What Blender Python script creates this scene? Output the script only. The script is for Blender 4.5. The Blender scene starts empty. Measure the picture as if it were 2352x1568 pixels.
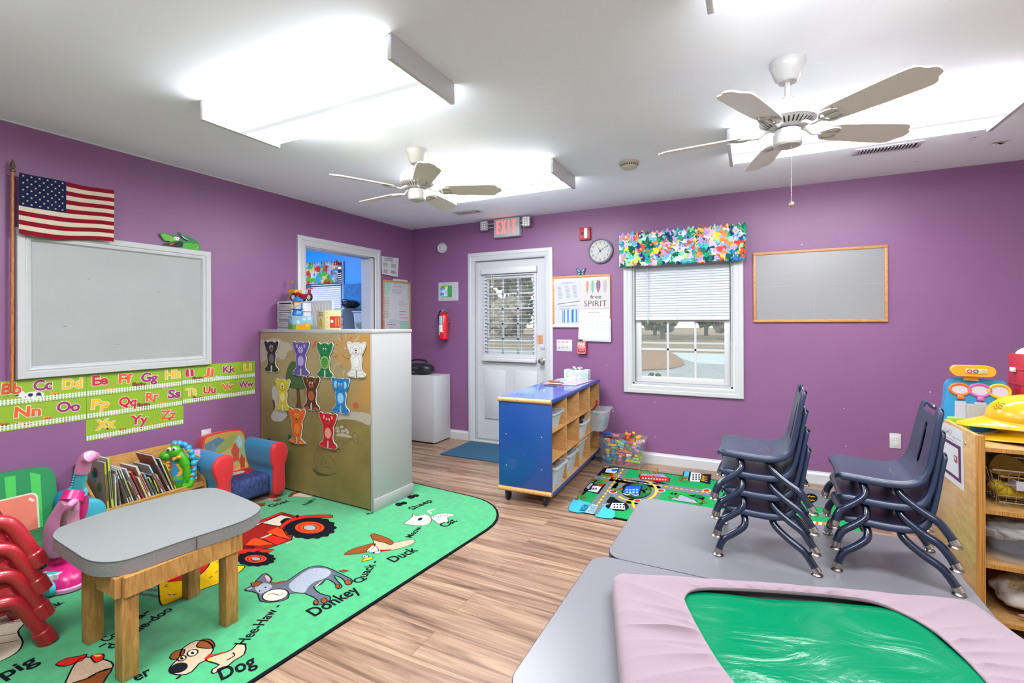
import bpy, bmesh, math, random
from mathutils import Vector, Matrix, noise
from mathutils.geometry import tessellate_polygon
random.seed(7)
S = bpy.context.scene
COL = S.collection
# ------------------------------------------------------------------ camera, sky, exposure
YAW, ROLL, FPX, CYO, HC = 0.466153, -0.00466719, 1098.447, -43.912, 1.322
def cam_rows():
    cy, sy = math.cos(YAW), math.sin(YAW)
    r, d, f = Vector((cy, sy, 0)), Vector((0, 0, -1)), Vector((-sy, cy, 0))
    c, s = math.cos(ROLL), math.sin(ROLL)
    return c*r - s*d, s*r + c*d, f
CR, CD, CF = cam_rows()
cam = bpy.data.cameras.new('camera'); camo = bpy.data.objects.new('camera', cam); COL.objects.link(camo)
cam.sensor_width = 36; cam.sensor_fit = 'HORIZONTAL'; cam.lens = FPX/2352*36; cam.shift_y = CYO/2352
cam.clip_start = .02; cam.clip_end = 300
mx = Matrix.Identity(4)
for i in range(3):
    mx[i][0] = CR[i]; mx[i][1] = -CD[i]; mx[i][2] = -CF[i]
mx.translation = (0, 0, HC); camo.matrix_world = mx
S.camera = camo
w = bpy.data.worlds.new('overcast_sky'); S.world = w; w.use_nodes = True
w.node_tree.nodes['Background'].inputs[0].default_value = (.86, .93, 1, 1)
w.node_tree.nodes['Background'].inputs[1].default_value = .85
LAMP = 17.5                      # emission of the fluorescent diffusers
S.view_settings.view_transform = 'Standard'; S.view_settings.look = 'None'
S.view_settings.exposure = 1.35; S.view_settings.gamma = 1.0
S.cycles.max_bounces = 10; S.cycles.diffuse_bounces = 6; S.cycles.transparent_max_bounces = 16
S.cycles.caustics_reflective = False; S.cycles.caustics_refractive = False
S.cycles.sample_clamp_indirect = 6

# ------------------------------------------------------------------ measuring: a photo point on a known plane of the room
def ray(u, v):
    return CR*((u-1176)/FPX) + CD*((v-784-CYO)/FPX) + CF
O = Vector((0, 0, HC))
def PZ(u, v, z=0.):
    d = ray(u, v); return O + d*((z-HC)/d.z)
def PX(u, v, x):
    d = ray(u, v); return O + d*(x/d.x)
def PY(u, v, y):
    d = ray(u, v); return O + d*(y/d.y)
def PN(u, v, p0, n):
    d = ray(u, v); p0 = Vector(p0); n = Vector(n); return O + d*((p0-O).dot(n)/d.dot(n))

# ------------------------------------------------------------------ materials
GAIN = {'purple_wall_paint': .64, 'blue_wall_paint': 1.6, 'white_trim_paint': .85, 'white_gloss_plastic': .85, 'white_paper': .75, 'dry_erase_white': .5, 'board_repair_tape': .5,
        'clock_face': .75, 'white_blind_slats': .8, 'fan_white_enamel': .9, 'fan_almond_enamel': .9, 'exit_sign_plastic': .8, 'green_rug_pile': .98, 'old_white_board': .66, 'board_frame_paint': .76,
        'white_shelf_paint': .6, 'melamine_white': .85, 'blue_laminate': 1.0, 'drawer_white': .9, 'grey_speckled_laminate': .52, 'grey_laminate_edge': .75, 'grey_white_laminate': .47,
        'pink_sheet_cotton': .5, 'hill_paint': 1.3, 'grey_gravel': .9, 'green_vinyl': .64, 'yellow_hat_plastic': .74}          # paint strengths, measured against the photograph
def lin(h, g=1.):
    h = h.lstrip('#'); o = []
    for i in (0, 2, 4):
        c = int(h[i:i+2], 16)/255; o.append(min(1, g*(c/12.92 if c <= .04045 else ((c+.055)/1.055)**2.4)))
    return (*o, 1)
MATS = {}
def M(name, col='#808080', rough=.5, metal=0., spec=.5, var=0., scale=20., bump=0., bscale=200., emit=0., trans=0., coat=0., sheen=0., stretch=None):
    if name in MATS: return MATS[name]
    m = bpy.data.materials.new(name); m.use_nodes = True; MATS[name] = m
    nt = m.node_tree; b = nt.nodes['Principled BSDF']
    c = lin(col, GAIN.get(name, 1.)) if isinstance(col, str) else (*col, 1)
    b.inputs['Base Color'].default_value = c; b.inputs['Roughness'].default_value = rough
    b.inputs['Metallic'].default_value = metal; b.inputs['Specular IOR Level'].default_value = spec
    b.inputs['Coat Weight'].default_value = coat; b.inputs['Sheen Weight'].default_value = sheen
    if emit: b.inputs['Emission Color'].default_value = c; b.inputs['Emission Strength'].default_value = emit
    if trans: b.inputs['Alpha'].default_value = 1-trans
    if var or bump:
        tc = nt.nodes.new('ShaderNodeTexCoord'); src = tc.outputs['Object']
        if stretch:
            mp = nt.nodes.new('ShaderNodeMapping'); mp.inputs['Scale'].default_value = stretch; nt.links.new(src, mp.inputs[0]); src = mp.outputs[0]
    if var:
        n = nt.nodes.new('ShaderNodeTexNoise'); n.inputs['Scale'].default_value = scale; n.inputs['Detail'].default_value = 4
        nt.links.new(src, n.inputs['Vector'])
        r = nt.nodes.new('ShaderNodeValToRGB')
        r.color_ramp.elements[0].position = .3; r.color_ramp.elements[1].position = .7
        r.color_ramp.elements[0].color = (*[max(0, x*(1-var)) for x in c[:3]], 1)
        r.color_ramp.elements[1].color = (*[min(1, x*(1+var)) for x in c[:3]], 1)
        nt.links.new(n.outputs['Fac'], r.inputs[0]); nt.links.new(r.outputs[0], b.inputs['Base Color'])
    if bump:
        n2 = nt.nodes.new('ShaderNodeTexNoise'); n2.inputs['Scale'].default_value = bscale; n2.inputs['Detail'].default_value = 3
        bp = nt.nodes.new('ShaderNodeBump'); bp.inputs['Strength'].default_value = bump; bp.inputs['Distance'].default_value = .002
        nt.links.new(src, n2.inputs['Vector']); nt.links.new(n2.outputs['Fac'], bp.inputs['Height']); nt.links.new(bp.outputs[0], b.inputs['Normal'])
    return m
def C(hexcol, rough=.55, spec=.4):
    return M('paint_'+hexcol.strip('#'), hexcol, rough, spec=spec)
def wood(name, light, dark, scale=(2, 2, 2), rough=.4, rings=9.):
    if name in MATS: return MATS[name]
    m = bpy.data.materials.new(name); m.use_nodes = True; MATS[name] = m
    nt = m.node_tree; b = nt.nodes['Principled BSDF']; b.inputs['Roughness'].default_value = rough
    tc = nt.nodes.new('ShaderNodeTexCoord'); mp = nt.nodes.new('ShaderNodeMapping'); mp.inputs['Scale'].default_value = scale
    n = nt.nodes.new('ShaderNodeTexNoise'); n.inputs['Scale'].default_value = rings; n.inputs['Detail'].default_value = 6; n.inputs['Distortion'].default_value = .6
    r = nt.nodes.new('ShaderNodeValToRGB'); r.color_ramp.elements[0].position = .32; r.color_ramp.elements[1].position = .68
    r.color_ramp.elements[0].color = lin(dark); r.color_ramp.elements[1].color = lin(light)
    nt.links.new(tc.outputs['Object'], mp.inputs[0]); nt.links.new(mp.outputs[0], n.inputs['Vector']); nt.links.new(n.outputs['Fac'], r.inputs[0]); nt.links.new(r.outputs[0], b.inputs['Base Color'])
    return m
def glassy(name, tint='#ffffff', opacity=.15, rough=.1):
    """clear or frosted sheet plastic / window glass"""
    if name in MATS: return MATS[name]
    m = bpy.data.materials.new(name); m.use_nodes = True; MATS[name] = m
    nt = m.node_tree; b = nt.nodes['Principled BSDF']; out = nt.nodes['Material Output']
    b.inputs['Base Color'].default_value = lin(tint); b.inputs['Roughness'].default_value = rough
    t = nt.nodes.new('ShaderNodeBsdfTransparent'); mixn = nt.nodes.new('ShaderNodeMixShader'); mixn.inputs[0].default_value = opacity
    nt.links.new(t.outputs[0], mixn.inputs[1]); nt.links.new(b.outputs[0], mixn.inputs[2]); nt.links.new(mixn.outputs[0], out.inputs[0])
    return m

# ------------------------------------------------------------------ mesh building
TXT = {}
def text_mesh(s, off=0.):
    k = (s, off)
    if k not in TXT:
        cu = bpy.data.curves.new('lettering', 'FONT'); cu.body = s; cu.offset = off; cu.resolution_u = 3
        ob = bpy.data.objects.new('lettering', cu)
        me = bpy.data.meshes.new_from_object(ob)
        vs = [(v.co.x, v.co.y) for v in me.vertices]; fs = [tuple(p.vertices) for p in me.polygons]
        bpy.data.objects.remove(ob); bpy.data.curves.remove(cu); bpy.data.meshes.remove(me)
        x0 = min(v[0] for v in vs); x1 = max(v[0] for v in vs)
        TXT[k] = ([((x-x0)/(x1-x0), y) for x, y in vs], fs, x1-x0)
    return TXT[k]
def cr(pts, closed=True, n=5):
    """smooth curve through points"""
    P = [Vector(p) for p in pts]; N = len(P); out = []
    for i in range(N if closed else N-1):
        if closed: a, b, c, d = P[i-1], P[i], P[(i+1) % N], P[(i+2) % N]
        else: a, b, c, d = P[max(i-1, 0)], P[i], P[i+1], P[min(i+2, N-1)]
        for k in range(n):
            t = k/n
            out.append(.5*((2*b)+(c-a)*t+(2*a-5*b+4*c-d)*t*t+(3*b-a-3*c+d)*t**3))
    if not closed: out.append(P[-1])
    return out
def ell(cx, cy, rx, ry, n=20, rot=0., a0=0., a1=2*math.pi):
    c, s = math.cos(rot), math.sin(rot); o = []
    full = abs(a1-a0-2*math.pi) < 1e-6
    for i in range(n if full else n+1):
        a = a0+(a1-a0)*i/n; x, y = rx*math.cos(a), ry*math.sin(a)
        o.append(Vector((cx+x*c-y*s, cy+x*s+y*c)))
    return o
def rrect(x0, y0, x1, y1, r, n=5):
    o = []
    for cx, cy, a in ((x1-r, y1-r, 0), (x0+r, y1-r, 90), (x0+r, y0+r, 180), (x1-r, y0+r, 270)):
        for i in range(n+1):
            t = math.radians(a+90*i/n); o.append(Vector((cx+r*math.cos(t), cy+r*math.sin(t))))
    return o
class MB:
    def __init__(s): s.v = []; s.f = []; s.m = []; s.mats = []
    def mi(s, m):
        if m not in s.mats: s.mats.append(m)
        return s.mats.index(m)
    def add(s, vs, fs, m, X=None):
        b = len(s.v); i = s.mi(m)
        s.v += [(X @ Vector(v)) if X else Vector(v) for v in vs]
        for f in fs: s.f.append(tuple(b+k for k in f)); s.m.append(i)
        return s
    def bm(s, bm, m, X=None):
        bm.verts.index_update(); s.add([v.co.copy() for v in bm.verts], [[v.index for v in f.verts] for f in bm.faces], m, X); bm.free(); return s
    def box(s, x0, y0, z0, x1, y1, z1, m, b=0., X=None, seg=2):
        bm = bmesh.new(); bmesh.ops.create_cube(bm, size=1)
        for v in bm.verts: v.co = Vector(((x0+x1)/2+v.co.x*(x1-x0), (y0+y1)/2+v.co.y*(y1-y0), (z0+z1)/2+v.co.z*(z1-z0)))
        if b: bmesh.ops.bevel(bm, geom=list(bm.edges), offset=b, segments=seg, affect='EDGES', profile=.5)
        return s.bm(bm, m, X)
    def tube(s, pts, r, m, n=10, X=None, closed=False, cap=True, flat=1.):
        P = [Vector(p) for p in pts]; N = len(P); R = r if isinstance(r, (list, tuple)) else [r]*N
        vs, fs = [], []; up = None
        for i in range(N):
            a, b = (P[i-1], P[(i+1) % N]) if closed else (P[max(i-1, 0)], P[min(i+1, N-1)])
            t = (b-a).normalized()
            if up is None: up = t.orthogonal().normalized()
            up = (up - t*up.dot(t)).normalized(); w_ = t.cross(up)
            for k in range(n):
                an = 2*math.pi*k/n; vs.append(P[i]+up*(R[i]*math.cos(an))+w_*(R[i]*flat*math.sin(an)))
        for i in range(N if closed else N-1):
            j = (i+1) % N
            for k in range(n): fs.append((i*n+k, i*n+(k+1) % n, j*n+(k+1) % n, j*n+k))
        if cap and not closed: fs.append(tuple(range(n-1, -1, -1))); fs.append(tuple((N-1)*n+k for k in range(n)))
        return s.add(vs, fs, m, X)
    def lathe(s, prof, m, n=24, X=None):
        vs, fs = [], []
        for r, z in prof:
            for k in range(n): a = 2*math.pi*k/n; vs.append((r*math.cos(a), r*math.sin(a), z))
        for i in range(len(prof)-1):
            for k in range(n): fs.append((i*n+k, i*n+(k+1) % n, (i+1)*n+(k+1) % n, (i+1)*n+k))
        if prof[0][0] > 1e-5: fs.append(tuple(range(n-1, -1, -1)))
        if prof[-1][0] > 1e-5: fs.append(tuple((len(prof)-1)*n+k for k in range(n)))
        return s.add(vs, fs, m, X)
    def ball(s, c, r, m, n=12, X=None):
        r = r if isinstance(r, (tuple, list)) else (r, r, r); bm = bmesh.new()
        bmesh.ops.create_uvsphere(bm, u_segments=n+4, v_segments=n, radius=1)
        for v in bm.verts: v.co = Vector((c[0]+v.co.x*r[0], c[1]+v.co.y*r[1], c[2]+v.co.z*r[2]))
        return s.bm(bm, m, X)
    def prism(s, pts, z0, z1, m, X=None, side=None):
        P = [Vector((p[0], p[1])) for p in pts]; N = len(P)
        if sum(P[i-1].x*P[i].y-P[i].x*P[i-1].y for i in range(N)) < 0: P.reverse()
        tri = tessellate_polygon([[Vector((p.x, p.y, 0)) for p in P]])
        vs = [(p.x, p.y, z0) for p in P]+[(p.x, p.y, z1) for p in P]
        top = []
        for t in tri:
            a, b, c = (P[k] for k in t)
            t = tuple(t) if (b-a).cross(c-a) > 0 else tuple(reversed(t))
            top.append(t)
        s.add(vs, [tuple(N+k for k in t) for t in top]+[tuple(reversed(t)) for t in top], m, X)
        return s.add(vs, [(i, (i+1) % N, N+(i+1) % N, N+i) for i in range(N)], side or m, X)
    def grid(s, rows, m, closed=False):
        nr, nc = len(rows), len(rows[0])
        return s.add([p for r in rows for p in r], [(i*nc+k, i*nc+(k+1) % nc, (i+1)*nc+(k+1) % nc, (i+1)*nc+k) for i in range(nr-1) for k in range(nc if closed else nc-1)], m)
    def build(s, name, parent=None, smooth=True, angle=35, mods=()):
        me = bpy.data.meshes.new(name)
        V = s.v
        if parent is not None:
            inv = parent_world(parent).inverted(); V = [inv @ v for v in V] if s.__dict__.get('world', True) else V
        me.from_pydata([tuple(v) for v in V], [], s.f)
        for m in s.mats: me.materials.append(m)
        me.polygons.foreach_set('material_index', s.m)
        if smooth:
            me.polygons.foreach_set('use_smooth', [True]*len(s.f)); me.update(); me.set_sharp_from_angle(angle=math.radians(angle))
        me.update()
        o = bpy.data.objects.new(name, me); COL.objects.link(o)
        if parent is not None: o.parent = parent
        return o
def parent_world(o):
    m = o.matrix_basis.copy()
    while o.parent is not None: o = o.parent; m = o.matrix_basis @ m
    return m
def L():                       # part built in its thing's own coordinates
    b = MB(); b.world = False; return b
def tag(o, label, cat, group=None, kind=None):
    o['label'] = label; o['category'] = cat
    if group: o['group'] = group
    if kind: o['kind'] = kind
    return o
def T(name, label, cat, loc=(0, 0, 0), rz=0., group=None, rot=None, sc=None):
    o = bpy.data.objects.new(name, None); COL.objects.link(o); o.location = loc
    o.rotation_euler = rot or (0, 0, rz); o.empty_display_size = .05
    if sc: o.scale = (sc, sc, sc)
    return tag(o, label, cat, group)
def dup(root, loc, rz=None, label=None, rot=None, sc=None):
    def cp(o, par):
        c = o.copy(); COL.objects.link(c)
        if par is not None: c.parent = par
        for ch in list(o.children): cp(ch, c)
        return c
    r = cp(root, None); r.location = loc
    if rot: r.rotation_euler = rot
    elif rz is not None: r.rotation_euler = (0, 0, rz)
    if sc: r.scale = (sc, sc, sc)
    if label: r['label'] = label
    return r
def struct(o): o['kind'] = 'structure'; return o

class Art:
    """printed picture: flat polygons and lines on a plane; f maps (x, y, height) to 3-D"""
    def __init__(s, mb, f, step=.0004, pre=None): s.mb = mb; s.f = f; s.step = step; s.pre = pre or (lambda p: Vector(p))
    def fill(s, pts, m, lay=1, sm=0, raw=False):
        P = [Vector(p) for p in pts]
        if not raw: P = [s.pre(p) for p in P]
        if sm: P = cr(P, True, sm)
        P = [Vector((p[0], p[1])) for p in P]
        tri = tessellate_polygon([[Vector((p.x, p.y, 0)) for p in P]])
        fs = []
        for t in tri:
            a, b, c = (P[k] for k in t)
            fs.append(tuple(t) if (b-a).cross(c-a) > 0 else tuple(reversed(t)))
        s.mb.add([s.f(p.x, p.y, lay*s.step) for p in P], fs, m); return P
    def line(s, pts, w, m, lay=2, closed=False, sm=0, raw=False):
        P = [Vector(p) for p in pts]
        if not raw: P = [s.pre(p) for p in P]
        if sm: P = cr(P, closed, sm)
        P = [Vector((p[0], p[1])) for p in P]; N = len(P); A, B = [], []
        for i in range(N):
            a, b = (P[i-1], P[(i+1) % N]) if closed else (P[max(i-1, 0)], P[min(i+1, N-1)])
            t = (b-a)
            if t.length < 1e-9: t = Vector((1, 0))
            t.normalize(); nn = Vector((-t.y, t.x))*(w/2)
            A.append(P[i]-nn); B.append(P[i]+nn)
        vs = [s.f(p.x, p.y, lay*s.step) for p in A+B]
        s.mb.add(vs, [(i, (i+1) % N, N+(i+1) % N, N+i) for i in range(N if closed else N-1)], m)
    def shape(s, pts, m, ink=None, w=.004, lay=1, sm=4):
        P = s.fill(pts, m, lay, sm)
        if ink: s.line(P, w, ink, lay+1, True, raw=True)
    def text(s, t, p0, p1, h, m, lay=2, off=0., raw=False, flip=False):
        """lettering along the base line p0-p1, capital height h"""
        a, b = (Vector(p0), Vector(p1)) if raw else (s.pre(p0), s.pre(p1))
        a = Vector((a[0], a[1])); b = Vector((b[0], b[1])); d = b-a; up = Vector((-d.y, d.x)).normalized()*(h/.69)
        if flip: up = -up
        vs, fs, _ = text_mesh(t, off)
        P = [a+d*x+up*y for x, y in vs]
        s.mb.add([s.f(p.x, p.y, lay*s.step) for p in P], [tuple(reversed(f)) for f in fs] if flip else fs, m)
    def scrawl(s, p0, p1, h, m, lay=2, w=.0012, seed=1, raw=True):
        """a stroke of writing too small to read"""
        rnd = random.Random(seed); a, b = (Vector(p0), Vector(p1)) if raw else (s.pre(p0), s.pre(p1)); a = Vector((a[0], a[1])); b = Vector((b[0], b[1])); d = b-a; u = Vector((-d.y, d.x)).normalized()*h; n = max(4, int(d.length/h*2.2))
        s.line([a+d*(k/n)+u*((k % 2)*rnd.uniform(.4, 1)) for k in range(n+1)], w, m, lay, raw=True)
    def textc(s, t, c, h, m, lay=2, off=0., wf=1.):
        """lettering centred on c, natural width"""
        _, _, wd = text_mesh(t, off); wd = wd*h/.69*wf
        s.text(t, (c[0]-wd/2, c[1]-h/2), (c[0]+wd/2, c[1]-h/2), h, m, lay, off, raw=True)
def mapYp(y):      # picture on a sheet facing -Y (x right, y up)
    return lambda a, b, h: Vector((a, y-h, b))
def mapXp(x):      # picture on a sheet facing +X (x = world y to the right, y up)
    return lambda a, b, h: Vector((x+h, a, b))
def rot2(p, c, s): return Vector((p[0]*c-p[1]*s, p[0]*s+p[1]*c))
XL, YB, ZC = -3.64, 4.59, 2.44          # left wall, back wall, ceiling
XR, YF = 2.7, -2.6                       # right and front walls (behind the camera)
# ------------------------------------------------------------------ setting
def wallmat(name, col, rough=.42):
    return M(name, col, rough, spec=.4, var=.03, scale=3, bump=.12, bscale=260)
CREAM = wallmat('cream_wall_paint', '#d8d8d6')
PURPLE = wallmat('purple_wall_paint', '#9c6898')
BLUEW = wallmat('blue_wall_paint', '#1f86d6')
CEILM = M('ceiling_paint', '#f3f6ff', .8, var=.02, scale=2)
WHITE = M('white_trim_paint', '#c9cacd', .35, bump=.05, bscale=60)
WHITE2 = M('white_gloss_plastic', '#d0d0d2', .3)
STEEL = M('brushed_steel', '#c8c4bd', .28, metal=1.)
BLACK = M('black_plastic', '#16161a', .4)
INK = C('#1a1b20', .9, .1)
PAPER = M('white_paper', '#d2d3d8', .8, spec=.1)
def floor_mat():
    m = bpy.data.materials.new('laminate_planks'); m.use_nodes = True; nt = m.node_tree; b = nt.nodes['Principled BSDF']
    N = nt.nodes.new; lk = nt.links.new
    tc = N('ShaderNodeTexCoord')
    br = N('ShaderNodeTexBrick'); br.offset = .37; br.inputs['Scale'].default_value = 1
    br.inputs['Brick Width'].default_value = 1.22; br.inputs['Row Height'].default_value = .168; br.inputs['Mortar Size'].default_value = .0012
    br.inputs['Color1'].default_value = (0, 0, 0, 1); br.inputs['Color2'].default_value = (1, 1, 1, 1); br.inputs['Mortar'].default_value = (.5, .5, .5, 1)
    lk(tc.outputs['Object'], br.inputs['Vector'])
    # grain, shifted from plank to plank
    mp = N('ShaderNodeMapping'); mp.inputs['Scale'].default_value = (.55, 7.5, 1); lk(tc.outputs['Object'], mp.inputs[0])
    ad = N('ShaderNodeVectorMath'); ad.operation = 'ADD'; lk(mp.outputs[0], ad.inputs[0])
    sc = N('ShaderNodeVectorMath'); sc.operation = 'SCALE'; sc.inputs['Scale'].default_value = 13; lk(br.outputs['Color'], sc.inputs[0]); lk(sc.outputs[0], ad.inputs[1])
    n1 = N('ShaderNodeTexNoise'); n1.inputs['Scale'].default_value = 2.1; n1.inputs['Detail'].default_value = 7; n1.inputs['Roughness'].default_value = .62; n1.inputs['Distortion'].default_value = .9
    lk(ad.outputs[0], n1.inputs['Vector'])
    r1 = N('ShaderNodeValToRGB'); e = r1.color_ramp.elements
    e[0].position = .3; e[0].color = lin('#5f4838', .68); e[1].position = .66; e[1].color = lin('#c6a98b', .68)
    x = e.new(.43); x.color = lin('#957660', .7); x = e.new(.54); x.color = lin('#b2937a', .69)
    lk(n1.outputs['Fac'], r1.inputs[0])
    mp2 = N('ShaderNodeMapping'); mp2.inputs['Scale'].default_value = (.8, 30, 1); lk(tc.outputs['Object'], mp2.inputs[0])
    n2 = N('ShaderNodeTexNoise'); n2.inputs['Scale'].default_value = 2.4; n2.inputs['Detail'].default_value = 5; n2.inputs['Distortion'].default_value = .5; lk(mp2.outputs[0], n2.inputs['Vector'])
    r2 = N('ShaderNodeValToRGB'); r2.color_ramp.elements[0].position = .33; r2.color_ramp.elements[1].position = .47
    r2.color_ramp.elements[0].color = lin('#8d7466'); r2.color_ramp.elements[1].color = (1, 1, 1, 1); lk(n2.outputs['Fac'], r2.inputs[0])
    mu = N('ShaderNodeMix'); mu.data_type = 'RGBA'; mu.blend_type = 'MULTIPLY'; mu.inputs[0].default_value = .5; lk(r1.outputs[0], mu.inputs[6]); lk(r2.outputs[0], mu.inputs[7])
    # plank to plank tint
    r3 = N('ShaderNodeValToRGB'); r3.color_ramp.elements[0].color = (.82, .8, .8, 1); r3.color_ramp.elements[1].color = (1.08, 1.06, 1.05, 1); lk(br.outputs['Color'], r3.inputs[0])
    m2 = N('ShaderNodeMix'); m2.data_type = 'RGBA'; m2.blend_type = 'MULTIPLY'; m2.inputs[0].default_value = 1; lk(mu.outputs[2], m2.inputs[6]); lk(r3.outputs[0], m2.inputs[7])
    m3 = N('ShaderNodeMix'); m3.data_type = 'RGBA'; lk(br.outputs['Fac'], m3.inputs[0]); lk(m2.outputs[2], m3.inputs[6]); m3.inputs[7].default_value = lin('#6a4d3a')
    lk(m3.outputs[2], b.inputs['Base Color']); b.inputs['Roughness'].default_value = .3; b.inputs['Specular IOR Level'].default_value = .45
    bp = N('ShaderNodeBump'); bp.inputs['Strength'].default_value = .06; bp.inputs['Distance'].default_value = .002; lk(n2.outputs['Fac'], bp.inputs['Height']); lk(bp.outputs[0], b.inputs['Normal'])
    return m
FLOORM = floor_mat()
b = MB(); b.box(XL-.06, YF-.1, -.06, XR+.1, YB+.06, 0, FLOORM); struct(b.build('floor', smooth=False))
b = MB(); b.box(XL-.1, YF-.1, ZC, XR+.1, YB+.1, ZC+.08, CEILM); struct(b.build('ceiling', smooth=False))
# openings
DX0, DX1, DZ1 = -2.765, -1.925, 2.005            # door in the back wall
WX0, WX1, WZ0, WZ1 = -1.02, -.155, .735, 1.95     # window in the back wall
PY0, PY1, PZ0, PZ1 = 3.045, 3.93, 1.0, 2.025       # pass-through in the left wall
t = .13
b = MB()
b.box(XL-t, YB, 0, DX0, YB+t, ZC, PURPLE); b.box(DX0, YB, DZ1, DX1, YB+t, ZC, PURPLE); b.box(DX1, YB, 0, WX0, YB+t, ZC, PURPLE)
b.box(WX0, YB, 0, WX1, YB+t, WZ0, PURPLE); b.box(WX0, YB, WZ1, WX1, YB+t, ZC, PURPLE); b.box(WX1, YB, 0, XR+t, YB+t, ZC, PURPLE)
CHIP = C('#c9c4c6')
for (u, v, s_) in ((1439, 989, 2.2), (1408, 944, 2.5), (1394, 838, 1.5), (1504, 923, 1.5), (1505, 1004, 1.5), (1618, 914, 1.2), (1853, 889, 1.3), (1938, 938, 1.6), (1943, 1024, 1.6), (1937, 1100, 1.2), (1841, 561, 2.), (2136, 900, 2.)):
    p = PY(u, v, YB-.0006); k = s_*.003; b.add([p+Vector((-k, 0, -k*.4)), p+Vector((k*.8, 0, -k*.6)), p+Vector((k, 0, k*.5)), p+Vector((-k*.7, 0, k*.6))], [(0, 1, 2, 3)], CHIP)
struct(b.build('wall_back', smooth=False))
b = MB()
b.box(XL-t, YF, 0, XL, PY0, ZC, PURPLE); b.box(XL-t, PY1, 0, XL, YB, ZC, PURPLE); b.box(XL-t, PY0, 0, XL, PY1, PZ0, PURPLE); b.box(XL-t, PY0, PZ1, XL, PY1, ZC, PURPLE)
struct(b.build('wall_left', smooth=False))
b = MB(); b.box(XR, YF, 0, XR+t, YB, ZC, CREAM); struct(b.build('wall_right', smooth=False))
b = MB(); b.box(XL-t, YF-t, 0, XR+t, YF, ZC, CREAM); struct(b.build('wall_front', smooth=False))
# white caulk line along ceiling, baseboards
b = MB(); b.box(XL, YF, ZC-.008, XL+.006, YB, ZC, WHITE); struct(b.build('trim_1', smooth=False))
def base(name, x0, y0, x1, y1, nx, ny):
    b = MB(); L_ = math.hypot(x1-x0, y1-y0); d = Vector(((x1-x0)/L_, (y1-y0)/L_, 0)); n = Vector((nx, ny, 0))
    prof = [(0, 0), (.016, 0), (.016, .075), (.013, .082), (.008, .09), (.006, .1), (0, .1)]
    rows = [[Vector((x0, y0, 0))+d*s_+n*a+Vector((0, 0, z)) for a, z in prof] for s_ in (0, L_)]
    b.grid(rows, WHITE); struct(b.build(name, angle=20))
base('baseboard_back', DX1+.07, YB, XR, YB, 0, -1)
base('baseboard_corner', XL, YB, DX0-.085, YB, 0, -1)
base('baseboard_left', XL, YF, XL, YB, 1, 0)
base('baseboard_right', XR, YF, XR, YB, -1, 0)
def casing(b, x0, x1, z0, z1, y, wd, m, bottom=False, d=.018, X=None):
    """moulded picture-frame casing round an opening, proud of y towards -y"""
    def prof(o):   # o from inner edge outward 0..1 -> depth
        return ((0, .5), (.1, .55), (.18, .8), (.55, .8), (.6, 1.), (.93, 1.), (1, .8), (1, 0))
    P = prof(0)
    if bottom: loop = [(x0, z0, -1, -1), (x1, z0, 1, -1), (x1, z1, 1, 1), (x0, z1, -1, 1), (x0, z0, -1, -1)]
    else: loop = [(x0, z0, -1, 0), (x0, z1, -1, 1), (x1, z1, 1, 1), (x1, z0, 1, 0)]
    rows = [[Vector((x+sx*wd*o, y-d*h, z+sz*wd*o)) for o, h in P] for x, z, sx, sz in loop]
    if X: rows = [[X @ v for v in r] for r in rows]
    b.grid(rows if not bottom else [r for r in rows], m)
# ---- exterior door
dr = T('door_1', '', 'door', (DX0, YB, 0)); del dr['label']; del dr['category']; struct(dr)
b = MB(); y0 = YB+.03
DG = (-2.63, -2.075, .98, 1.80)        # glass of the door
b.box(DX0+.006, y0, .03, DG[0], y0+.045, DZ1-.006, WHITE); b.box(DG[1], y0, .03, DX1-.006, y0+.045, DZ1-.006, WHITE)
b.box(DG[0], y0, .03, DG[1], y0+.045, DG[2], WHITE); b.box(DG[0], y0, DG[3], DG[1], y0+.045, DZ1-.006, WHITE)
for px0, px1 in ((-2.66, -2.40), (-2.29, -2.03)):      # two raised panels
    for k, (i, h) in enumerate(((0, .012), (.02, .004), (.045, .014))):
        b.box(px0+i, y0-h, .26+i, px1-i, y0+.002, .80-i, WHITE, .004)
b.build('slab', dr)
b = MB(); casing(b, DG[0], DG[1], DG[2], DG[3], y0, .045, WHITE, True, .016); b.build('lite_frame', dr)
b = MB()
for k in range(1, 3):
    x = DG[0]+(DG[1]-DG[0])*k/3; b.box(x-.009, y0+.012, DG[2], x+.009, y0+.032, DG[3], WHITE)
for k in range(1, 5):
    z = DG[2]+(DG[3]-DG[2])*k/5; b.box(DG[0], y0+.012, z-.008, DG[1], y0+.032, z+.008, WHITE)
b.build('muntins', dr)
GLASS = glassy('window_glass', '#dfeeee', .06, .02)
b = MB(); b.box(DG[0], y0+.02, DG[2], DG[1], y0+.024, DG[3], GLASS); b.build('glass', dr)
kx, kz = PY(1244, 829, YB)[0], PY(1244, 829, YB)[2]
b = MB(); b.lathe([(.0, 0), (.032, .0), (.032, .006), (.012, .01), (.011, .03), (.024, .04), (.029, .055), (.024, .068), (.0, .072)], STEEL, 20, Matrix.Translation((kx, y0, kz)) @ Matrix.Rotation(math.pi/2, 4, 'X')); b.build('knob', dr)
b = MB(); b.lathe([(.0, 0), (.026, 0), (.026, .008), (.0, .012)], WHITE, 18, Matrix.Translation((kx+.0, y0, kz+.15)) @ Matrix.Rotation(math.pi/2, 4, 'X')); b.build('deadbolt_cover', dr)
b = MB(); b.box(DX0, YB+.01, 0, DX1, YB+.13, .028, M('sill_metal', '#b9b7b0', .4, metal=.6)); b.box(DX0-.02, YB-.05, 0, DX1+.02, YB+.01, .018, WHITE); b.build('threshold', dr)
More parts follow.
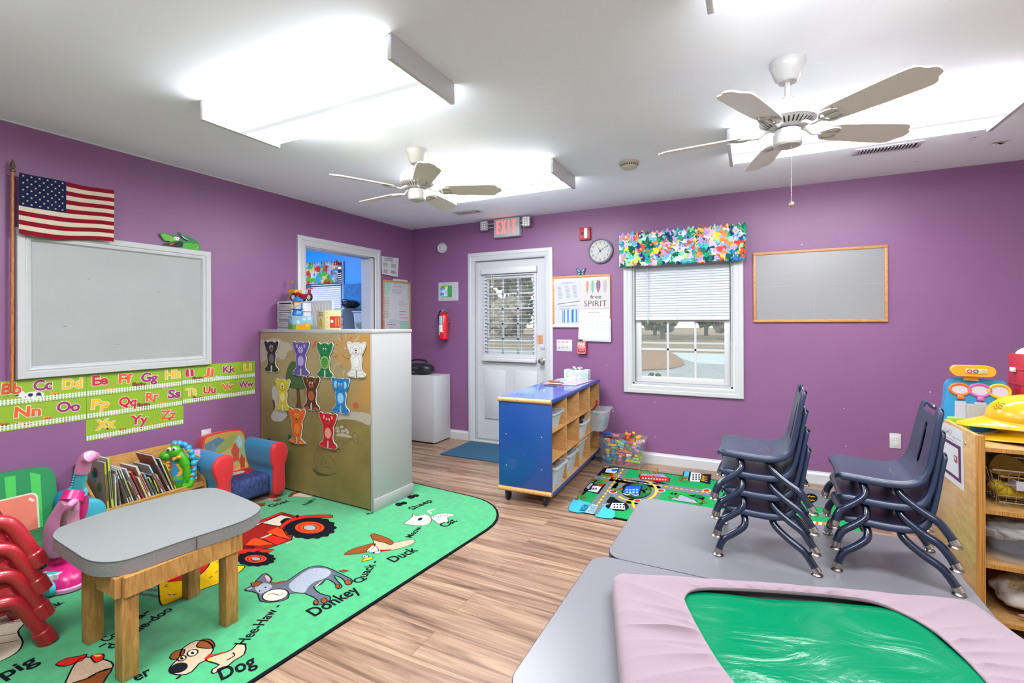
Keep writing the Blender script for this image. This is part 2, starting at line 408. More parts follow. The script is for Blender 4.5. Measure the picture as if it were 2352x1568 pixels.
b = MB(); casing(b, DX0, DX1, 0, DZ1, YB, .09, WHITE, False, .02)
for x in (DX0, DX1): b.box(min(x, x), YB, 0, x+(.004 if x == DX0 else -.004), YB+.03, DZ1, WHITE)
b.box(DX0, YB, DZ1-.004, DX1, YB+.03, DZ1, WHITE)
for x in (DX0, DX1): b.box(x-.02*(x == DX0), YB+.075, .03, x+.02*(x != DX0), YB+.12, DZ1, WHITE)
struct(b.build('trim_2'))
# ---- back window
wn = T('window_1', '', 'w', ((WX0+WX1)/2, YB, WZ0)); del wn['label']; del wn['category']; struct(wn)
b = MB(); casing(b, WX0, WX1, WZ0, WZ1, YB, .085, WHITE, True, .022); b.build('casing', wn)
b = MB()
for (a0, a1, c0, c1) in ((WX0, WX0+.014, WZ0, WZ1), (WX1-.014, WX1, WZ0, WZ1), (WX0, WX1, WZ0, WZ0+.014), (WX0, WX1, WZ1-.014, WZ1)):
    b.box(a0, YB-.001, c0, a1, YB+t, c1, WHITE)
b.build('jamb', wn)
def sash(z0, z1, y, nm, rows_, p):
    b = MB(); x0, x1 = WX0+.02, WX1-.02; f_ = .05
    b.box(x0, y, z0, x0+f_, y+.035, z1, WHITE2, .003); b.box(x1-f_, y, z0, x1, y+.035, z1, WHITE2, .003)
    b.box(x0+f_, y, z0, x1-f_, y+.035, z0+f_, WHITE2, .003); b.box(x0+f_, y, z1-f_*.8, x1-f_, y+.035, z1, WHITE2, .003)
    s_ = b.build(nm, p)
    c = MB()
    for k in (1, 2):
        x = x0+f_+(x1-x0-2*f_)*k/3; c.box(x-.009, y+.01, z0+f_, x+.009, y+.026, z1-f_*.8, WHITE2)
    for k in range(1, rows_):
        z = z0+f_+(z1-z0-1.8*f_)*k/rows_; c.box(x0+f_, y+.01, z-.009, x1-f_, y+.026, z+.009, WHITE2)
    c.build('muntins', s_)
    c = MB(); c.box(x0+f_, y+.017, z0+f_, x1-f_, y+.02, z1-f_*.8, GLASS); c.build('glass', s_)
sash(WZ0+.02, 1.36, YB+.04, 'lower_sash', 2, wn); sash(1.33, WZ1-.016, YB+.08, 'upper_sash', 2, wn)
# ---- pass-through in the left wall with the annex behind it
X90 = Matrix.Translation((XL, 0, 0)) @ Matrix.Rotation(math.pi/2, 4, 'Z')      # local x -> world y, local -y -> world +x
b = MB(); casing(b, PY0, PY1, PZ0, PZ1, 0, .09, WHITE, True, .022, X90)
b.box(XL-t, PY0-.002, PZ0, XL, PY0+.003, PZ1, WHITE); b.box(XL-t, PY1-.05, PZ0, XL, PY1+.002, PZ1, WHITE); b.box(XL-t, PY0, PZ1-.008, XL, PY1, PZ1+.001, WHITE); b.box(XL-t-.02, PY0, PZ0, XL+.03, PY1, PZ0+.03, WHITE)
struct(b.build('window_2'))
AX0 = -7.6; ay0 = 1.6
AWX0, AWX1, AWZ0, AWZ1 = -5.52, -4.80, .86, 2.08
b = MB()
b.box(AX0, YB, 0, AWX0, YB+t, ZC, BLUEW); b.box(AWX1, YB, 0, XL-t, YB+t, ZC, BLUEW); b.box(AWX0, YB, 0, AWX1, YB+t, AWZ0, BLUEW); b.box(AWX0, YB, AWZ1, AWX1, YB+t, ZC, BLUEW)
struct(b.build('wall_annex_back', smooth=False))
b = MB(); b.box(AX0-t, ay0, 0, AX0, YB, ZC, BLUEW); b.box(AX0-t, ay0-t, 0, XL-t, ay0, ZC, BLUEW); struct(b.build('wall_annex_left', smooth=False))
b = MB(); b.box(XL-t-.004, ay0, 0, XL-t, PY0-.09, ZC, BLUEW); struct(b.build('wall_annex_right', smooth=False))
b = MB(); b.box(AX0-.1, ay0-.1, -.06, XL-.06, YB+.06, 0, FLOORM); struct(b.build('floor_annex', smooth=False))
b = MB(); b.box(AX0-.1, ay0-.1, ZC, XL-.1, YB+.1, ZC+.08, CEILM); struct(b.build('ceiling_annex', smooth=False))
b = MB()
b.box(AWX0, YB+.06, AWZ0, AWX1, YB+.064, AWZ1, GLASS); casing(b, AWX0, AWX1, AWZ0, AWZ1, YB, .05, WHITE, True, .02); b.box(AWX0, YB+.05, 1.45, AWX1, YB+.08, 1.49, WHITE2)
struct(b.build('window_3'))

# ------------------------------------------------------------------ fluorescent fixtures (these light the room)
def lens_mat():
    m = bpy.data.materials.new('lit_prismatic_diffuser'); m.use_nodes = True; nt = m.node_tree; N = nt.nodes.new; lk = nt.links.new
    b = nt.nodes['Principled BSDF']; b.inputs['Base Color'].default_value = (.3, .3, .3, 1); b.inputs['Roughness'].default_value = .35
    tc = N('ShaderNodeTexCoord'); sp = N('ShaderNodeSeparateXYZ'); lk(tc.outputs['Object'], sp.inputs[0])
    # two tubes inside: bright over each tube, dimmer between and at the rims
    ab = N('ShaderNodeMath'); ab.operation = 'ABSOLUTE'; lk(sp.outputs['Y'], ab.inputs[0])
    mr = N('ShaderNodeMapRange'); mr.interpolation_type = 'SMOOTHSTEP'; mr.inputs[1].default_value = .014; mr.inputs[2].default_value = .075; mr.inputs[3].default_value = .018; mr.inputs[4].default_value = 1
    lk(ab.outputs[0], mr.inputs[0])
    wv = N('ShaderNodeTexWave'); wv.wave_type = 'BANDS'; wv.bands_direction = 'X'; wv.inputs['Scale'].default_value = 38; lk(tc.outputs['Object'], wv.inputs['Vector'])
    w2 = N('ShaderNodeMapRange'); w2.inputs[3].default_value = .82; w2.inputs[4].default_value = 1.; lk(wv.outputs['Fac'], w2.inputs[0])
    mu = N('ShaderNodeMath'); mu.operation = 'MULTIPLY'; lk(mr.outputs[0], mu.inputs[0]); lk(w2.outputs[0], mu.inputs[1])
    m2 = N('ShaderNodeMath'); m2.operation = 'MULTIPLY'; m2.inputs[1].default_value = LAMP
    ge = N('ShaderNodeNewGeometry'); sn = N('ShaderNodeSeparateXYZ'); lk(ge.outputs['Normal'], sn.inputs[0]); an = N('ShaderNodeMath'); an.operation = 'ABSOLUTE'; lk(sn.outputs['Z'], an.inputs[0])
    sd = N('ShaderNodeMapRange'); sd.inputs[1].default_value = .2; sd.inputs[2].default_value = .8; sd.inputs[3].default_value = .36; sd.inputs[4].default_value = 1.; lk(an.outputs[0], sd.inputs[0])
    m4 = N('ShaderNodeMath'); m4.operation = 'MULTIPLY'; lk(mu.outputs[0], m4.inputs[0]); lk(sd.outputs[0], m4.inputs[1]); lk(m4.outputs[0], m2.inputs[0])
    b.inputs['Emission Color'].default_value = (.95, .985, 1.02, 1); lk(m2.outputs[0], b.inputs['Emission Strength'])
    return m
LENS = lens_mat()
def fixture(label, x0, x1, y0, y1):
    lx, ly = (x1-x0)/2, (y1-y0)/2
    r = T('ceiling_light', label, 'light', ((x0+x1)/2, (y0+y1)/2, ZC), group='fluorescent wraparound fixtures')
    b = L(); b.box(-lx+.022, -ly*.55, -.03, lx-.022, ly*.55, -.0005, WHITE2)
    b.box(-lx+.022, -ly*.98, -.012, lx-.022, -ly*.9, -.004, WHITE2); b.box(-lx+.022, ly*.9, -.012, lx-.022, ly*.98, -.004, WHITE2); b.build('housing', r)
    b = L(); h = -.088
    prof = [(-ly*.97, -.018), (-ly*.985, -.024), (-ly*.96, h+.014), (-ly*.88, h), (-ly*.4, h-.004), (0, h), (ly*.4, h-.004), (ly*.88, h), (ly*.96, h+.014), (ly*.985, -.024), (ly*.97, -.018)]
    b.grid([[Vector((s_*(lx-.02), y, z)) for y, z in prof] for s_ in (-1, 1)], LENS); b.build('diffuser', r)
    for s_ in (-1, 1):
        b = L(); b.box(min(s_*lx, s_*(lx-.022)), -ly, -.098, max(s_*lx, s_*(lx-.022)), ly, -.0005, WHITE2, .003); b.build('end_cap', r)
    return r
fixture('large fluorescent ceiling light nearest the left whiteboard wall', -2.47, -1.24, 1.44, 1.88)
fixture('fluorescent ceiling light partly behind the far ceiling fan', -2.44, -1.21, 3.04, 3.5)
fixture('fluorescent ceiling light behind the near ceiling fan, above the right side', -.13, 1.16, 3.04, 3.48)
fixture('fluorescent ceiling light just showing at the top edge above the fan', -.13, 1.16, 1.27, 1.72)
fixture('added unseen fluorescent ceiling light brightening the blue back room ', -6.0, -4.8, 2.9, 3.34)  # added out of view to brighten the room behind the pass-through
fixture('added unseen fluorescent fill light on the ceiling behind the camera, left row', -2.47, -1.24, -.16, .28)  # added fill behind the camera, lifts the ceiling and the left side
fixture('added unseen fluorescent fill light on the ceiling behind the camera, right row', -.13, 1.16, -.5, -.06)  # second added fill fixture, also unseen behind the camera
# ------------------------------------------------------------------ outdoors, seen through the windows
b = MB()
b.box(-40, YB+.16, -.4, 40, 26, -.3, M('grey_gravel', '#8c908e', .95, var=.28, scale=9, bump=.6, bscale=25))
struct(b.build('ground_gravel', smooth=False))
b = MB(); b.box(-80, 26, -.4, 80, 130, -.28, M('dormant_grass', '#7a694d', .95, var=.3, scale=.8, bump=.5, bscale=8)); struct(b.build('ground_grass', smooth=False))
b = MB(); b.box(-80, 36, -.4, 80, 39, -.27, M('road_tarmac', '#a9aaa6', .9, var=.1)); struct(b.build('ground_road', smooth=False))
GP = lambda p: (lambda q: Vector((q.x, q.y)))(PZ(1400+p[0]/3.565, 500+p[1]/3.565, -.3))
b = MB(); b.prism(cr([GP(q) for q in ((150, 1095), (300, 1090), (480, 1100), (610, 1185), (520, 1235), (300, 1250), (130, 1240))], True, 4), -.3, -.26, M('pine_straw', '#7d5f40', .95, var=.35, scale=9, bump=.8, bscale=30))
struct(b.build('ground_straw_bed'))
b = MB(); b.prism([GP(q) for q in ((480, 1088), (960, 1092), (980, 1205), (720, 1195), (520, 1135))], -.3, -.285, M('concrete_drive', '#a3acb0', .9, var=.08, scale=2)); struct(b.build('ground_driveway'))
LEAFS = [M('evergreen_leaves', '#66744f', .9, var=.5, scale=1.3), M('bare_winter_twigs', '#9c9382', .95, var=.4, scale=1.5), M('olive_leaves', '#858a66', .9, var=.45, scale=1.2)]
BARK = M('tree_bark', '#6b5d50', .95, var=.3)
def tree(x, y, h, wd, k, label):
    r = T('tree', label, 'tree', (x, y, -.3), group='trees beyond the yard')
    b = L(); b.tube([(0, 0, 0), (.1, .05, h*.4), (0, 0, h*.75)], [.22, .16, .07], BARK, 8); b.build('trunk', r)
    b = L(); rnd = random.Random(int(x*17+y))
    for i in range(16):
        bm = bmesh.new(); bmesh.ops.create_icosphere(bm, subdivisions=3, radius=1); c = Vector((rnd.uniform(-.42, .42)*wd, rnd.uniform(-.4, .4)*wd, h*rnd.uniform(.15, .9))); rr = wd*rnd.uniform(.18, .36)
        for v in bm.verts: v.co = c+v.co*rr*(1+.45*noise.noise(v.co*3+c)+.3*noise.noise(v.co*9))
        b.bm(bm, LEAFS[k])
    b.build('foliage', r)
TL = ['dark evergreen tree across the yard', 'bare greyish winter tree across the yard', 'olive green bushy tree across the yard']
for i in range(16):
    x, y = -36+5.7*(i//2)+(2.8 if i % 2 else 0), 46+11*(i % 2)+(i*7 % 5)*.5
    k = (0, 1, 2, 0, 1, 0, 2, 1)[i % 8]; tree(x, y, 9+(i*5 % 4), 3.8, k, TL[k])
RAILW = M('weathered_rail', '#cfc9bd', .9)
r = T('rail_fence', 'pale wooden rail fence beside the straw bed outside', 'fence', (-3.6, 13.5, -.3))
for x in (-5.2, -4.3, -3.4):
    b = MB(); b.box(x-.04, 13.46, -.3, x+.04, 13.54, .55, RAILW, .005); b.build('post', r)
for z in (-.0, .25):
    b = MB(); b.tube([(-6, 13.5, z-.1), (-3.3, 13.5, z+.1)], .03, RAILW, 6); b.build('rail', r)
STEM = M('shrub_stem', '#5d4f3f', .9); LEAF = M('shrub_leaf', '#4e7a3f', .7)
for i, (x, h) in enumerate([(-.96, .3), (-.72, .2), (-.5, .27), (-.28, .2), (-.06, .2)]):
    r = T('pruned_shrub', 'short pruned bare shrub stems below the window outside', 'shrub', (x, 5.35, -.3), group='pruned shrubs under the window')
    b = L(); rnd = random.Random(i)
    for k in range(4):
        a = rnd.uniform(-.07, .07); b.tube([(a*.3, 0, 0), (a, rnd.uniform(-.05, .05), .7+h*.5), (a*1.6+rnd.uniform(-.05, .05), 0, .75+h)], [.012, .008, .005], STEM, 6)
    b.build('stems', r)
    if i == 0:
        b = L()
        for k in range(8): b.ball((rnd.uniform(-.08, .1), rnd.uniform(-.05, .05), .75+rnd.uniform(0, .3)), (.03, .01, .02), LEAF, 6)
        b.build('leaves', r); r['label'] = 'pruned shrub with a few green leaves below the window outside'; del r['group']

# ------------------------------------------------------------------ blinds and valance
SLAT = M('white_blind_slats', '#d3d9df', .45)
def slat_rows(b, x0, x1, z0, z1, n, y, tilt, wd):
    for i in range(n):
        z = z0+(z1-z0)*i/(n-1); c, s_ = math.cos(tilt), math.sin(tilt)
        rows = []
        for k in range(5):
            u = (k/4-.5)*wd; arch = .0022*(1-(k/2-1)**2); rows.append([(x0, y+u*c-arch*s_, z+u*s_+arch*c), (x1, y+u*c-arch*s_, z+u*s_+arch*c)])
        b.grid(rows, SLAT)
r = T('window_blind', 'white mini blind lowered over the upper half of the window', 'blind', (WX0+.4, YB, 1.9))
b = MB(); slat_rows(b, WX0+.025, WX1-.025, 1.365, 1.905, 24, YB+.018, math.radians(68), .026); b.build('slats', r)
b = MB(); b.box(WX0+.02, YB+.002, 1.915, WX1-.02, YB+.032, 1.945, WHITE2, .002); b.build('head_rail', r)
b = MB(); b.box(WX0+.025, YB+.005, 1.335, WX1-.025, YB+.03, 1.352, WHITE2, .003); b.build('bottom_rail', r)
b = MB(); x = PY(1488, 700, YB)[0]; b.tube([(x, YB-.004, 1.92), (x, YB-.004, 1.31)], .004, glassy('clear_wand', '#c9ccd0', .6), 8); b.build('wand', r)
b = MB()
for f_ in (.17, .47, .8):
    x = WX0+(WX1-WX0)*f_; b.tube([(x, YB+.001, 1.92), (x, YB+.003, 1.34)], .0012, C('#b9bdc2'), 5)
b.build('cords', r)
r = T('door_blind', 'white open-slat blind hung on the glass of the exit door', 'blind', ((DG[0]+DG[1])/2, YB+.03, DG[3]))
yb = YB+.03-.022
b = MB(); slat_rows(b, DG[0]-.02, DG[1]+.02, DG[2]+.03, DG[3]+.03, 22, yb, math.radians(4), .03); b.build('slats', r)
b = MB(); b.box(DG[0]-.06, yb-.02, DG[3]+.05, DG[1]+.055, yb+.022, DG[3]+.115, WHITE2, .006); b.build('head_rail', r)
b = MB(); b.box(DG[0]-.05, yb-.018, DG[2]-.085, DG[1]+.045, yb+.022, DG[2]-.045, WHITE2, .006, Matrix.Rotation(0, 4, 'X')); b.build('bottom_rail', r)
b = MB(); x = PY(1131, 640, YB)[0]; b.tube([(x, yb-.024, DG[3]+.06), (x, yb-.022, DG[3]-.44)], .004, M('amber_wand', '#b9a893', .4), 8); b.build('wand', r)
b = MB()
for x in (DG[0]+.1, DG[1]-.12): b.tube([(x, yb-.017, DG[3]+.06), (x, yb-.017, DG[2]-.06)], .0012, C('#cfd0d2'), 5)
b.build('cords', r)
# printed cotton valance: procedural splashes of leaf, petal and bird colours
def print_mat(name, cols, scale):
    m = bpy.data.materials.new(name); m.use_nodes = True; nt = m.node_tree; N = nt.nodes.new; lk = nt.links.new
    b = nt.nodes['Principled BSDF']; b.inputs['Roughness'].default_value = .85; b.inputs['Specular IOR Level'].default_value = .15
    tc = N('ShaderNodeTexCoord'); nz = N('ShaderNodeTexNoise'); nz.inputs['Scale'].default_value = scale*1.3; nz.inputs['Detail'].default_value = 2
    lk(tc.outputs['Object'], nz.inputs['Vector'])
    sc = N('ShaderNodeVectorMath'); sc.operation = 'SCALE'; sc.inputs['Scale'].default_value = .12; lk(nz.outputs['Color'], sc.inputs[0])
    ad = N('ShaderNodeVectorMath'); ad.operation = 'ADD'; lk(tc.outputs['Object'], ad.inputs[0]); lk(sc.outputs[0], ad.inputs[1])
    v = N('ShaderNodeTexVoronoi'); v.inputs['Scale'].default_value = scale; lk(ad.outputs[0], v.inputs['Vector'])
    sx = N('ShaderNodeSeparateColor'); lk(v.outputs['Color'], sx.inputs[0])
    r = N('ShaderNodeValToRGB'); r.color_ramp.interpolation = 'CONSTANT'
    for i, c in enumerate(cols):
        e = r.color_ramp.elements[0] if i == 0 else r.color_ramp.elements.new(i/len(cols))
        e.position = i/len(cols); e.color = lin(c)
    r.color_ramp.elements[len(cols)].color = lin(cols[-1])
    lk(sx.outputs[0], r.inputs[0]); lk(r.outputs[0], b.inputs['Base Color'])
    return m
VALM = print_mat('jungle_print_cotton', ['#1f7a5a', '#5fa8c4', '#e8e4e0', '#1d3f77', '#d94a3a', '#2fa07a', '#b89ad0', '#f0cf3c', '#57b8c8', '#e9b8c0', '#155a4a', '#f08a4a', '#3a78b8', '#8fd0a8'], 23)
def valance(name, label, x0, x1, z0, z1, y, m, waves, seed, rest):
    r = T(name, label, 'curtain', ((x0+x1)/2, y, z1)); rnd = random.Random(seed); n = 150; b = MB()
    ph = [rnd.uniform(0, 6.28) for _ in range(4)]
    def wv(x): return .55*math.sin(waves*x+ph[0]+1.3*math.sin(7*x+ph[1]))+.3*math.sin(waves*2.3*x+ph[2])
    rows = []
    for j in range(13):
        f_ = j/12; row = []
        for i in range(n+1):
            x = x0+(x1-x0)*i/n; q = wv(x); q2 = math.sin(x*140+ph[3])+.6*math.sin(x*61)
            if f_ < .2: z = z1-.05*f_*5+.012*q2*(1-f_*5)+.006*q; dy = -.012-.008*q2
            else: z = z1-.05-(z1-z0-.05)*(f_-.2)/.8+.006*q*f_; dy = -.018-.03*(f_)*(q+.6)*.8-.004*q2*(1-f_)
            row.append((x, y+dy-.02, z))
        rows.append(row)
    ends = rows
    b.grid(ends, m); o = b.build('gathered_cloth', r); o.modifiers.new('thickness', 'SOLIDIFY').thickness = .0015
    b = MB(); b.box(x0+.005, y-.028, z1-.045, x1-.005, y-.018, z1-.02, WHITE2); 
    for x in (x0+.005, x1-.015): b.box(x, y-.028, z1-.045, x+.01, y, z1-.02, WHITE2)
    b.build('curtain_rod', r)
    return r
valance('window_valance', 'colourful jungle print valance gathered above the window', -1.13, -.045, 1.84, 2.155, YB-.035, VALM, 26, 3, 0)

# ------------------------------------------------------------------ things on the back wall
F = lambda u, v: PY(u, v, YB)
def slab(b, x0, z0, x1, z1, d, m, bev=0.): b.box(x0, YB-d, z0, x1, YB-.0005, z1, m, bev)
OAK = wood('light_oak_frame', '#c79258', '#a9713a', (3, 3, 20), .45)
r = T('dry_erase_board', 'oak framed dry-erase board right of the window', 'whiteboard', (.47, YB, 1.31))
x0, x1, z0, z1 = .006, .93, 1.312, 1.905
b = MB(); slab(b, x0+.01, z0+.01, x1-.01, z1-.01, .01, M('dry_erase_white', '#bdbbbf', .25))
a = Art(b, mapYp(YB-.01)); BL = M('board_repair_tape', '#c4c2c5', .5)
a.fill([(x0+.02, 1.61), (x1-.02, 1.61), (x1-.02, 1.613), (x0+.02, 1.613)], BL, 1, raw=True); a.fill([(.445, z0+.02), (.449, z0+.02), (.449, z1-.02), (.445, z1-.02)], BL, 1, raw=True)
b.build('writing_surface', r)
b = MB()
for q in ((x0, z0, x1, z0+.022), (x0, z1-.022, x1, z1), (x0, z0+.022, x0+.022, z1-.022), (x1-.022, z0+.022, x1, z1-.022)): slab(b, *q, .018, OAK, .003)
b.build('frame', r)
# wall clock
c = F(1380, 576.5); R_ = .124
r = T('wall_clock', 'round grey-rimmed wall clock beside the window valance', 'clock', c); Xc = Matrix.Translation(c) @ Matrix.Rotation(math.pi/2, 4, 'X')
b = MB(); b.lathe([(0, .001), (R_-.012, .001), (R_-.006, .004), (R_, .016), (R_-.001, .026), (R_-.014, .034), (R_-.018, .026), (R_-.018, .02)], M('clock_rim', '#7d7d8c', .35, metal=.2), 48, Xc); b.build('rim', r)
b = MB(); b.lathe([(R_-.017, .0215), (R_-.02, .022)], M('clock_face', '#c6c5c2', .5), 48, Xc)
a = Art(b, lambda p, q, h: Vector((c[0]+p, c[1]-.0222-h, c[2]+q)))
for i in range(12):
    an = math.pi/2-(i+1)*math.pi/6; a.textc(str(i+1), (.084*math.cos(an), .084*math.sin(an)), .021, INK, 1)
for i in range(60):
    an = i*math.pi/30; d = Vector((math.cos(an), math.sin(an))); a.line([d*.101, d*.104], .0014, INK, 1, raw=True)
b.build('dial', r)
def hand(nm, an, l, w_, hh):
    b = MB(); d = Vector((math.sin(an), math.cos(an))); a = Art(b, lambda p, q, h: Vector((c[0]+p, c[1]-.0235-hh-h, c[2]+q))); n_ = Vector((d.y, -d.x))*w_
    a.fill([-d*.015-n_, d*l-n_*.4, d*l+n_*.4, -d*.015+n_], INK, 1, raw=True); b.build(nm, r)
hand('hour_hand', math.radians(-30), .05, .003, 0); hand('minute_hand', math.radians(57), .085, .0025, .001); hand('second_hand', math.radians(215), .07, .0008, .002)
# fire strobe
c = F(1345, 537.5)
r = T('fire_alarm_strobe', 'red fire alarm strobe above the wall clock', 'alarm', c); RED = M('fire_red', '#b3262e', .4)
b = MB(); slab(b, c[0]-.055, c[2]-.062, c[0]+.055, c[2]+.062, .035, RED, .004); b.build('body', r)
b = MB(); b.box(c[0]+.0, YB-.052, c[2]-.05, c[0]+.033, YB-.034, c[2]+.052, M('strobe_lens', '#eceae6', .1), .006); b.build('strobe_lens', r)
b = MB(); b.box(c[0]-.035, YB-.037, c[2]-.016, c[0]-.01, YB-.034, c[2]+.016, C('#5d1a1c'), .001); b.build('horn_grille', r)
# exit sign with two lamp heads
c = F(1170, 523); 
r = T('exit_sign', 'lit red EXIT sign with two emergency lamp heads over the door', 'exit sign', (c[0], YB, c[2]))
y0 = YB-.075; x0, x1, z0, z1 = c[0]-.155, c[0]+.155, c[2]-.108, c[2]+.092
SIGNM = M('exit_sign_plastic', '#bfbfc0', .4)
b = MB(); b.box(x0, YB-.075, z0, x1, YB-.001, z1, SIGNM, .01); b.build('housing', r)
GLOW = M('exit_letters_lit', '#ff5a58', .4, emit=.85); b = MB(); a = Art(b, mapYp(y0-.0005), .001)
w_ = .056
def bar(p, q, wd=.017): a.line([p, q], wd, GLOW, 1, raw=True)
for i, ch in enumerate('EXIT'):
    xa = c[0]-.115+i*.062; xb = xa+.042; za, zb = c[2]-.07, c[2]+.068
    if ch == 'E':
        bar((xa+.008, za), (xa+.008, zb))
        for z in (za+.008, (za+zb)/2, zb-.008): bar((xa+.012, z), (xb, z))
    elif ch == 'X': bar((xa, za), (xb+.002, zb)); a.line([(xa, zb), (xb+.002, za)], .017, GLOW, 1.5, raw=True)
    elif ch == 'I': bar((xa+.021, za), (xa+.021, zb))
    else: bar((xa+.018, za), (xa+.018, zb-.012)); bar((xa-.006, zb-.008), (xa+.042, zb-.008))
b.build('letters', r)
for s_, u in ((-1, 1121), (1, 1216)):
    b = MB(); p = F(u, 522 if s_ < 0 else 512); hx = p[0]
    for dz in (-.02, .02): b.tube([(x0 if s_ < 0 else x1, YB-.05, p[2]+dz), (hx, YB-.055, p[2]+dz)], .006, SIGNM, 8)
    o = b.build('lamp_arm', r)
    b = MB(); X_ = Matrix.Translation((hx, YB-.075, p[2])) @ Matrix.Rotation(math.radians(-14 if s_ < 0 else 12), 4, 'Z')
    b.box(-.042, -.03, -.052, .042, .018, .052, SIGNM, .012, X_); o = b.build('lamp_head', r)
    b = MB()
    for i in range(3):
        for j in range(4): b.ball((-.026+i*.026, -.031, -.033+j*.022), (.009, .003, .008), M('led_lens', '#f4f4f2', .15), 6, X_)
    b.build('led_cluster', o)
b = MB(); b.box(c[0]-.06, YB-.05, z1, c[0]+.05, YB-.015, ZC-.001, SIGNM, .004); b.build('ceiling_bracket', r)
# round siren
c = F(1017, 570); Xc = Matrix.Translation(c) @ Matrix.Rotation(math.pi/2, 4, 'X')
r = T('wall_sounder', 'round white sounder high on the wall left of the door', 'alarm', c)
b = MB(); b.lathe([(0, .0), (.06, .001), (.06, .02), (.055, .032), (.044, .036), (.04, .03), (.036, .026)], WHITE2, 32, Xc); b.build('rim', r)
b = MB(); b.lathe([(.037, .024), (.03, .034), (.0, .04)], WHITE2, 28, Xc); b.build('dome', r)
# evacuation map
r = T('evacuation_map', 'printed floor plan sheet above the fire extinguisher', 'poster', F(1029, 670))
p0, p1 = F(1007.5, 691), F(1053, 647)
b = MB(); slab(b, p0[0], p0[2], p1[0], p1[2], .002, PAPER); a = Art(b, mapYp(YB-.002)); W_, H_ = p1[0]-p0[0], p1[2]-p0[2]
def q(x, y): return Vector((p0[0]+x*W_, p0[2]+y*H_))
def rc(x0, y0, x1, y1, col, lay=1): a.fill([q(x0, y0), q(x1, y0), q(x1, y1), q(x0, y1)], C(col), lay, raw=True)
rc(.14, .2, .68, .82, '#3f9a50'); rc(.17, .24, .46, .74, '#cfd9e8', 2); rc(.1, .6, .32, .74, '#4d8fd0', 3); rc(.1, .3, .28, .44, '#3f7fc6', 3); rc(.32, .66, .48, .78, '#e6d24a', 3); rc(.6, .2, .68, .3, '#b9353a', 3); rc(.33, .3, .45, .6, '#a8c4e6', 3)
for k in range(6): a.line([q(.7, .8-.1*k), q(.94, .8-.1*k)], .002, C('#777777'), 1, raw=True)
for k in range(2): a.line([q(.06, .12-.05*k), q(.94, .12-.05*k)], .002, C('#888888'), 1, raw=True)
a.line([q(.15, .9), q(.6, .9)], .003, C('#666666'), 1, raw=True)
b.build('sheet', r)
# extinguisher
c = F(1019, 778); z0 = c[2]
ey = YB-.075; ex = PY(1019, 740, ey)[0]
r = T('fire_extinguisher', 'red fire extinguisher hanging on the wall left of the door', 'fire extinguisher', (ex, ey, z0)); RED2 = M('extinguisher_red', '#c4161f', .25, coat=.5)
b = L(); b.lathe([(0, 0), (.05, 0), (.055, .006), (.055, .25), (.05, .275), (.03, .295), (.018, .3), (.018, .315), (0, .315)], RED2, 28); o = b.build('cylinder', r)
b = L(); a = Art(b, lambda x, y, h: Vector(((.0553+h)*math.sin(x), -(.0553+h)*math.cos(x), y)))
def wrap(x0, x1, za, zb, m, lay):
    for k in range(10): xa, xb = x0+(x1-x0)*k/10, x0+(x1-x0)*(k+1)/10; a.fill([(xa, za), (xb, za), (xb, zb), (xa, zb)], m, lay, raw=True)
wrap(-.9, .35, .09, .165, C('#e9e6e2'), 1); wrap(-.55, .3, .172, .262, C('#a8d4e4'), 1)
for k in range(7): wrap(-.4, .2, .18+k*.011, .183+k*.011, C('#5d93b0'), 2)
wrap(-1, .6, .082, .088, C('#d8d4d0'), 1); wrap(-.75, -.3, .05, .085, C('#e4e0dc'), 2)
b.build('label_sticker', o)
b = L(); b.box(-.02, -.02, .31, .02, .02, .34, STEEL, .004); b.tube([(.0, 0, .335), (.03, -.01, .36), (.075, -.015, .35)], .007, STEEL, 8); b.tube([(0, 0, .33), (.04, -.01, .335), (.07, -.012, .31)], .006, STEEL, 8); b.build('valve_handle', r)
b = L(); b.tube(cr([(-.015, 0, .325), (-.045, -.01, .315), (-.064, -.01, .27), (-.064, -.005, .2), (-.06, 0, .14)], False), .008, BLACK, 8); b.build('hose', r)
b = L(); b.box(-.02, .05, .2, .02, .074, .3, STEEL, .002); b.box(-.056, .03, .19, .056, .058, .2, STEEL, .002); b.build('wall_bracket', r)
# light switches
p0, p1 = F(1279, 806), F(1314.5, 780); r = T('light_switch', 'white triple light switch plate right of the door', 'light switch', F(1297, 793))
b = MB(); slab(b, p0[0], p0[2], p1[0], p1[2], .006, WHITE2, .002); a = Art(b, mapYp(YB-.006))
for k in range(3):
    x = p0[0]+.027+k*.044
    a.fill([(x-.016, p1[2]-.034), (x+.016, p1[2]-.034), (x+.016, p1[2]-.014), (x-.016, p1[2]-.014)], C('#d0a4a8'), 1, raw=True); a.scrawl((x-.012, p1[2]-.03), (x+.012, p1[2]-.03), .012, C('#c8404a'), 2, .002, k)
b.build('plate', r)
for k in range(3):
    x = p0[0]+.027+k*.044; b = MB(); b.box(x-.006, YB-.012, c[2]*0+(p0[2]+p1[2])/2-.022, x+.006, YB-.005, (p0[2]+p1[2])/2+.002, M('switch_slot', '#b9b6b0', .5), .001); b.box(x-.003, YB-.018, (p0[2]+p1[2])/2-.02, x+.003, YB-.006, (p0[2]+p1[2])/2-.008, WHITE2, .001); b.build('toggle', r)
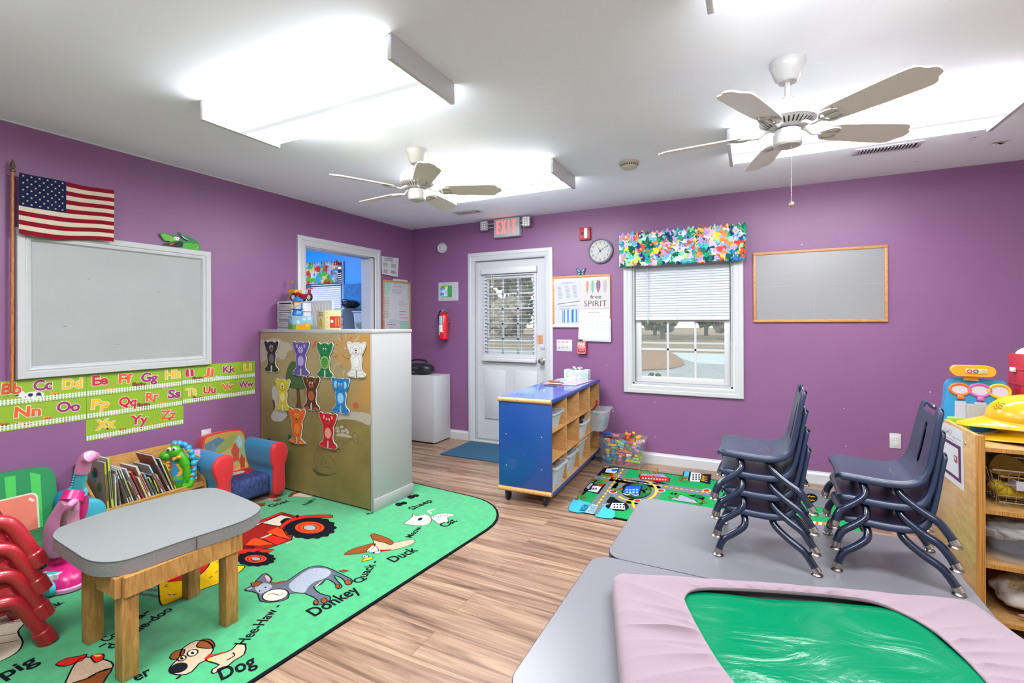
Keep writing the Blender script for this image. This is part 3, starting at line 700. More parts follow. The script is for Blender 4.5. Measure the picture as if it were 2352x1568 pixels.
# fire pull station
p0, p1 = F(1328, 812), F(1349, 783); p0[2]-=0; c = (p0+p1)/2
r = T('fire_pull_station', 'red FIRE pull station under the hanging calendar', 'alarm', c)
b = MB(); slab(b, p0[0], p0[2], p1[0], p1[2]-.001, .04, RED, .003); a = Art(b, mapYp(YB-.0402)); WP = C('#ece6e0')
a.textc('FIRE', (c[0], c[2]+.03), .038, WP, 1, .02, .8)
for z in (c[2]+.004,): a.line([(p0[0]+.006, z), (p1[0]-.006, z)], .003, WP, 1, raw=True)
a.line([(p0[0]+.008, c[2]-.012), (p1[0]-.008, c[2]-.012), (p1[0]-.008, c[2]-.05), (p0[0]+.008, c[2]-.05)], .003, WP, 1, True, raw=True)
a.scrawl((c[0]-.025, c[2]-.03), (c[0]+.025, c[2]-.03), .012, WP, 1, .003, 3); a.scrawl((c[0]-.035, c[2]-.06), (c[0]+.035, c[2]-.06), .006, WP, 1, .002, 4)
b.build('body', r)
b = MB(); b.box(c[0]-.03, YB-.048, c[2]-.046, c[0]+.03, YB-.0405, c[2]-.034, RED, .002); b.build('pull_handle', r)
# right wall outlet
def outlet(label, c, X):
    r = T('wall_outlet', label, 'outlet', c); b = MB(); b.box(-.035, -.006, -.057, .035, 0, .057, WHITE2, .002, X); b.build('plate', r)
    for s_ in (-.02, .02):
        b = MB(); b.lathe([(0, 0), (.016, 0), (.016, .002), (0, .002)], M('socket_face', '#d0cec9', .4), 18, X @ Matrix.Translation((0, -.006, s_)) @ Matrix.Rotation(math.pi/2, 4, 'X'))
        for dx in (-.006, .006): b.box(dx-.001, -.0086, s_-.005, dx+.001, -.008, s_+.004, BLACK, 0, X)
        b.build('socket', r)
outlet('white wall outlet behind the right chair stack', F(2056, 1012), Matrix.Translation(F(2056, 1012)))
outlet('white wall outlet on the left wall behind the armchair', PX(473, 1003, XL), Matrix.Translation(PX(473, 1003, XL)) @ Matrix.Rotation(math.pi/2, 4, 'Z'))
# sticky note on the door
p = PY(1241, 779, YB+.03); r = T('door_note', 'small orange lock-door note above the door knob', 'note', p)
b = MB(); b.box(p[0]-.033, YB+.028, p[2]-.048, p[0]+.03, YB+.0295, p[2]+.045, C('#c98f62')); a = Art(b, mapYp(YB+.0279)); BR = C('#4a2c1c')
a.textc('Must', (p[0], p[2]+.028), .013, BR, 1); a.textc('lock', (p[0], p[2]+.006), .013, BR, 1); a.scrawl((p[0]-.024, p[2]-.02), (p[0]+.024, p[2]-.02), .011, BR, 1, .002, 5); a.line([(p[0], p[2]-.022), (p[0], p[2]-.042)], .003, BR, 1, raw=True); a.line([(p[0]-.01, p[2]-.034), (p[0], p[2]-.043), (p[0]+.01, p[2]-.034)], .003, BR, 1, raw=True)
b.build('paper', r)
# cork board, papers, calendar, butterfly
x0, x1 = F(1270, 0+700)[0], F(1403.5, 700)[0]; z0, z1 = F(1287, 750)[2], F(1340, 632)[2]
r = T('notice_board', 'oak framed notice board between the door and window', 'notice board', ((x0+x1)/2, YB, z0))
b = MB(); slab(b, x0+.01, z0+.01, x1-.01, z1-.01, .008, C('#e2e0de')); b.build('panel', r)
b = MB()
for q_ in ((x0, z1-.022, x1, z1), (x0, z0+.02, x0+.02, z1-.022), (x1-.02, z0+.02, x1, z1-.022)): slab(b, *q_, .016, OAK, .003)
b.build('frame', r)
b = MB(); slab(b, x0, z0-.008, x1, z0+.022, .02, WHITE2, .003); b.build('marker_tray', r)
def sheet(name, label, cat, pts, y, m=None, art=None, group=None, sag=.0):
    """paper pinned to a wall; pts = photo corners tl,tr,br,bl on the plane y"""
    P = [PY(u, v, y) for u, v in pts]; c = sum(P, Vector())/4; r = T(name, label, cat, c, group=group)
    b = MB(); pm = m or PAPER; b.add([p for p in P]+[p+Vector((0, .0008, 0)) for p in P], [(0, 3, 2, 1), (4, 5, 6, 7), (0, 1, 5, 4), (1, 2, 6, 5), (2, 3, 7, 6), (3, 0, 4, 7)], pm)
    if art:
        tl, tr, br_, bl = P
        def f(x, yy, h): p = (tl*(1-x)+tr*x)*(yy)+(bl*(1-x)+br_*x)*(1-yy); return Vector((p.x, y-.0006-h, p.z))
        art(Art(b, f, .0003))
    b.build('sheet', r); return r
def lines(a, x0, x1, y0, y1, n, m, w_=.008, seed=1, ragged=.4):
    rnd = random.Random(seed)
    for k in range(n):
        y = y0+(y1-y0)*k/max(1, n-1); a.fill([(x0, y-w_/2), (x1-(x1-x0)*ragged*rnd.random(), y-w_/2), (x1-(x1-x0)*ragged*rnd.random(), y+w_/2), (x0, y+w_/2)], m, 1, raw=True)
GREY = C('#8c8c90', .9, .1); DGREY = C('#55555c', .9, .1); BLUEP = C('#1f6fc0', .8, .1)
def art_sched(a):
    for x0, x1 in ((.33, .36), (.39, .42), (.52, .57), (.68, .76), (.84, .88)): a.fill([(x0, .1), (x1, .1), (x1, .72), (x0, .72)], BLUEP, 1, raw=True)
    lines(a, .2, .9, .78, .9, 2, GREY, .03, 2); a.line([(.18, .08), (.95, .08), (.95, .74), (.18, .74)], .006, GREY, 1, True, raw=True)
sheet('weekly_schedule', 'sheet with blue column bars on the notice board', 'paper', [(1273, 700), (1332, 696), (1332, 744), (1273, 746)], YB-.011, art=art_sched)
def art_list(a):
    for x0, x1 in ((.12, .3), (.42, .6), (.7, .88)): lines(a, x0, x1, .22, .75, 9, GREY, .022, int(x0*100))
    lines(a, .3, .8, .88, .92, 2, GREY, .015, 4)
sheet('name_list', 'tilted typed list pinned at the notice board\'s upper left', 'paper', [(1271, 648), (1331, 642), (1337, 690), (1278, 698)], YB-.02, art=art_list)
def art_cal_top(a):
    for i, (x, c1, c2) in enumerate(((.25, '#d08a72', '#b0604c'), (.43, '#8fb0a0', '#4f7a70'), (.62, '#6d3f66', '#b98ab0'), (.84, '#b5a8a0', '#6f86a8'))):
        P = [Vector((x+(.07 if i else .045)*sx, y)) for sx, y in ((0, .95), (.8, .9), (1, .8), (.85, .68), (.3, .57), (0, .52), (-.3, .57), (-.85, .68), (-1, .8), (-.8, .9))]
        P = a.fill(P, C(c1), 1, 3, raw=True); a.line([(x, .95), (x, .52)], .008, C(c2), 2, raw=True)
        for k in range(6):
            y = .6+.055*k; a.line([(x-.045, y+.02), (x, y), (x+.045, y+.02)], .01, C(c2), 2, raw=True)
    for k in range(7): a.line([(0, .12+.13*k), (1, .125+.13*k)], .004, C('#c4bdb8'), .5, raw=True)
    tx = C('#3d3437'); a.text('free', (.36, .34), (.72, .34), .13, tx, 2, raw=True); a.text('SPIRIT', (.15, .08), (.9, .08), .2, tx, 2, -.012, raw=True)
def art_cal_grid(a):
    a.text('January 2025', (.3, .87), (.68, .87), .045, DGREY, 1, raw=True)
    for k in range(6): a.line([(.06, .76-.11*k), (.96, .76-.11*k)], .003, C('#b4b4b8'), 1, raw=True)
    for k in range(8): a.line([(.06+.1286*k, .76), (.06+.1286*k, .21)], .003, C('#c2c2c6'), 1, raw=True)
    for k in range(7): a.line([(.09+.1286*k, .79), (.15+.1286*k, .79)], .008, GREY, 1, raw=True)
    n = 0
    for j in range(5):
        for k in range(7):
            if (j == 0 and k < 3) or n > 30: continue
            n += 1; x = .07+.1286*k; y = .71-.11*j; a.text(str(n), (x, y), (x+(.016 if n < 10 else .03), y), .022, GREY, 1, raw=True)
r = T('wall_calendar', 'hanging January calendar with a free SPIRIT feather picture', 'calendar', F(1366, 710))
def cpage(nm, pts, y, m, art):
    P = [PY(u, v, y) for u, v in pts]; b = MB(); b.add(P+[p+Vector((0, .002, 0)) for p in P], [(0, 3, 2, 1), (4, 5, 6, 7), (0, 1, 5, 4), (1, 2, 6, 5), (2, 3, 7, 6), (3, 0, 4, 7)], m)
    tl, tr, br_, bl = P
    def f(x, yy, h): p = (tl*(1-x)+tr*x)*yy+(bl*(1-x)+br_*x)*(1-yy); return Vector((p.x, p.y-.0006-h, p.z))
    if art: art(Art(b, f, .0003))
    b.build(nm, r)
cpage('picture_page', [(1333, 642), (1400.5, 638), (1401, 709), (1331, 709)], YB-.024, C('#bab5b3'), art_cal_top)
cpage('date_page', [(1331, 709.5), (1401, 709.5), (1398.5, 782), (1328, 779)], YB-.026, C('#c6c7cc'), art_cal_grid)
cpage('back_pages', [(1340, 732), (1403, 732), (1403.5, 785), (1338, 783)], YB-.022, C('#bcbdc3'), None)
c = F(1335, 626); r = T('butterfly_ornament', 'small blue-green butterfly on top of the notice board', 'ornament', c)
yy = YB-.012
for s_ in (-1, 1):
    b = MB(); a = Art(b, lambda x, y, h: Vector((c[0]+s_*x, yy-.003-h, c[2]+y)))
    Xb = Matrix.Translation((c[0], yy, c[2])) @ Matrix.Diagonal((s_, 1, 1, 1))
    out = [(0, .0), (.012, .025), (.035, .042), (.05, .04), (.046, .02), (.034, .002), (.034, -.014), (.024, -.032), (.006, -.02)]
    P = cr(out, True, 4)
    if s_ > 0: b.prism([(p.x, -p.y) for p in P], 0, .003, C('#24304a'), Xb @ Matrix.Rotation(-math.pi/2, 4, 'X') @ Matrix.Diagonal((1, 1, 1, 1)))
    else: b.prism([(-p.x, -p.y) for p in P], 0, .003, C('#24304a'), Matrix.Translation((c[0], yy, c[2])) @ Matrix.Rotation(-math.pi/2, 4, 'X'))
    a.fill([(.008, .008), (.022, .028), (.038, .034), (.032, .014)], C('#5fa6c0'), 1, 3, raw=True); a.fill([(.008, -.006), (.026, -.002), (.024, -.022), (.01, -.016)], C('#4fb38c'), 1, 3, raw=True)
    b.build('wing', r)
b = MB(); b.tube([(c[0], yy-.002, c[2]-.025), (c[0], yy-.002, c[2]+.015)], [.002, .003], BLACK, 6); b.build('body', r)

# ------------------------------------------------------------------ things on the ceiling
CREAMP = M('fan_almond_enamel', '#c6c3b9', .3); FANW = M('fan_white_enamel', '#cccbca', .25)
def fan(label, c, ang, m, bl, rod, chain):
    r = T('ceiling_fan', label, 'fan', (c[0], c[1], ZC), group='five-blade ceiling fans')
    b = L(); b.lathe([(.068, -.0005), (.07, -.012), (.062, -.035), (.05, -.07), (.042, -.085), (.036, -.09), (.014, -.09)], m, 32)
    b.build('canopy', r)
    zt = -.09-rod
    b = L(); b.tube([(0, 0, -.08), (0, 0, zt)], .011, m, 14); b.lathe([(.011, zt+.03), (.02, zt+.026), (.022, zt)], m, 16); b.build('downrod', r)
    b = L(); b.lathe([(.02, zt), (.075, zt-.006), (.1, zt-.018), (.106, zt-.03), (.106, zt-.068), (.11, zt-.072), (.11, zt-.08), (.1, zt-.084), (.06, zt-.11), (.03, zt-.11)], m, 40); o = b.build('motor_housing', r)
    b = L()
    for k in range(32):
        a = 2*math.pi*k/32; d = Vector((math.cos(a), math.sin(a), 0)); n_ = Vector((-d.y, d.x, 0))*.0028
        p, q_ = d*.096+Vector((0, 0, zt-.0865)), d*.072+Vector((0, 0, zt-.1035)); b.add([p-n_, p+n_, q_+n_, q_-n_], [(0, 1, 2, 3)], BLACK)
    b.build('cooling_slots', o)
    zb = zt-.115
    b = L(); b.lathe([(.03, zb+.01), (.05, zb-.002), (.05, zb-.012), (.056, zb-.018), (.056, zb-.062), (.05, zb-.07), (.02, zb-.078), (0, zb-.078)], m, 30); b.build('switch_housing', r)
    for k in range(5):
        A = Matrix.Rotation(math.radians(ang+72*k), 4, 'Z')
        PT = A @ Matrix.Translation((0, 0, zb-.002)) @ Matrix.Rotation(math.radians(-13), 4, 'X')
        b = L(); out = [(.165, -.03), (.19, -.05), (.25, -.058), (.46, -.068), (.51, -.06), (.525, -.035), (.545, -.02), (.55, 0), (.545, .02), (.525, .035), (.51, .06), (.46, .068), (.25, .058), (.19, .05), (.165, .03)]
        b.prism(cr(out, True, 3), -.003, .003, bl, PT); o = b.build('blade', r)
        b = L(); b.tube([A @ Vector(p) for p in ((.05, 0, zb+.016), (.085, 0, zb+.006), (.11, 0, zb-.012), (.15, 0, zb-.01))], [.009, .008, .008, .007], m, 8)
        for yy in (-.035, 0, .035): b.tube([PT @ Vector(p) for p in cr([(.145, yy*.2, -.006), (.175, yy*1.1, -.008), (.215, yy, -.006)], False, 3)], .005, m, 6)
        b.tube([PT @ Vector(p) for p in cr([(.2, -.04, -.006), (.225, -.02, -.006), (.215, 0, -.006), (.225, .02, -.006), (.2, .04, -.006)], False, 3)], .004, m, 6)
        for yy in (-.035, 0, .035): b.ball((.212, yy, -.006), (.006, .006, .004), STEEL, 6, PT)
        b.build('blade_iron', o)
    if chain:
        b = L()
        for i in range(46): b.ball((.012, -.02, zb-.075-i*.0052), .0021, STEEL, 5)
        zc = zb-.075-46*.0052; b.ball((.012, -.02, zc-.012), (.011, .011, .012), M('brass_bead', '#b8977a', .3, metal=.7), 10); b.build('pull_chain', r)
    return r
fan('almond ceiling fan further back, near the exit sign', (-1.941, 2.494), -44, CREAMP, M('almond_blade', '#dcd5c2', .45), .05, False)
fan('white ceiling fan with a hanging pull chain, nearest the camera', (.138, 2.379), -41, FANW, M('white_blade', '#e6e3e0', .4), .09, True)
def vent(label, c, l, w_, rz, m, slot):
    r = T('ceiling_vent', label, 'vent', (c[0], c[1], ZC), rz, 'ceiling air vents')
    b = L(); b.box(-l/2, -w_/2, -.006, l/2, w_/2, -.0005, m, .002); b.build('frame', r)
    b = L(); b.box(-l/2+.03, -w_/2+.025, -.0066, l/2-.03, w_/2-.025, -.006, BLACK); b.build('dark_slot', r)
    b = L(); n = int((l-.06)/.018)
    for k in range(n):
        x = -l/2+.035+k*(l-.07)/n; b.box(x, -w_/2+.025, -.011, x+.005, w_/2-.025, -.0066, m)
    b.build('louvres', r)
vent('ceiling air vent near the exit sign', (-2.565, 4.12), .3, .14, 0, M('vent_grey', '#bdbab8', .5), 0)
vent('ceiling air vent below the right end of the rear fixture', (.78, 3.86), .36, .13, 0, WHITE2, 0)
r = T('smoke_detector', 'round cream smoke detector on the ceiling', 'smoke detector', (-.77, 3.371, ZC)); SM = M('smoke_cream', '#c4bcab', .45)
b = L(); b.lathe([(.07, -.0005), (.07, -.012), (.06, -.016), (.06, -.03), (.05, -.042), (.03, -.045), (0, -.045)], SM, 30); o = b.build('housing', r)
b = L()
for k in range(24): a = 2*math.pi*k/24; b.box(.0595, -.004, -.029, .061, .004, -.019, BLACK, 0, Matrix.Rotation(a, 4, 'Z'))
b.build('vents', o)
for i, (u, v, s_) in enumerate(((2236, 318, .03), (2106, 371, .02), (2300, 327, .05))):
    p = PZ(u, v, ZC); b = MB()
    for k in range(6): b.add([p+Vector((random.uniform(-1, 1)*s_, random.uniform(-1, 1)*s_, -.0006)) for _ in range(3)], [(0, 1, 2)], M('patched_ceiling', '#d9d2d0', .9))
    struct(b.build('trim_%d' % (3+i), smooth=False))
# ------------------------------------------------------------------ farm rug
RK6 = lambda p: PZ(580+p[0]/3.35, 1100+p[1]/3.35, .008)
RK5 = lambda p: PZ(p[0]/2.861, 1020+p[1]/2.861, .008)
GREEN = M('green_rug_pile', '#2c9a60', .95, spec=.05, var=.13, scale=22, bump=.9, bscale=700, sheen=.3)
def pile(c): return M('pile_'+c.strip('#'), c, .95, spec=.05, var=.1, scale=90, bump=.5, bscale=700)
NV = pile('#15161c')
ra = math.radians(-5.2); rug0 = Vector((-1.645, 1.139))
b = MB(); out = [rug0+rot2(p, math.cos(ra), math.sin(ra)) for p in rrect(-1.93, -1.6, 0, 1.93, .42, 8)]
b.prism(out, .0006, .007, NV)
inn = [rug0+rot2(p, math.cos(ra), math.sin(ra)) for p in rrect(-1.915, -1.585, -.015, 1.915, .405, 8)]
b.prism(inn, .002, .008, GREEN)
a6 = Art(b, lambda x, y, h: Vector((x, y, .008+h)), .00035, RK6); a5 = Art(b, a6.f, .00035, RK5)
red, orange, dred, grey, lgrey, hay, brown, tan, cream, pink, yel = (pile(c) for c in ('#c4251d', '#e0431c', '#8c1f1a', '#565a66', '#8e94a0', '#e0b414', '#7d431f', '#b39a80', '#c9bda8', '#c58f92', '#e2b21e'))
lw = .006
# hay, fork, tractor
a5.shape([(1045, 880), (1080, 810), (1180, 765), (1300, 720), (1440, 685), (1480, 700), (1550, 790), (1610, 800), (1560, 850), (1460, 905), (1300, 965), (1100, 1050), (1055, 1045), (1045, 980)], hay, NV, lw)
rnd = random.Random(5)
for _ in range(46):
    x, y = rnd.uniform(1070, 1500), 0; y = 1050-(x-1050)*.46-rnd.uniform(10, 200); 
    if y < 800-(x-1100)*.3: continue
    a5.line([(x, y), (x+rnd.uniform(8, 26), y+rnd.uniform(-16, 4))], .005, NV, 2)
a5.shape([(665, 918), (700, 908), (940, 938), (938, 958)], brown, NV, .004, sm=0)
for q in ([(930, 950), (980, 938), (1050, 922)], [(940, 955), (925, 985), (990, 990), (1048, 1003)], [(960, 955), (1045, 960)]): a5.line(q, .016, grey, 2)
a5.shape([(1100, 905), (1215, 828), (1228, 893)], red, NV, lw, 3, 0)
a5.shape([(1300, 855), (1310, 790), (1375, 715), (1450, 680), (1470, 690), (1400, 740), (1370, 800), (1325, 850)], red, NV, lw, 3, 2)
a6.shape([(-80, 420), (0, 360), (15, 345), (230, 256), (345, 290), (300, 470), (160, 520), (20, 560), (-120, 600), (-180, 560)], dred, NV, lw, 2, 0)
a6.shape([(-70, 370), (225, 254), (232, 266), (-50, 385)], red, NV, .004, 4, 0)
a6.shape([(5, 350), (100, 305), (112, 320), (20, 365)], cream, NV, lw, 3, 0)
a6.shape([(70, 340), (220, 275), (335, 303), (205, 365)], cream, NV, .012, 3, 0)
a6.shape([(215, 325), (260, 300), (310, 310), (280, 340), (225, 345)], NV, None, 0, 4)
a6.shape([(110, 405), (215, 360), (260, 430), (300, 465), (200, 445), (115, 420)], orange, NV, .005, 3, 0)
a6.shape([(-20, 470), (30, 450), (165, 500), (60, 515), (-60, 510)], orange, NV, .005, 3, 0)
a6.shape([(70, 455), (150, 425), (275, 470), (185, 510)], red, NV, .005, 4, 0)
a6.shape([(60, 455), (138, 422), (150, 426), (72, 460)], cream, None, 0, 5, 0)
a6.shape([(-150, 565), (-50, 520), (170, 545), (120, 570), (-60, 590)], red, NV, .005, 3, 0)
for k in range(9): a6.line([(-60+k*10, 515+k*.5), (-75+k*10, 540)], .005, NV, 4)
def wheel(c, R, n):
    P = [(c[0]+R[0]*(1+.05*math.cos(n*t))*math.cos(t), c[1]+R[1]*(1+.05*math.cos(n*t))*math.sin(t)) for t in [2*math.pi*k/120 for k in range(120)]]
    a6.fill(P, NV, 5); a6.fill(ell(*c, R[0]*.56, R[1]*.53, 32), orange, 6); a6.line(ell(*c, R[0]*.43, R[1]*.4, 32), .007, dred, 7, True); a6.fill(ell(c[0], c[1]+1, R[0]*.25, R[1]*.25, 24), lgrey, 7); a6.line(ell(c[0], c[1]+1, R[0]*.25, R[1]*.25, 24), .005, NV, 8, True)
wheel((440, 375), (200, 85), 15); wheel((25, 615), (150, 56), 13)
a6.shape([(205, 375), (270, 315), (400, 282), (590, 276), (615, 288), (600, 300), (430, 300), (300, 330), (230, 378)], red, NV, .005, 6, 2)
a6.line([(255, 490), (300, 480), (262, 500)], .008, cream, 5)
a6.line([(345, 300), (350, 278)], .01, NV, 6); a6.fill(ell(345, 285, 16, 6, 12), NV, 6)
# donkey
a6.shape([(0, 815), (20, 790), (80, 730), (115, 733), (150, 770), (140, 797), (250, 790), (330, 740), (430, 680), (520, 668), (600, 690), (660, 720), (760, 770), (768, 795), (735, 815), (690, 765), (625, 740), (660, 790), (690, 825), (660, 845), (630, 800), (570, 770), (530, 810), (470, 830), (520, 880), (590, 900), (597, 930), (540, 962), (480, 970), (470, 950), (500, 930), (400, 880), (290, 880), (270, 920), (180, 945), (60, 940), (40, 880), (-40, 860), (-60, 850)], grey, NV, lw, 1, 2)
a6.shape([(285, 805), (370, 735), (450, 690), (560, 688), (605, 718), (560, 763), (480, 790), (430, 828), (400, 872), (330, 868), (290, 845)], lgrey, None, 0, 2)
a6.shape([(20, 830), (90, 800), (150, 820), (130, 850), (70, 880), (40, 870)], lgrey, None, 0, 2)
a6.shape(ell(175, 893, 102, 44, 20, -.18), cream, NV, lw, 3, 0); a6.line([(120, 890), (150, 880), (210, 895), (240, 880)], .004, NV, 4)
a6.shape([(470, 830), (550, 768), (560, 765), (500, 825)], cream, NV, .004, 3, 0)
for c in ((735, 795, 26, 20), (655, 825, 16, 17), (550, 935, 24, 20), (488, 948, 18, 18)): a6.shape(ell(*c, 14), brown, NV, .004, 3, 0)
a6.shape([(0, 830), (-15, 800), (30, 790), (60, 785), (75, 800), (40, 825)], brown, NV, .004, 3, 1); a6.shape([(660, 708), (700, 698), (742, 704), (700, 718)], brown, NV, .004, 3, 1); a6.shape([(150, 800), (250, 778), (245, 795), (160, 812)], brown, None, 0, 3, 0)
a6.shape([(95, 745), (120, 745), (138, 770), (120, 790)], pink, None, 0, 3); a6.line([(0, 836), (-40, 850)], .015, lgrey, 3)
for c in ((55, 862), (100, 835)): a6.fill(ell(*c, 7, 5, 8), NV, 4)
# duck
a6.shape([(960, 550), (920, 440), (1000, 470), (1080, 490), (1160, 475), (1240, 463), (1246, 490), (1180, 520), (1080, 545), (1000, 555)], tan, NV, .004, 1, 2)
a6.shape([(705, 580), (740, 552), (790, 530), (830, 520), (880, 505), (930, 494), (945, 508), (890, 560), (760, 580)], brown, NV, .004, 2, 2)
a6.shape([(880, 550), (930, 510), (970, 545), (940, 562), (890, 560)], cream, NV, .004, 3)
a6.shape([(908, 432), (935, 420), (1000, 440), (1050, 460), (1085, 490), (1060, 508), (1020, 490), (960, 478), (925, 460)], brown, NV, .004, 3, 2)
a6.shape([(975, 545), (1070, 540), (1050, 552), (985, 556)], dred, None, 0, 3, 0); a6.shape([(930, 565), (985, 550), (980, 568), (940, 573)], cream, NV, .003, 2)
a6.line([(940, 568), (895, 572), (850, 588)], .022, pile('#2f8f86'), 2); a6.shape(ell(868, 596, 26, 14, 16), cream, NV, .004, 3, 0); a6.fill(ell(862, 597, 7, 4, 8), NV, 4); a6.fill(ell(876, 590, 6, 4, 8), NV, 4)
a6.shape([(840, 638), (860, 612), (890, 604), (922, 598), (926, 612), (895, 625), (860, 630)], yel, NV, .004, 4, 2)
# cat
a6.shape([(1370, 295), (1420, 272), (1480, 262), (1550, 272), (1545, 282), (1500, 295), (1505, 325), (1430, 342), (1400, 320)], cream, NV, .004, 1, 2)
a6.shape([(1165, 345), (1180, 330), (1230, 290), (1232, 262), (1262, 285), (1330, 272), (1375, 298), (1372, 330), (1340, 355), (1260, 358), (1200, 350)], cream, NV, .004, 2, 2)
a6.line([(1375, 265), (1350, 245), (1400, 232)], .016, cream, 2); a6.fill(ell(1290, 308, 20, 10, 12, -.4), NV, 3)
for k in range(7): a6.line([(1390+k*18, 285-k*2), (1396+k*18, 300-k*2)], .004, grey, 3)
for k in range(5): a6.line([(1300+k*14, 325-k*6), (1316+k*14, 332-k*6)], .003, NV, 3)
# goat, hoof marks, dog, rooster, pig
a6.shape([(-40, 150), (0, 130), (60, 120), (140, 122), (165, 148), (222, 148), (195, 172), (120, 166), (50, 180), (-40, 215)], tan, NV, .004, 1, 2); a6.shape([(150, 165), (205, 150), (225, 152), (190, 175)], brown, None, 0, 2, 0); a6.shape([(20, 190), (100, 185), (90, 205), (30, 212)], brown, NV, .004, 2, 0)
a6.shape([(275, 135), (300, 105), (350, 92), (420, 95), (470, 120), (440, 142), (350, 135), (300, 135)], cream, NV, .004, 1, 2); a6.shape([(275, 135), (300, 105), (350, 92), (370, 100), (320, 118), (300, 135)], brown, None, 0, 2, 1)
for c in ((1145, 190), (1237, 133)):
    a6.fill(ell(c[0]-18, c[1]+4, 30, 14, 14), NV, 1); a6.fill(ell(c[0]+20, c[1]-6, 26, 11, 14), NV, 1)
a5.shape([(1350, 1410), (1440, 1380), (1520, 1352), (1560, 1312), (1612, 1318), (1605, 1380), (1540, 1420), (1480, 1470), (1400, 1507), (1395, 1480), (1440, 1450), (1380, 1430)], tan, NV, lw, 1, 2)
a5.shape([(1180, 1400), (1200, 1342), (1290, 1290), (1370, 1300), (1402, 1350), (1350, 1420), (1310, 1440), (1260, 1495), (1190, 1517), (1120, 1502), (1115, 1470), (1150, 1430)], tan, NV, lw, 2, 2)
a5.shape([(1290, 1325), (1330, 1283), (1390, 1288), (1412, 1330), (1380, 1342), (1320, 1338)], brown, NV, .005, 3, 2); a5.shape([(1115, 1400), (1150, 1360), (1215, 1350), (1190, 1400), (1140, 1415)], brown, NV, .005, 3, 2)
a5.shape(ell(1175, 1470, 62, 32, 18, -.3), NV, None, 0, 3, 0)
for c in ((1265, 1372, 36, 20), (1195, 1408, 28, 16)): a5.shape(ell(*c, 16, -.3), cream, NV, .005, 4, 0); a5.fill(ell(c[0], c[1]+2, 12, 9, 10), NV, 6)
a5.line([(1355, 1412), (1390, 1378)], .018, red, 4); a5.fill(ell(1378, 1418, 14, 9, 10), yel, 5); a5.shape([(1400, 1380), (1480, 1362), (1490, 1370), (1420, 1386)], brown, None, 0, 3, 0); a5.line([(1420, 1500), (1440, 1480)], .005, NV, 4); a5.line([(1440, 1495), (1460, 1475)], .005, NV, 4); a5.line([(1490, 1420), (1540, 1390), (1530, 1370)], .005, NV, 4, sm=3)
a5.shape([(365, 1447), (430, 1410), (520, 1393), (570, 1380), (540, 1420), (430, 1458)], red, NV, .005, 2, 2); a5.shape([(600, 1390), (680, 1380), (675, 1415), (630, 1435), (610, 1420)], red, NV, .005, 3, 2); a5.fill(ell(640, 1388, 26, 9, 12), yel, 4)
a5.shape([(420, 1600), (450, 1520), (500, 1430), (560, 1398), (650, 1408), (730, 1430), (738, 1470), (640, 1500), (600, 1530), (480, 1568)], tan, NV, lw, 1, 2); a5.shape([(480, 1575), (560, 1545), (640, 1500), (738, 1470), (700, 1530), (640, 1600)], brown, NV, lw, 2, 2)
a5.shape([(-60, 1160), (60, 1118), (165, 1148), (175, 1165), (118, 1230), (150, 1300), (100, 1375), (-60, 1420)], cream, NV, lw, 1, 3)
for q in ([(0, 1185), (80, 1165), (150, 1160)], [(0, 1260), (60, 1250), (110, 1240)], [(0, 1310), (120, 1290)]): a5.line(q, .005, brown, 2)
a5.fill(ell(70, 1168, 26, 12, 12), pink, 2)
for t_, k, p0, p1, h in (('pig', 5, (20, 1545), (262, 1428), .075), ('Dog', 5, (1452, 1552), (1690, 1448), .075), ('-a-', 5, (880, 1175), (995, 1098), .05), ('Co', 5, (700, 1300), (790, 1248), .05), ('doodle-doo', 5, (740, 1345), (1142, 1082), .05), ('er', 5, (890, 1560), (1000, 1508), .06), ('nk', 5, (362, 1075), (430, 1038), .05), ('k', 5, (515, 893), (548, 875), .04), ('-', 5, (665, 1340), (712, 1315), .05), ('-', 5, (1175, 1550), (1205, 1530), .05),
        ('Donkey', 6, (478, 1058), (835, 858), .075), ('Duck', 6, (1088, 642), (1278, 548), .07), ('Quack -', 6, (840, 800), (970, 632), .052), ('Meow-', 6, (1222, 452), (1312, 366), .045), ('Cat', 6, (1482, 372), (1580, 322), .065), ('Sheep', 6, (1235, 238), (1390, 168), .06), ('Goat', 6, (138, 218), (288, 172), .06), ('Nah-', 6, (420, 202), (498, 150), .045), ('Ba', 6, (885, 275), (935, 262), .03)):
    (a5 if k == 5 else a6).text(t_, p0, p1, h, NV, 2, .025)
a5.text('Hee-Haw -', (1612, 1318), (1855, 1058), .05, NV, 2, .02)
o = b.build('farm_rug', smooth=False); tag(o, 'green farm animal rug under the small wooden-leg table', 'rug')

# ------------------------------------------------------------------ road map rug
RR = lambda p: PZ(1300+p[0]/3.5636, 980+p[1]/3.5636, .007)
b = MB(); rr_ = rrect(-1.175, 3.17, .62, 4.31, .05, 5); GR2 = pile('#1f8f4f')
b.prism(rr_, .0006, .006, NV); b.prism(rrect(-1.155, 3.19, .6, 4.29, .04, 5), .002, .007, GR2)
a = Art(b, lambda x, y, h: Vector((x, y, .007+h)), .0003, RR)
road, white_, blue_, water, wt, rb, dg = pile('#6e7074'), pile('#c4c6c8'), pile('#1c58b4'), pile('#41a8cc'), pile('#8fb5c4'), pile('#b02a24'), pile('#1f5f38')
a.fill([(22, 665), (70, 585), (150, 612), (205, 628), (150, 700), (40, 690)], water, 1, 2); a.fill([(245, 715), (285, 640), (370, 655), (400, 700), (380, 750), (250, 735)], water, 1, 2)
a.fill([(232, 395), (1260, 530), (1260, 578), (228, 424)], road, 2); a.fill([(430, 335), (520, 345), (255, 720), (150, 702)], road, 2)
wy = Vector((0, 0))
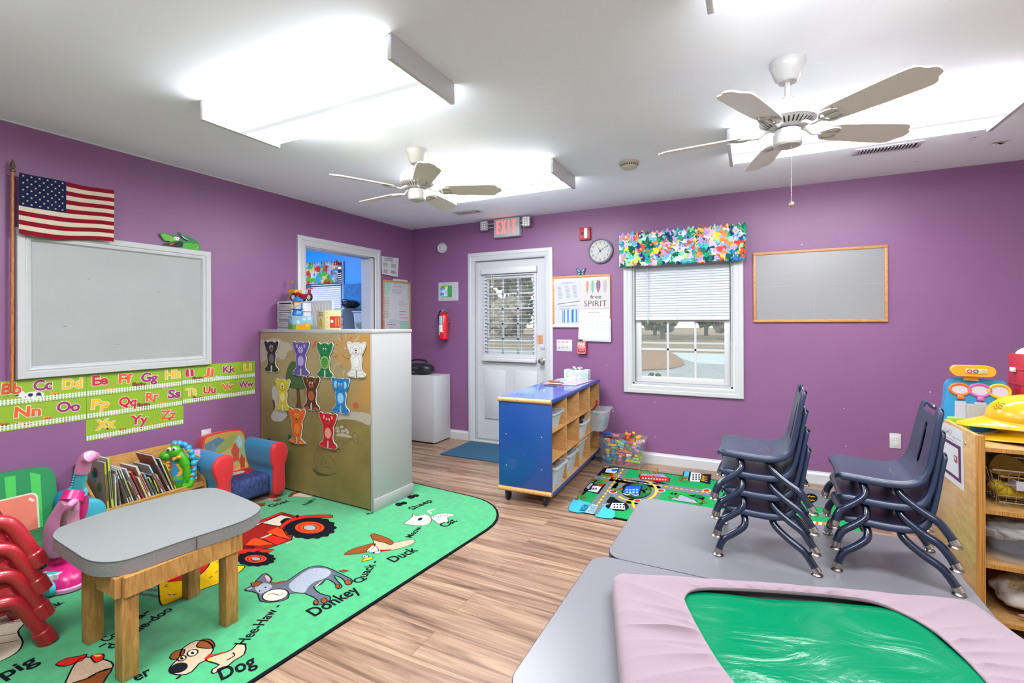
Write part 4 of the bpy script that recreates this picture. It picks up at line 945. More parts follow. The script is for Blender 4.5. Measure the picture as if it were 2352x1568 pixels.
a.fill(ell(575, 525, 208, 108, 40), road, 2); a.fill(ell(575, 520, 125, 70, 40), NV, 4); a.fill(ell(590, 522, 105, 58, 30), dg, 5)
a.line(ell(575, 522, 165, 88, 40, 0, -1.1, 2.6), .02, yel, 4)
a.fill([(330, 570), (505, 600), (520, 650), (470, 690), (330, 660)], NV, 1, 2); a.fill([(490, 600), (570, 590), (640, 640), (560, 690), (520, 660)], road, 2, 2); a.line([(545, 605), (550, 640), (570, 670)], .02, yel, 3)
def dash(p, q, n):
    p, q = Vector(p), Vector(q)
    for k in range(n): s_ = p+(q-p)*(k/n); a.line([s_, s_+(q-p)*(.6/n)], .014, yel, 4)
dash((470, 345), (205, 710), 15); dash((300, 412), (1230, 552), 22)
a.fill([(150, 700), (215, 632), (262, 648), (222, 715)], wt, 5); a.text('BRIDGE MAY', (158, 694), (196, 640), .045, NV, 6); a.text('ICE IN WINTER', (222, 706), (256, 652), .04, NV, 6)
a.fill([(245, 400), (310, 335), (440, 330), (440, 360), (400, 410)], NV, 1); a.shape([(315, 372), (330, 340), (430, 335), (425, 365), (400, 385)], white_, NV, .01, 3, 0); a.fill([(370, 350), (425, 345), (420, 362), (380, 366)], blue_, 4)
a.scrawl((285, 388), (420, 396), .02, yel, 4, .008, 3, False); a.scrawl((285, 400), (390, 408), .02, yel, 4, .008, 4, False); a.text('CAUTION SCHOOL ZONE', (470, 443), (780, 490), .03, white_, 6)
a.fill([(140, 520), (200, 450), (340, 470), (265, 550)], NV, 1); a.shape([(175, 525), (215, 480), (300, 485), (260, 540)], white_, NV, .01, 3, 0); a.shape([(160, 500), (200, 455), (225, 465), (195, 520)], lgrey, NV, .008, 4, 0); a.fill([(255, 470), (315, 462), (300, 490), (270, 490)], rb, 4)
for k in range(3): a.line([(205+k*22, 500), (198+k*22, 515)], .016, grey, 5)
a.shape([(460, 530), (490, 485), (620, 488), (600, 560), (470, 545)], blue_, NV, .012, 6, 0)
for j in range(2):
    for k in range(4): x, y = 490+k*28, 510+j*20; a.fill([(x, y), (x+18, y+1), (x+15, y+12), (x-3, y+11)], wt, 7)
a.line([(470, 545), (500, 560), (530, 548), (570, 562), (600, 556)], .02, white_, 7)
a.shape([(315, 625), (370, 620), (340, 670), (315, 640)], NV, None, 0, 3, 0); a.shape([(350, 670), (375, 622), (480, 625), (490, 680)], white_, NV, .01, 3, 0); a.text('BANK', (322, 645), (362, 630), .03, white_, 4)
for j in range(2):
    for k in range(4): x, y = 390+k*25, 632+j*20; a.fill([(x, y), (x+14, y), (x+13, y+11), (x-2, y+11)], NV, 4)
a.fill([(570, 440), (620, 425), (790, 455), (860, 480), (700, 470), (640, 460)], NV, 1)
a.shape([(598, 400), (620, 380), (800, 388), (850, 425), (842, 455), (612, 432)], rb, NV, .008, 3, 0); a.fill([(605, 396), (622, 380), (800, 388), (835, 415)], lgrey, 4); a.text('SCHOOL', (665, 398), (780, 408), .03, NV, 5)
for k in range(9): x = 625+k*23; a.fill([(x, 415+k*1.6), (x+12, 416+k*1.6), (x+11, 426+k*1.6), (x-1, 425+k*1.6)], white_, 5)
a.shape([(955, 430), (965, 365), (1015, 368), (1000, 440)], water, NV, .008, 3, 0); a.shape([(1008, 445), (1020, 370), (1110, 382), (1112, 405), (1098, 452)], white_, NV, .008, 3, 0); a.fill([(1105, 455), (1118, 385), (1190, 388), (1180, 470)], NV, 2); a.scrawl((1125, 445), (1130, 400), .05, yel, 4, .01, 3, False); a.scrawl((1155, 450), (1160, 405), .05, yel, 4, .01, 5, False)
for j in range(3):
    for k in range(3): x, y = 1036+k*24, 388+j*18; a.fill([(x, y), (x+13, y+1), (x+11, y+12), (x-2, y+11)], NV, 5)
for c in ((385, 532), (778, 523), (1150, 522), (585, 606)): a.fill(ell(*c, 36, 15, 18), white_, 6); a.fill(ell(*c, 26, 11, 18), rb, 7)
a.line([(605, 330), (750, 340), (735, 385), (590, 372)], .016, pile('#a5651f'), 3, True); a.line([(660, 350), (735, 385)], .014, pile('#a5651f'), 3)
a.shape([(850, 590), (940, 555), (1060, 600), (1080, 630), (940, 610)], lgrey, NV, .008, 3, 0); a.fill([(1000, 560), (1060, 555), (1140, 580), (1120, 600)], NV, 2); a.fill(ell(1085, 570, 40, 13, 14), dg, 3)
rnd = random.Random(3)
for c in ((125, 580), (255, 450), (420, 520), (880, 560), (960, 430), (1110, 620), (650, 530)):
    for k in range(9): a.fill(ell(c[0]+rnd.uniform(-40, 40), c[1]+rnd.uniform(-18, 18), 16, 8, 9), pile('#3b7a34') if k % 3 else brown, 5+k % 3)
for (x, y) in ((485, 428), (440, 465), (330, 443), (380, 408)): a.fill([(x-12, y-6), (x+12, y-4), (x+10, y+6), (x-14, y+4)], orange, 6)
# right-hand end, mostly hidden behind the chairs
a.fill([(1880, 500), (2060, 520), (2160, 590), (2130, 660), (1940, 620)], road, 2, 3); a.fill(ell(2000, 585, 60, 40, 20), NV, 4); a.scrawl((1985, 572), (2040, 577), .03, yel, 5, .01, 6, False); a.scrawl((1985, 600), (2035, 606), .03, yel, 5, .01, 7, False)
a.fill([(1900, 690), (2210, 720), (2205, 745), (1890, 712)], road, 2); a.fill([(1930, 755), (2180, 790), (2160, 820), (1920, 790)], pile('#a5651f'), 2)
for k in range(4): a.fill([(1960+k*55, 765+k*7), (1990+k*55, 769+k*7), (1985+k*55, 790+k*7), (1955+k*55, 785+k*7)], white_, 3)
o = b.build('road_map_rug', smooth=False); tag(o, 'town road map play rug beneath the window', 'rug')
b = MB(); b.box(-2.8, 3.95, .0006, -1.95, 4.53, .012, M('navy_door_mat', '#24506a', .95, var=.25, scale=120, bump=.8, bscale=500), .004)
o = b.build('door_mat', smooth=False); tag(o, 'dark blue door mat in front of the exit door', 'mat')

# ------------------------------------------------------------------ left wall: board, flag, crocodile, alphabet strips
XP = lambda u, v, d=0.: PX(u, v, XL+d)
r = T('framed_whiteboard', 'large white framed board on the left wall below the flag', 'whiteboard', (XL, 1.65, 1.0))
y0, y1, z0, z1 = 1.124, 2.184, 1.018, 1.86
WB2 = M('old_white_board', '#b4b5b4', .4, var=.03, scale=6)
b = MB(); b.box(XL+.0005, y0+.02, z0+.02, XL+.012, y1-.02, z1-.02, WB2); a = Art(b, mapXp(XL+.012)); sc_ = C('#6d6d70')
for (u, v, l) in ((360, 670, .02), (146, 749, .012), (262, 790, .03), (200, 640, .01)):
    p = XP(u, v, .012); a.line([(p[1], p[2]), (p[1]+l, p[2]-.003)], .003, sc_, 1, raw=True)
p = XP(143, 750, .012); a.line([(p[1], p[2]), (p[1]+.015, p[2]+.008), (p[1]+.018, p[2]-.008)], .002, sc_, 1, raw=True)
b.build('panel', r)
b = MB(); prof = [(0, 0), (0, .024), (.004, .03), (.036, .03), (.04, .024), (.044, .024), (.05, .028), (.06, .026), (.068, .014), (.07, .01)]
rows = []
for (yy, zz, sy, sz) in ((y0, z0, 1, 1), (y1, z0, -1, 1), (y1, z1, -1, -1), (y0, z1, 1, -1), (y0, z0, 1, 1)): rows.append([Vector((XL+h, yy+sy*o_, zz+sz*o_)) for o_, h in prof])
b.grid([list(reversed(q)) for q in rows], M('board_frame_paint', '#c4c5c5', .4)); b.build('frame', r)
# flag
r = T('flag', 'American flag on a wooden staff above the framed board', 'flag', XP(28, 500, .035))
bt, tp = XP(27, 900, .035), XP(29, 395, .035)
b = MB(); b.tube([bt, tp], .008, wood('flag_staff', '#b5723c', '#8a4f24', (20, 20, 3)), 12); b.build('staff', r)
b = MB(); Xf = Matrix.Translation(tp); b.lathe([(.008, 0), (.012, .004), (.012, .012), (.007, .018), (.012, .028), (.009, .045), (.0, .075)], M('antique_finial', '#6d5a45', .4, metal=.6), 14, Xf); b.build('finial', r)
FR, FW, FB = C('#7c1424', .9, .1), C('#c3b7a3', .9, .1), C('#1d2340', .9, .1)
ya, yb_ = XP(32, 400)[1], XP(247, 445)[1]; zt, zbm = XP(32, 400)[2], XP(32, 519)[2]; Hf = zt-zbm+.045
b = MB(); nx = 40
def fx(s_, q): return .062+.02*math.sin(6*s_+1)*(s_*.8+.2)-.006*math.sin(11*s_+q*2)
def fp(s_, q, off=0.): return Vector((XL+fx(s_, q)+off, ya+(yb_-ya)*s_, zt-Hf*q-.012*math.sin(5.2*s_)*(q)+.006*s_))
for i in range(13):
    for k in range(nx):
        s0, s1 = k/nx, (k+1)/nx; m = FR if i % 2 == 0 else FW
        if i < 7 and s1 <= .48: m = FB
        b.add([fp(s0, i/13), fp(s0, (i+1)/13), fp(s1, (i+1)/13), fp(s1, i/13)], [(0, 1, 2, 3)], m)
for j in range(9):
    for k in range(6 if j % 2 == 0 else 5):
        cx, cy = (.04 if j % 2 == 0 else .08)+k*.0785, (j+.7)/17.6; P = []
        for t_ in range(10): rr = .019 if t_ % 2 == 0 else .0075; an = math.pi/2+t_*math.pi/5; P.append(fp(cx+rr*math.cos(an)*.78, cy-rr*math.sin(an)*1.0, .001))
        P.append(fp(cx, cy, .001)); b.add(P, [(t_, (t_+1) % 10, 10) for t_ in range(10)], FW)
b.build('cloth', r)
# crocodile cut-out
r = T('crocodile_cutout', 'green cardboard crocodile standing on top of the framed board', 'decoration', XP(415, 572, .02))
CK = lambda p: (lambda q: Vector((q[1], q[2])))(PX(p[0]/3.92, 350+p[1]/3.92, XL+.016))
out = [(1440, 735), (1475, 724), (1530, 745), (1565, 740), (1615, 765), (1640, 795), (1700, 797), (1650, 770), (1620, 735), (1622, 715), (1632, 715), (1640, 740), (1700, 760), (1755, 785), (1790, 820), (1806, 870), (1800, 882), (1700, 874), (1560, 850), (1480, 838), (1490, 820), (1530, 800), (1480, 795), (1460, 770)]
P = [CK(p) for p in out]
b = MB(); Xy = Matrix(((0, 0, 1, XL+.012), (1, 0, 0, 0), (0, 1, 0, 0), (0, 0, 0, 1)))
b.prism(cr(P, True, 3), 0, .004, C('#1f7a34'), Xy); a = Art(b, mapXp(XL+.016), .0004, CK)
a.fill([(1452, 740), (1480, 732), (1560, 760), (1610, 790), (1560, 800), (1490, 790)], C('#5da83a'), 1, 3); a.fill([(1485, 822), (1560, 808), (1640, 800), (1640, 850), (1560, 848), (1490, 836)], C('#16181a'), 1, 2); a.fill([(1520, 825), (1560, 812), (1570, 822), (1530, 835)], C('#c8322e'), 2, 2)
for c in ((1578, 772, 13), (1600, 776, 15)): a.fill(ell(*c[:2], c[2], c[2], 14), C('#e8e8e8'), 2); a.fill(ell(c[0]-2, c[1]+2, 5, 5, 8), INK, 3)
a.fill([(1630, 745), (1660, 775), (1710, 797), (1690, 785), (1650, 755)], C('#9ec3d8'), 1); a.fill([(1650, 820), (1720, 815), (1780, 840), (1795, 872), (1700, 868), (1650, 855)], C('#3f9a2c'), 1, 3); a.line([(1745, 830), (1770, 825), (1785, 850), (1760, 868)], .003, C('#a8d048'), 2, sm=3)
b.build('card', r)
# alphabet strips
AK = lambda p: (lambda q: Vector((q[1], q[2])))(PX(p[0]/3.92, 750+p[1]/3.92, XL+.004))
LIME, FENCE = M('lime_card', '#7f9f1e', .5), C('#c9d1ce'); HALO = C('#c9c9b4')
CO = dict(r='#b8203a', o='#cf5020', p='#8e2468', y='#d6a32a')
def strip(label, name, yl, yr, zt, zb, words_, beasts, hh=.056):
    r = T('alphabet_strip', label, 'alphabet strip', (XL, (yl+yr)/2, zb), group='farm alphabet strips'); d = .002
    b = MB(); b.box(XL+.0004, yl, zb, XL+d, yr, zt, LIME); a = Art(b, mapXp(XL+d), .0003); H = zt-zb
    n = max(6, int((yr-yl)/.0145)); zf = zb+H*.09
    for k in range(n):
        y = yl+(k+.5)*(yr-yl)/n; a.fill([(y-.0032, zb+.004), (y+.0032, zb+.004), (y+.0032, zb+H*.24), (y, zb+H*.27), (y-.0032, zb+H*.24)], FENCE, 3, raw=True)
    for z in (zb+H*.1, zb+H*.19): a.fill([(yl+.002, z), (yr-.002, z), (yr-.002, z+.004), (yl+.002, z+.004)], FENCE, 2.5, raw=True)
    for t_, c, u0, u1, v in words_:       # photo pixels of the base line
        p, q = XP(u0, v[0]), XP(u1, v[1]); h = hh
        a.text(t_, (p[1], p[2]), (q[1], q[2]), h, HALO, 4, .075, raw=True); a.text(t_, (p[1]+.003, p[2]), (q[1]-.003, q[2]), h, C(CO[c]), 5, .035, raw=True)
    for kind, u, v in beasts:
        p = XP(u, v); y, z = p[1], p[2]
        bc, hc = {'cow': ('#c8c8c4', '#222226'), 'horse': ('#6b3a24', '#8a5436'), 'pig': ('#d593a0', '#c9808e'), 'cat': ('#d98a3c', '#c06a28'), 'dog': ('#c99a5a', '#2a2422'), 'hen': ('#b5502a', '#2f8a3a'), 'goat': ('#aeb4b0', '#8c9290')}[kind]
        w_ = {'cow': .05, 'horse': .034, 'pig': .024, 'dog': .028, 'goat': .026}.get(kind, .018)
        a.fill(ell(y, z, w_, w_*.45, 16), C(bc), 1, raw=True); a.fill(ell(y-w_*1.05, z+w_*.3, w_*.42, w_*.36, 12), C(bc), 1.5, raw=True)
        for k in (-.6, -.2, .3, .7): a.fill([(y+k*w_-.002, z-w_*.8), (y+k*w_+.002, z-w_*.8), (y+k*w_+.002, z), (y+k*w_-.002, z)], C(bc), 1, raw=True)
        for k in (-.2, .5): a.fill(ell(y+k*w_, z+.1*w_, w_*.22, w_*.2, 10), C(hc), 2, raw=True)
        a.fill(ell(y-w_*1.3, z+w_*.22, w_*.16, w_*.13, 8), C(hc), 2, raw=True)
    b.build('card', r)
zz = [XP(585, 828)[2], XP(585, 866)[2], XP(585, 904)[2]]
y00, yA, yB, yC = .62, XP(198, 880)[1], XP(417, 860)[1], XP(585, 840)[1]
zA1, zA2, zA3, zA4 = XP(198, 860)[2], XP(198, 911)[2], XP(198, 963)[2], XP(196, 1014)[2]
strip('alphabet strip with the letters Bb Cc Dd', '', y00, yA, zA1, zA2, [('Bb', 'o', 0, 50, (905, 903)), ('Cc', 'p', 74, 121, (897, 893)), ('Dd', 'y', 141, 190, (893, 889))], [('cow', 75, 908), ('cat', 128, 904)])
strip('alphabet strip with the letters Nn Oo', '', y00, yA-.001, zA2-.002, zA3, [('Nn', 'o', 30, 95, (959, 953)), ('Oo', 'p', 127, 184, (946, 942))], [('hen', 12, 974), ('dog', 60, 973), ('cat', 110, 959), ('hen', 152, 963)])
strip('alphabet strip with the letters Ee Ff Gg Hh', '', yA+.001, yB-.001, zA1, zA2, [('Ee', 'r', 210, 249, (885, 881)), ('Ff', 'o', 270, 304, (880, 878)), ('Gg', 'p', 321, 362, (876, 875)), ('Hh', 'y', 378, 415, (870, 866))], [('cat', 258, 893), ('horse', 322, 884), ('pig', 378, 886)])
strip('alphabet strip with the letters Pp Qq Rr Ss', '', yA+.001, yB+.002, zA2-.002, zA3, [('Pp', 'y', 207, 252, (939, 936)), ('Qq', 'r', 270, 313, (932, 931)), ('Rr', 'o', 333, 366, (922, 918)), ('Ss', 'p', 383, 415, (914, 912))], [('horse', 332, 931), ('pig', 263, 947), ('cat', 375, 926)])
strip('alphabet strip with the letters Xx Yy Zz', '', yA-.003, XP(421, 950)[1], zA3-.002, zA4, [('Xx', 'y', 217, 267, (987, 980)), ('Yy', 'r', 296, 340, (975, 971)), ('Zz', 'o', 366, 405, (963, 959))], [('hen', 283, 986), ('dog', 318, 985), ('cat', 354, 973), ('pig', 245, 1002), ('hen', 384, 976)])
strip('alphabet strip with the letters Ii Jj Kk Ll', '', yB+.001, yC, zz[0], zz[1]+.001, [('Ii', 'r', 425, 446, (865, 862)), ('Jj', 'o', 467, 491, (860, 860)), ('Kk', 'p', 510, 541, (856, 853)), ('Ll', 'y', 558, 578, (851, 849))], [('horse', 457, 870), ('goat', 505, 866), ('hen', 548, 861)], .05)
strip('alphabet strip with the letters Tt Uu Vv Ww', '', yB+.004, yC, zz[1]-.001, zz[2], [('Tt', 'y', 425, 452, (909, 906)), ('Uu', 'r', 465, 496, (904, 901)), ('Vv', 'o', 507, 536, (896, 893)), ('Ww', 'p', 547, 582, (891, 887))], [('horse', 457, 915), ('goat', 508, 906), ('hen', 541, 902)], .05)
# papers right of the pass-through
def lsheet(name, label, cat, pts, x, m=None, art=None):
    P = [PX(u, v, x) for u, v in pts]; c = sum(P, Vector())/4; r = T(name, label, cat, c); b = MB()
    b.add(P+[p-Vector((.0008, 0, 0)) for p in P], [(0, 3, 2, 1), (4, 5, 6, 7), (0, 1, 5, 4), (1, 2, 6, 5), (2, 3, 7, 6), (3, 0, 4, 7)], m or PAPER)
    tl, tr, br_, bl = P
    def f(s_, q, h): p = (tl*(1-s_)+tr*s_)*q+(bl*(1-s_)+br_*s_)*(1-q); return Vector((x+.0004+h, p.y, p.z))
    if art: art(Art(b, f, .0003))
    b.build('sheet', r)
r = T('bulletin_board', 'oak framed bulletin board on the left wall by the corner', 'notice board', (XL, 4.29, 1.25))
b = MB(); ya, yb_, za, zb = 4.06, 4.535, 1.15, 1.8; b.box(XL+.0005, ya+.01, za+.01, XL+.008, yb_-.01, zb-.01, C('#8fb8ac')); b.build('panel', r)
b = MB()
for q in ((ya, za, yb_, za+.02), (ya, zb-.02, yb_, zb), (ya, za+.02, ya+.02, zb-.02), (yb_-.02, za+.02, yb_, zb-.02)): b.box(XL+.0005, q[0], q[1], XL+.016, q[2], q[3], OAK, .003)
b.build('frame', r)
def a1(a): lines(a, .1, .9, .3, .85, 9, GREY, .02, 11, .5); a.scrawl((.35, .9), (.95, .9), .03, DGREY, 1, .012, 3)
def a2(a): lines(a, .08, .5, .08, .9, 14, GREY, .02, 12, .5)
def a3(a):
    rp = C('#b0304a'); a.scrawl((.2, .82), (.6, .82), .05, rp, 1, .012, 3); a.scrawl((.18, .72), (.88, .72), .05, rp, 1, .012, 4); a.scrawl((.4, .62), (.6, .62), .05, rp, 1, .012, 5)
    lines(a, .25, .75, .3, .42, 2, rp, .02, 2, .3); lines(a, .3, .95, .15, .15, 1, rp, .02, 2, .1)
def a4(a):
    for k in range(5): a.fill(ell(.27+.11*k, .55, .03, .06, 8), C('#8c1f3a'), 1, raw=True)
    lines(a, .3, .7, .75, .85, 2, GREY, .03, 2); lines(a, .3, .7, .2, .3, 2, GREY, .03, 2)
lsheet('notice_sheet', 'top typed notice on the bulletin board by the corner', 'paper', [(903, 640), (936, 643), (936, 690), (889, 687)], XL+.010, None, a1)
lsheet('notice_sheet', 'narrow typed list on the bulletin board\'s left half', 'paper', [(881, 676), (912, 678), (912, 734), (881, 735)], XL+.012, None, a2)
lsheet('notice_sheet', 'handwritten red-ink page on the bulletin board', 'paper', [(909, 684), (939, 684), (939, 738), (909, 737)], XL+.014, None, a3)
lsheet('notice_sheet', 'grey card with a row of five dots under the bulletin papers', 'paper', [(881, 734), (918, 737), (918, 757), (881, 757)], XL+.011, C('#b4b4bc'), a4)
def a5_(a):
    for x0, x1, y0_, y1_ in ((.1, .4, .45, .65), (.55, .9, .45, .65), (.1, .4, .1, .28), (.55, .9, .15, .28)): lines(a, x0, x1, y0_, y1_, 5, DGREY, .02, int(x0*50), .3)
    lines(a, .15, .75, .78, .9, 3, DGREY, .02, 7, .4); lines(a, .3, .65, .94, .94, 1, DGREY, .02, 7, .1)
lsheet('class_schedule', 'typed schedule sheet taped above the bulletin board', 'paper', [(876, 588), (916, 593), (914, 636), (877, 629)], XL+.02, None, a5_)
# ------------------------------------------------------------------ painted divider shelf with animal cut-outs
CP = Vector((-2.362, 2.537, .0084)); PA = math.radians(-2.5); PL, PD, PH = 1.262, .40, 1.265
ux, uy = Vector((math.cos(PA), math.sin(PA), 0)), Vector((-math.sin(PA), math.cos(PA), 0))
XPt = Matrix.Translation(CP) @ Matrix.Rotation(PA, 4, 'Z')
def PT(u, v, ly):                       # photo point on the plane parallel to the painted face, in the divider's own frame
    p = PN(u, v, CP+uy*ly, uy)-CP; return Vector((p.dot(ux), ly, p.z))
def mural_mat():
    m = bpy.data.materials.new('painted_plywood'); m.use_nodes = True; nt = m.node_tree; N = nt.nodes.new; lk = nt.links.new; b = nt.nodes['Principled BSDF']; b.inputs['Roughness'].default_value = .4
    tc = N('ShaderNodeTexCoord'); sp = N('ShaderNodeSeparateXYZ'); lk(tc.outputs['Object'], sp.inputs[0])
    nz = N('ShaderNodeTexNoise'); nz.inputs['Scale'].default_value = 3; nz.inputs['Detail'].default_value = 5; lk(tc.outputs['Object'], nz.inputs['Vector'])
    ad = N('ShaderNodeMath'); ad.operation = 'MULTIPLY_ADD'; ad.inputs[1].default_value = .35; lk(nz.outputs['Fac'], ad.inputs[0]); lk(sp.outputs['Z'], ad.inputs[2])
    r = N('ShaderNodeValToRGB'); e = r.color_ramp.elements; e[0].position = .05; e[0].color = lin('#74693c'); e[1].position = 1.; e[1].color = lin('#92815e')
    for p_, c_ in ((.3, '#6c6236'), (.55, '#77673c'), (.78, '#92805a')): e.new(p_).color = lin(c_)
    mp = N('ShaderNodeMapRange'); mp.inputs[1].default_value = 0; mp.inputs[2].default_value = 1.4; lk(ad.outputs[0], mp.inputs[0]); lk(mp.outputs[0], r.inputs[0])
    # bare varnished wood where the paint thins out on the right
    x2 = N('ShaderNodeMath'); x2.operation = 'MULTIPLY_ADD'; x2.inputs[1].default_value = .5; lk(nz.outputs['Fac'], x2.inputs[0]); lk(sp.outputs['X'], x2.inputs[2])
    mx_ = N('ShaderNodeMapRange'); mx_.interpolation_type = 'SMOOTHSTEP'; mx_.inputs[1].default_value = -.02; mx_.inputs[2].default_value = .24; lk(x2.outputs[0], mx_.inputs[0])
    mz = N('ShaderNodeMapRange'); mz.inputs[1].default_value = .55; mz.inputs[2].default_value = .8; lk(sp.outputs['Z'], mz.inputs[0])
    mm = N('ShaderNodeMath'); mm.operation = 'MULTIPLY'; lk(mx_.outputs[0], mm.inputs[0]); lk(mz.outputs[0], mm.inputs[1])
    mi = N('ShaderNodeMix'); mi.data_type = 'RGBA'; lk(mm.outputs[0], mi.inputs[0]); lk(r.outputs[0], mi.inputs[6]); mi.inputs[7].default_value = lin('#a57c40'); lk(mi.outputs[2], b.inputs['Base Color'])
    return m
r = T('divider_shelf', 'tall white divider shelf with a painted back covered in animal cut-outs', 'shelf', CP, PA)
WS = M('white_shelf_paint', '#c6c5c4', .4)
b = L(); b.box(-PL, -.008, PH-.024, .004, PD+.006, PH, WS, .004); b.build('top_board', r)
b = L(); b.box(-.022, -.004, .0, 0, PD, PH-.024, WS, .002); b.build('end_panel', r)
b = L(); b.box(-.0, -.004, .0, .012, PD+.005, .085, WS, .003); b.build('end_skirting', r)
b = L(); b.box(-PL, 0.006, .01, -PL+.022, PD, PH-.024, WS); b.build('side_panel', r)
for z in (.06, .44, .84): b = L(); b.box(-PL+.022, .006, z, -.022, PD, z+.02, WS); b.build('shelf_board', r)
b = L(); b.box(-PL, -.006, .012, -.022, .006, PH-.026, mural_mat())
KA = lambda p: (lambda q: Vector((min(-.024, max(-PL+.002, q.x)), min(PH-.028, max(.014, q.z)))))(PT(560+p[0]/3.5625, 740+p[1]/3.5625, -.006))
a = Art(b, lambda x, y, h: Vector((x, -.006-h, y)), .0003, KA)
CL, TG, TB = C('#a59c8c', .5), C('#3d5433', .5), C('#553820', .5)
a.fill([(122, 160), (150, 138), (170, 150), (200, 140), (235, 128), (270, 135), (290, 132), (325, 160), (365, 165), (400, 200), (395, 225), (360, 240), (340, 290), (310, 305), (280, 285), (250, 300), (190, 300), (160, 320), (122, 315)], CL, 1, 3)
a.fill(ell(860, 225, 112, 140, 30), C('#a07f4d', .5), 1); SR = C('#a9512c', .5)
for q in ([(770, 95), (775, 130), (795, 145)], [(830, 90), (838, 115), (832, 135)], [(945, 105), (935, 130), (905, 150)], [(735, 225), (760, 240)], [(738, 385), (745, 350), (790, 335)], [(828, 390), (815, 415), (820, 445)]): a.line(q, .008, CL, 2, sm=3)
for q in ([(798, 95), (802, 125), (805, 145)], [(880, 120), (872, 142)], [(735, 285), (755, 280), (765, 272)], [(790, 370), (800, 350)], [(755, 180), (770, 190)], [(730, 155), (740, 165)]): a.line(q, .009, SR, 2)
a.line([(805, 265), (830, 290), (865, 300)], .003, C('#4a3a22'), 2, sm=3); a.fill(ell(830, 212, 14, 9, 12), CL, 2)
a.fill([(350, 400), (380, 330), (410, 318), (440, 340), (520, 420), (525, 520), (480, 550), (420, 545), (370, 530), (345, 470)], TG, 1, 3); a.fill([(430, 540), (455, 540), (470, 690), (482, 705), (425, 700), (435, 640)], TB, 1); 
for q in ([(400, 560), (385, 640), (420, 690)], [(490, 560), (510, 660), (560, 740)]): a.line(q, .006, C('#8c8270'), 1, sm=3)
a.fill([(232, 540), (250, 520), (275, 530), (285, 560), (280, 620), (300, 690), (345, 730), (350, 770), (300, 810), (235, 800), (225, 760), (255, 690), (235, 620)], C('#a8a49c', .5), 1, 3); a.fill([(235, 640), (250, 630), (258, 690), (245, 730)], TB, 2)
a.fill([(120, 690), (180, 730), (240, 800), (360, 790), (420, 720), (560, 800), (660, 790), (740, 810), (800, 795), (900, 800), (1045, 845), (1080, 1100), (1100, 1600), (60, 1500), (60, 1100)], M('hill_paint', '#6b5f36', .42, var=.22, scale=4), .5, 0)
a.fill([(770, 735), (880, 730), (1045, 750), (1047, 845), (960, 815), (880, 795), (800, 793), (760, 805)], C('#a09a8c', .5), 1, 2)
a.fill([(550, 245), (575, 155), (610, 150), (605, 180), (570, 205)], SR, 1); a.fill(ell(915, 680, 26, 26, 9), SR, 1)
OL = C('#2f4a34', .5)
a.line([(590, 1180), (575, 1100), (600, 1040), (650, 960), (645, 1040), (700, 1050), (710, 1110), (745, 1140), (740, 1190), (690, 1195), (660, 1110), (640, 1120), (625, 1210), (580, 1180)], .003, OL, 1, sm=3); a.line([(640, 1185), (720, 1185)], .003, OL, 1); a.line([(715, 1055), (780, 1060), (785, 1040), (770, 1040)], .005, C('#5d2a1a'), 1, sm=3)
a.line(ell(915, 945, 25, 45, 20, -.3), .003, OL, 1, True); a.line([(745, 940), (760, 980), (800, 960), (840, 1000), (860, 960), (890, 960)], .003, OL, 1)
a.fill([(750, 925), (800, 905), (880, 930), (870, 945), (800, 935)], CL, 1, 2)
for c in ((765, 865), (800, 855), (840, 880), (770, 890), (810, 890), (850, 900)): a.fill(ell(*c, 17, 13, 7), CL, 1)
a.line([(750, 920), (760, 870), (800, 840), (850, 870), (875, 925)], .003, OL, 1, sm=3)
a.fill(ell(375, 945, 14, 28, 14), C('#2b4640'), 1); a.fill(ell(430, 985, 38, 14, 14), C('#5a1f24'), 1); a.fill(ell(205, 965, 14, 20, 10), C('#5a1f24'), 1)
a.fill([(560, 1190), (620, 1230), (700, 1245), (770, 1225), (700, 1255), (600, 1250)], C('#3d4f36'), 1, 2)
for c in ((140, 90), (155, 82), (960, 95), (975, 90), (210, 330), (620, 620), (1035, 190), (330, 1295), (950, 1035), (990, 1465)): a.fill(ell(*c, 3, 3, 6), C('#2c261c') if c[1] < 1100 else CL, 2)
b.build('painted_back', r)
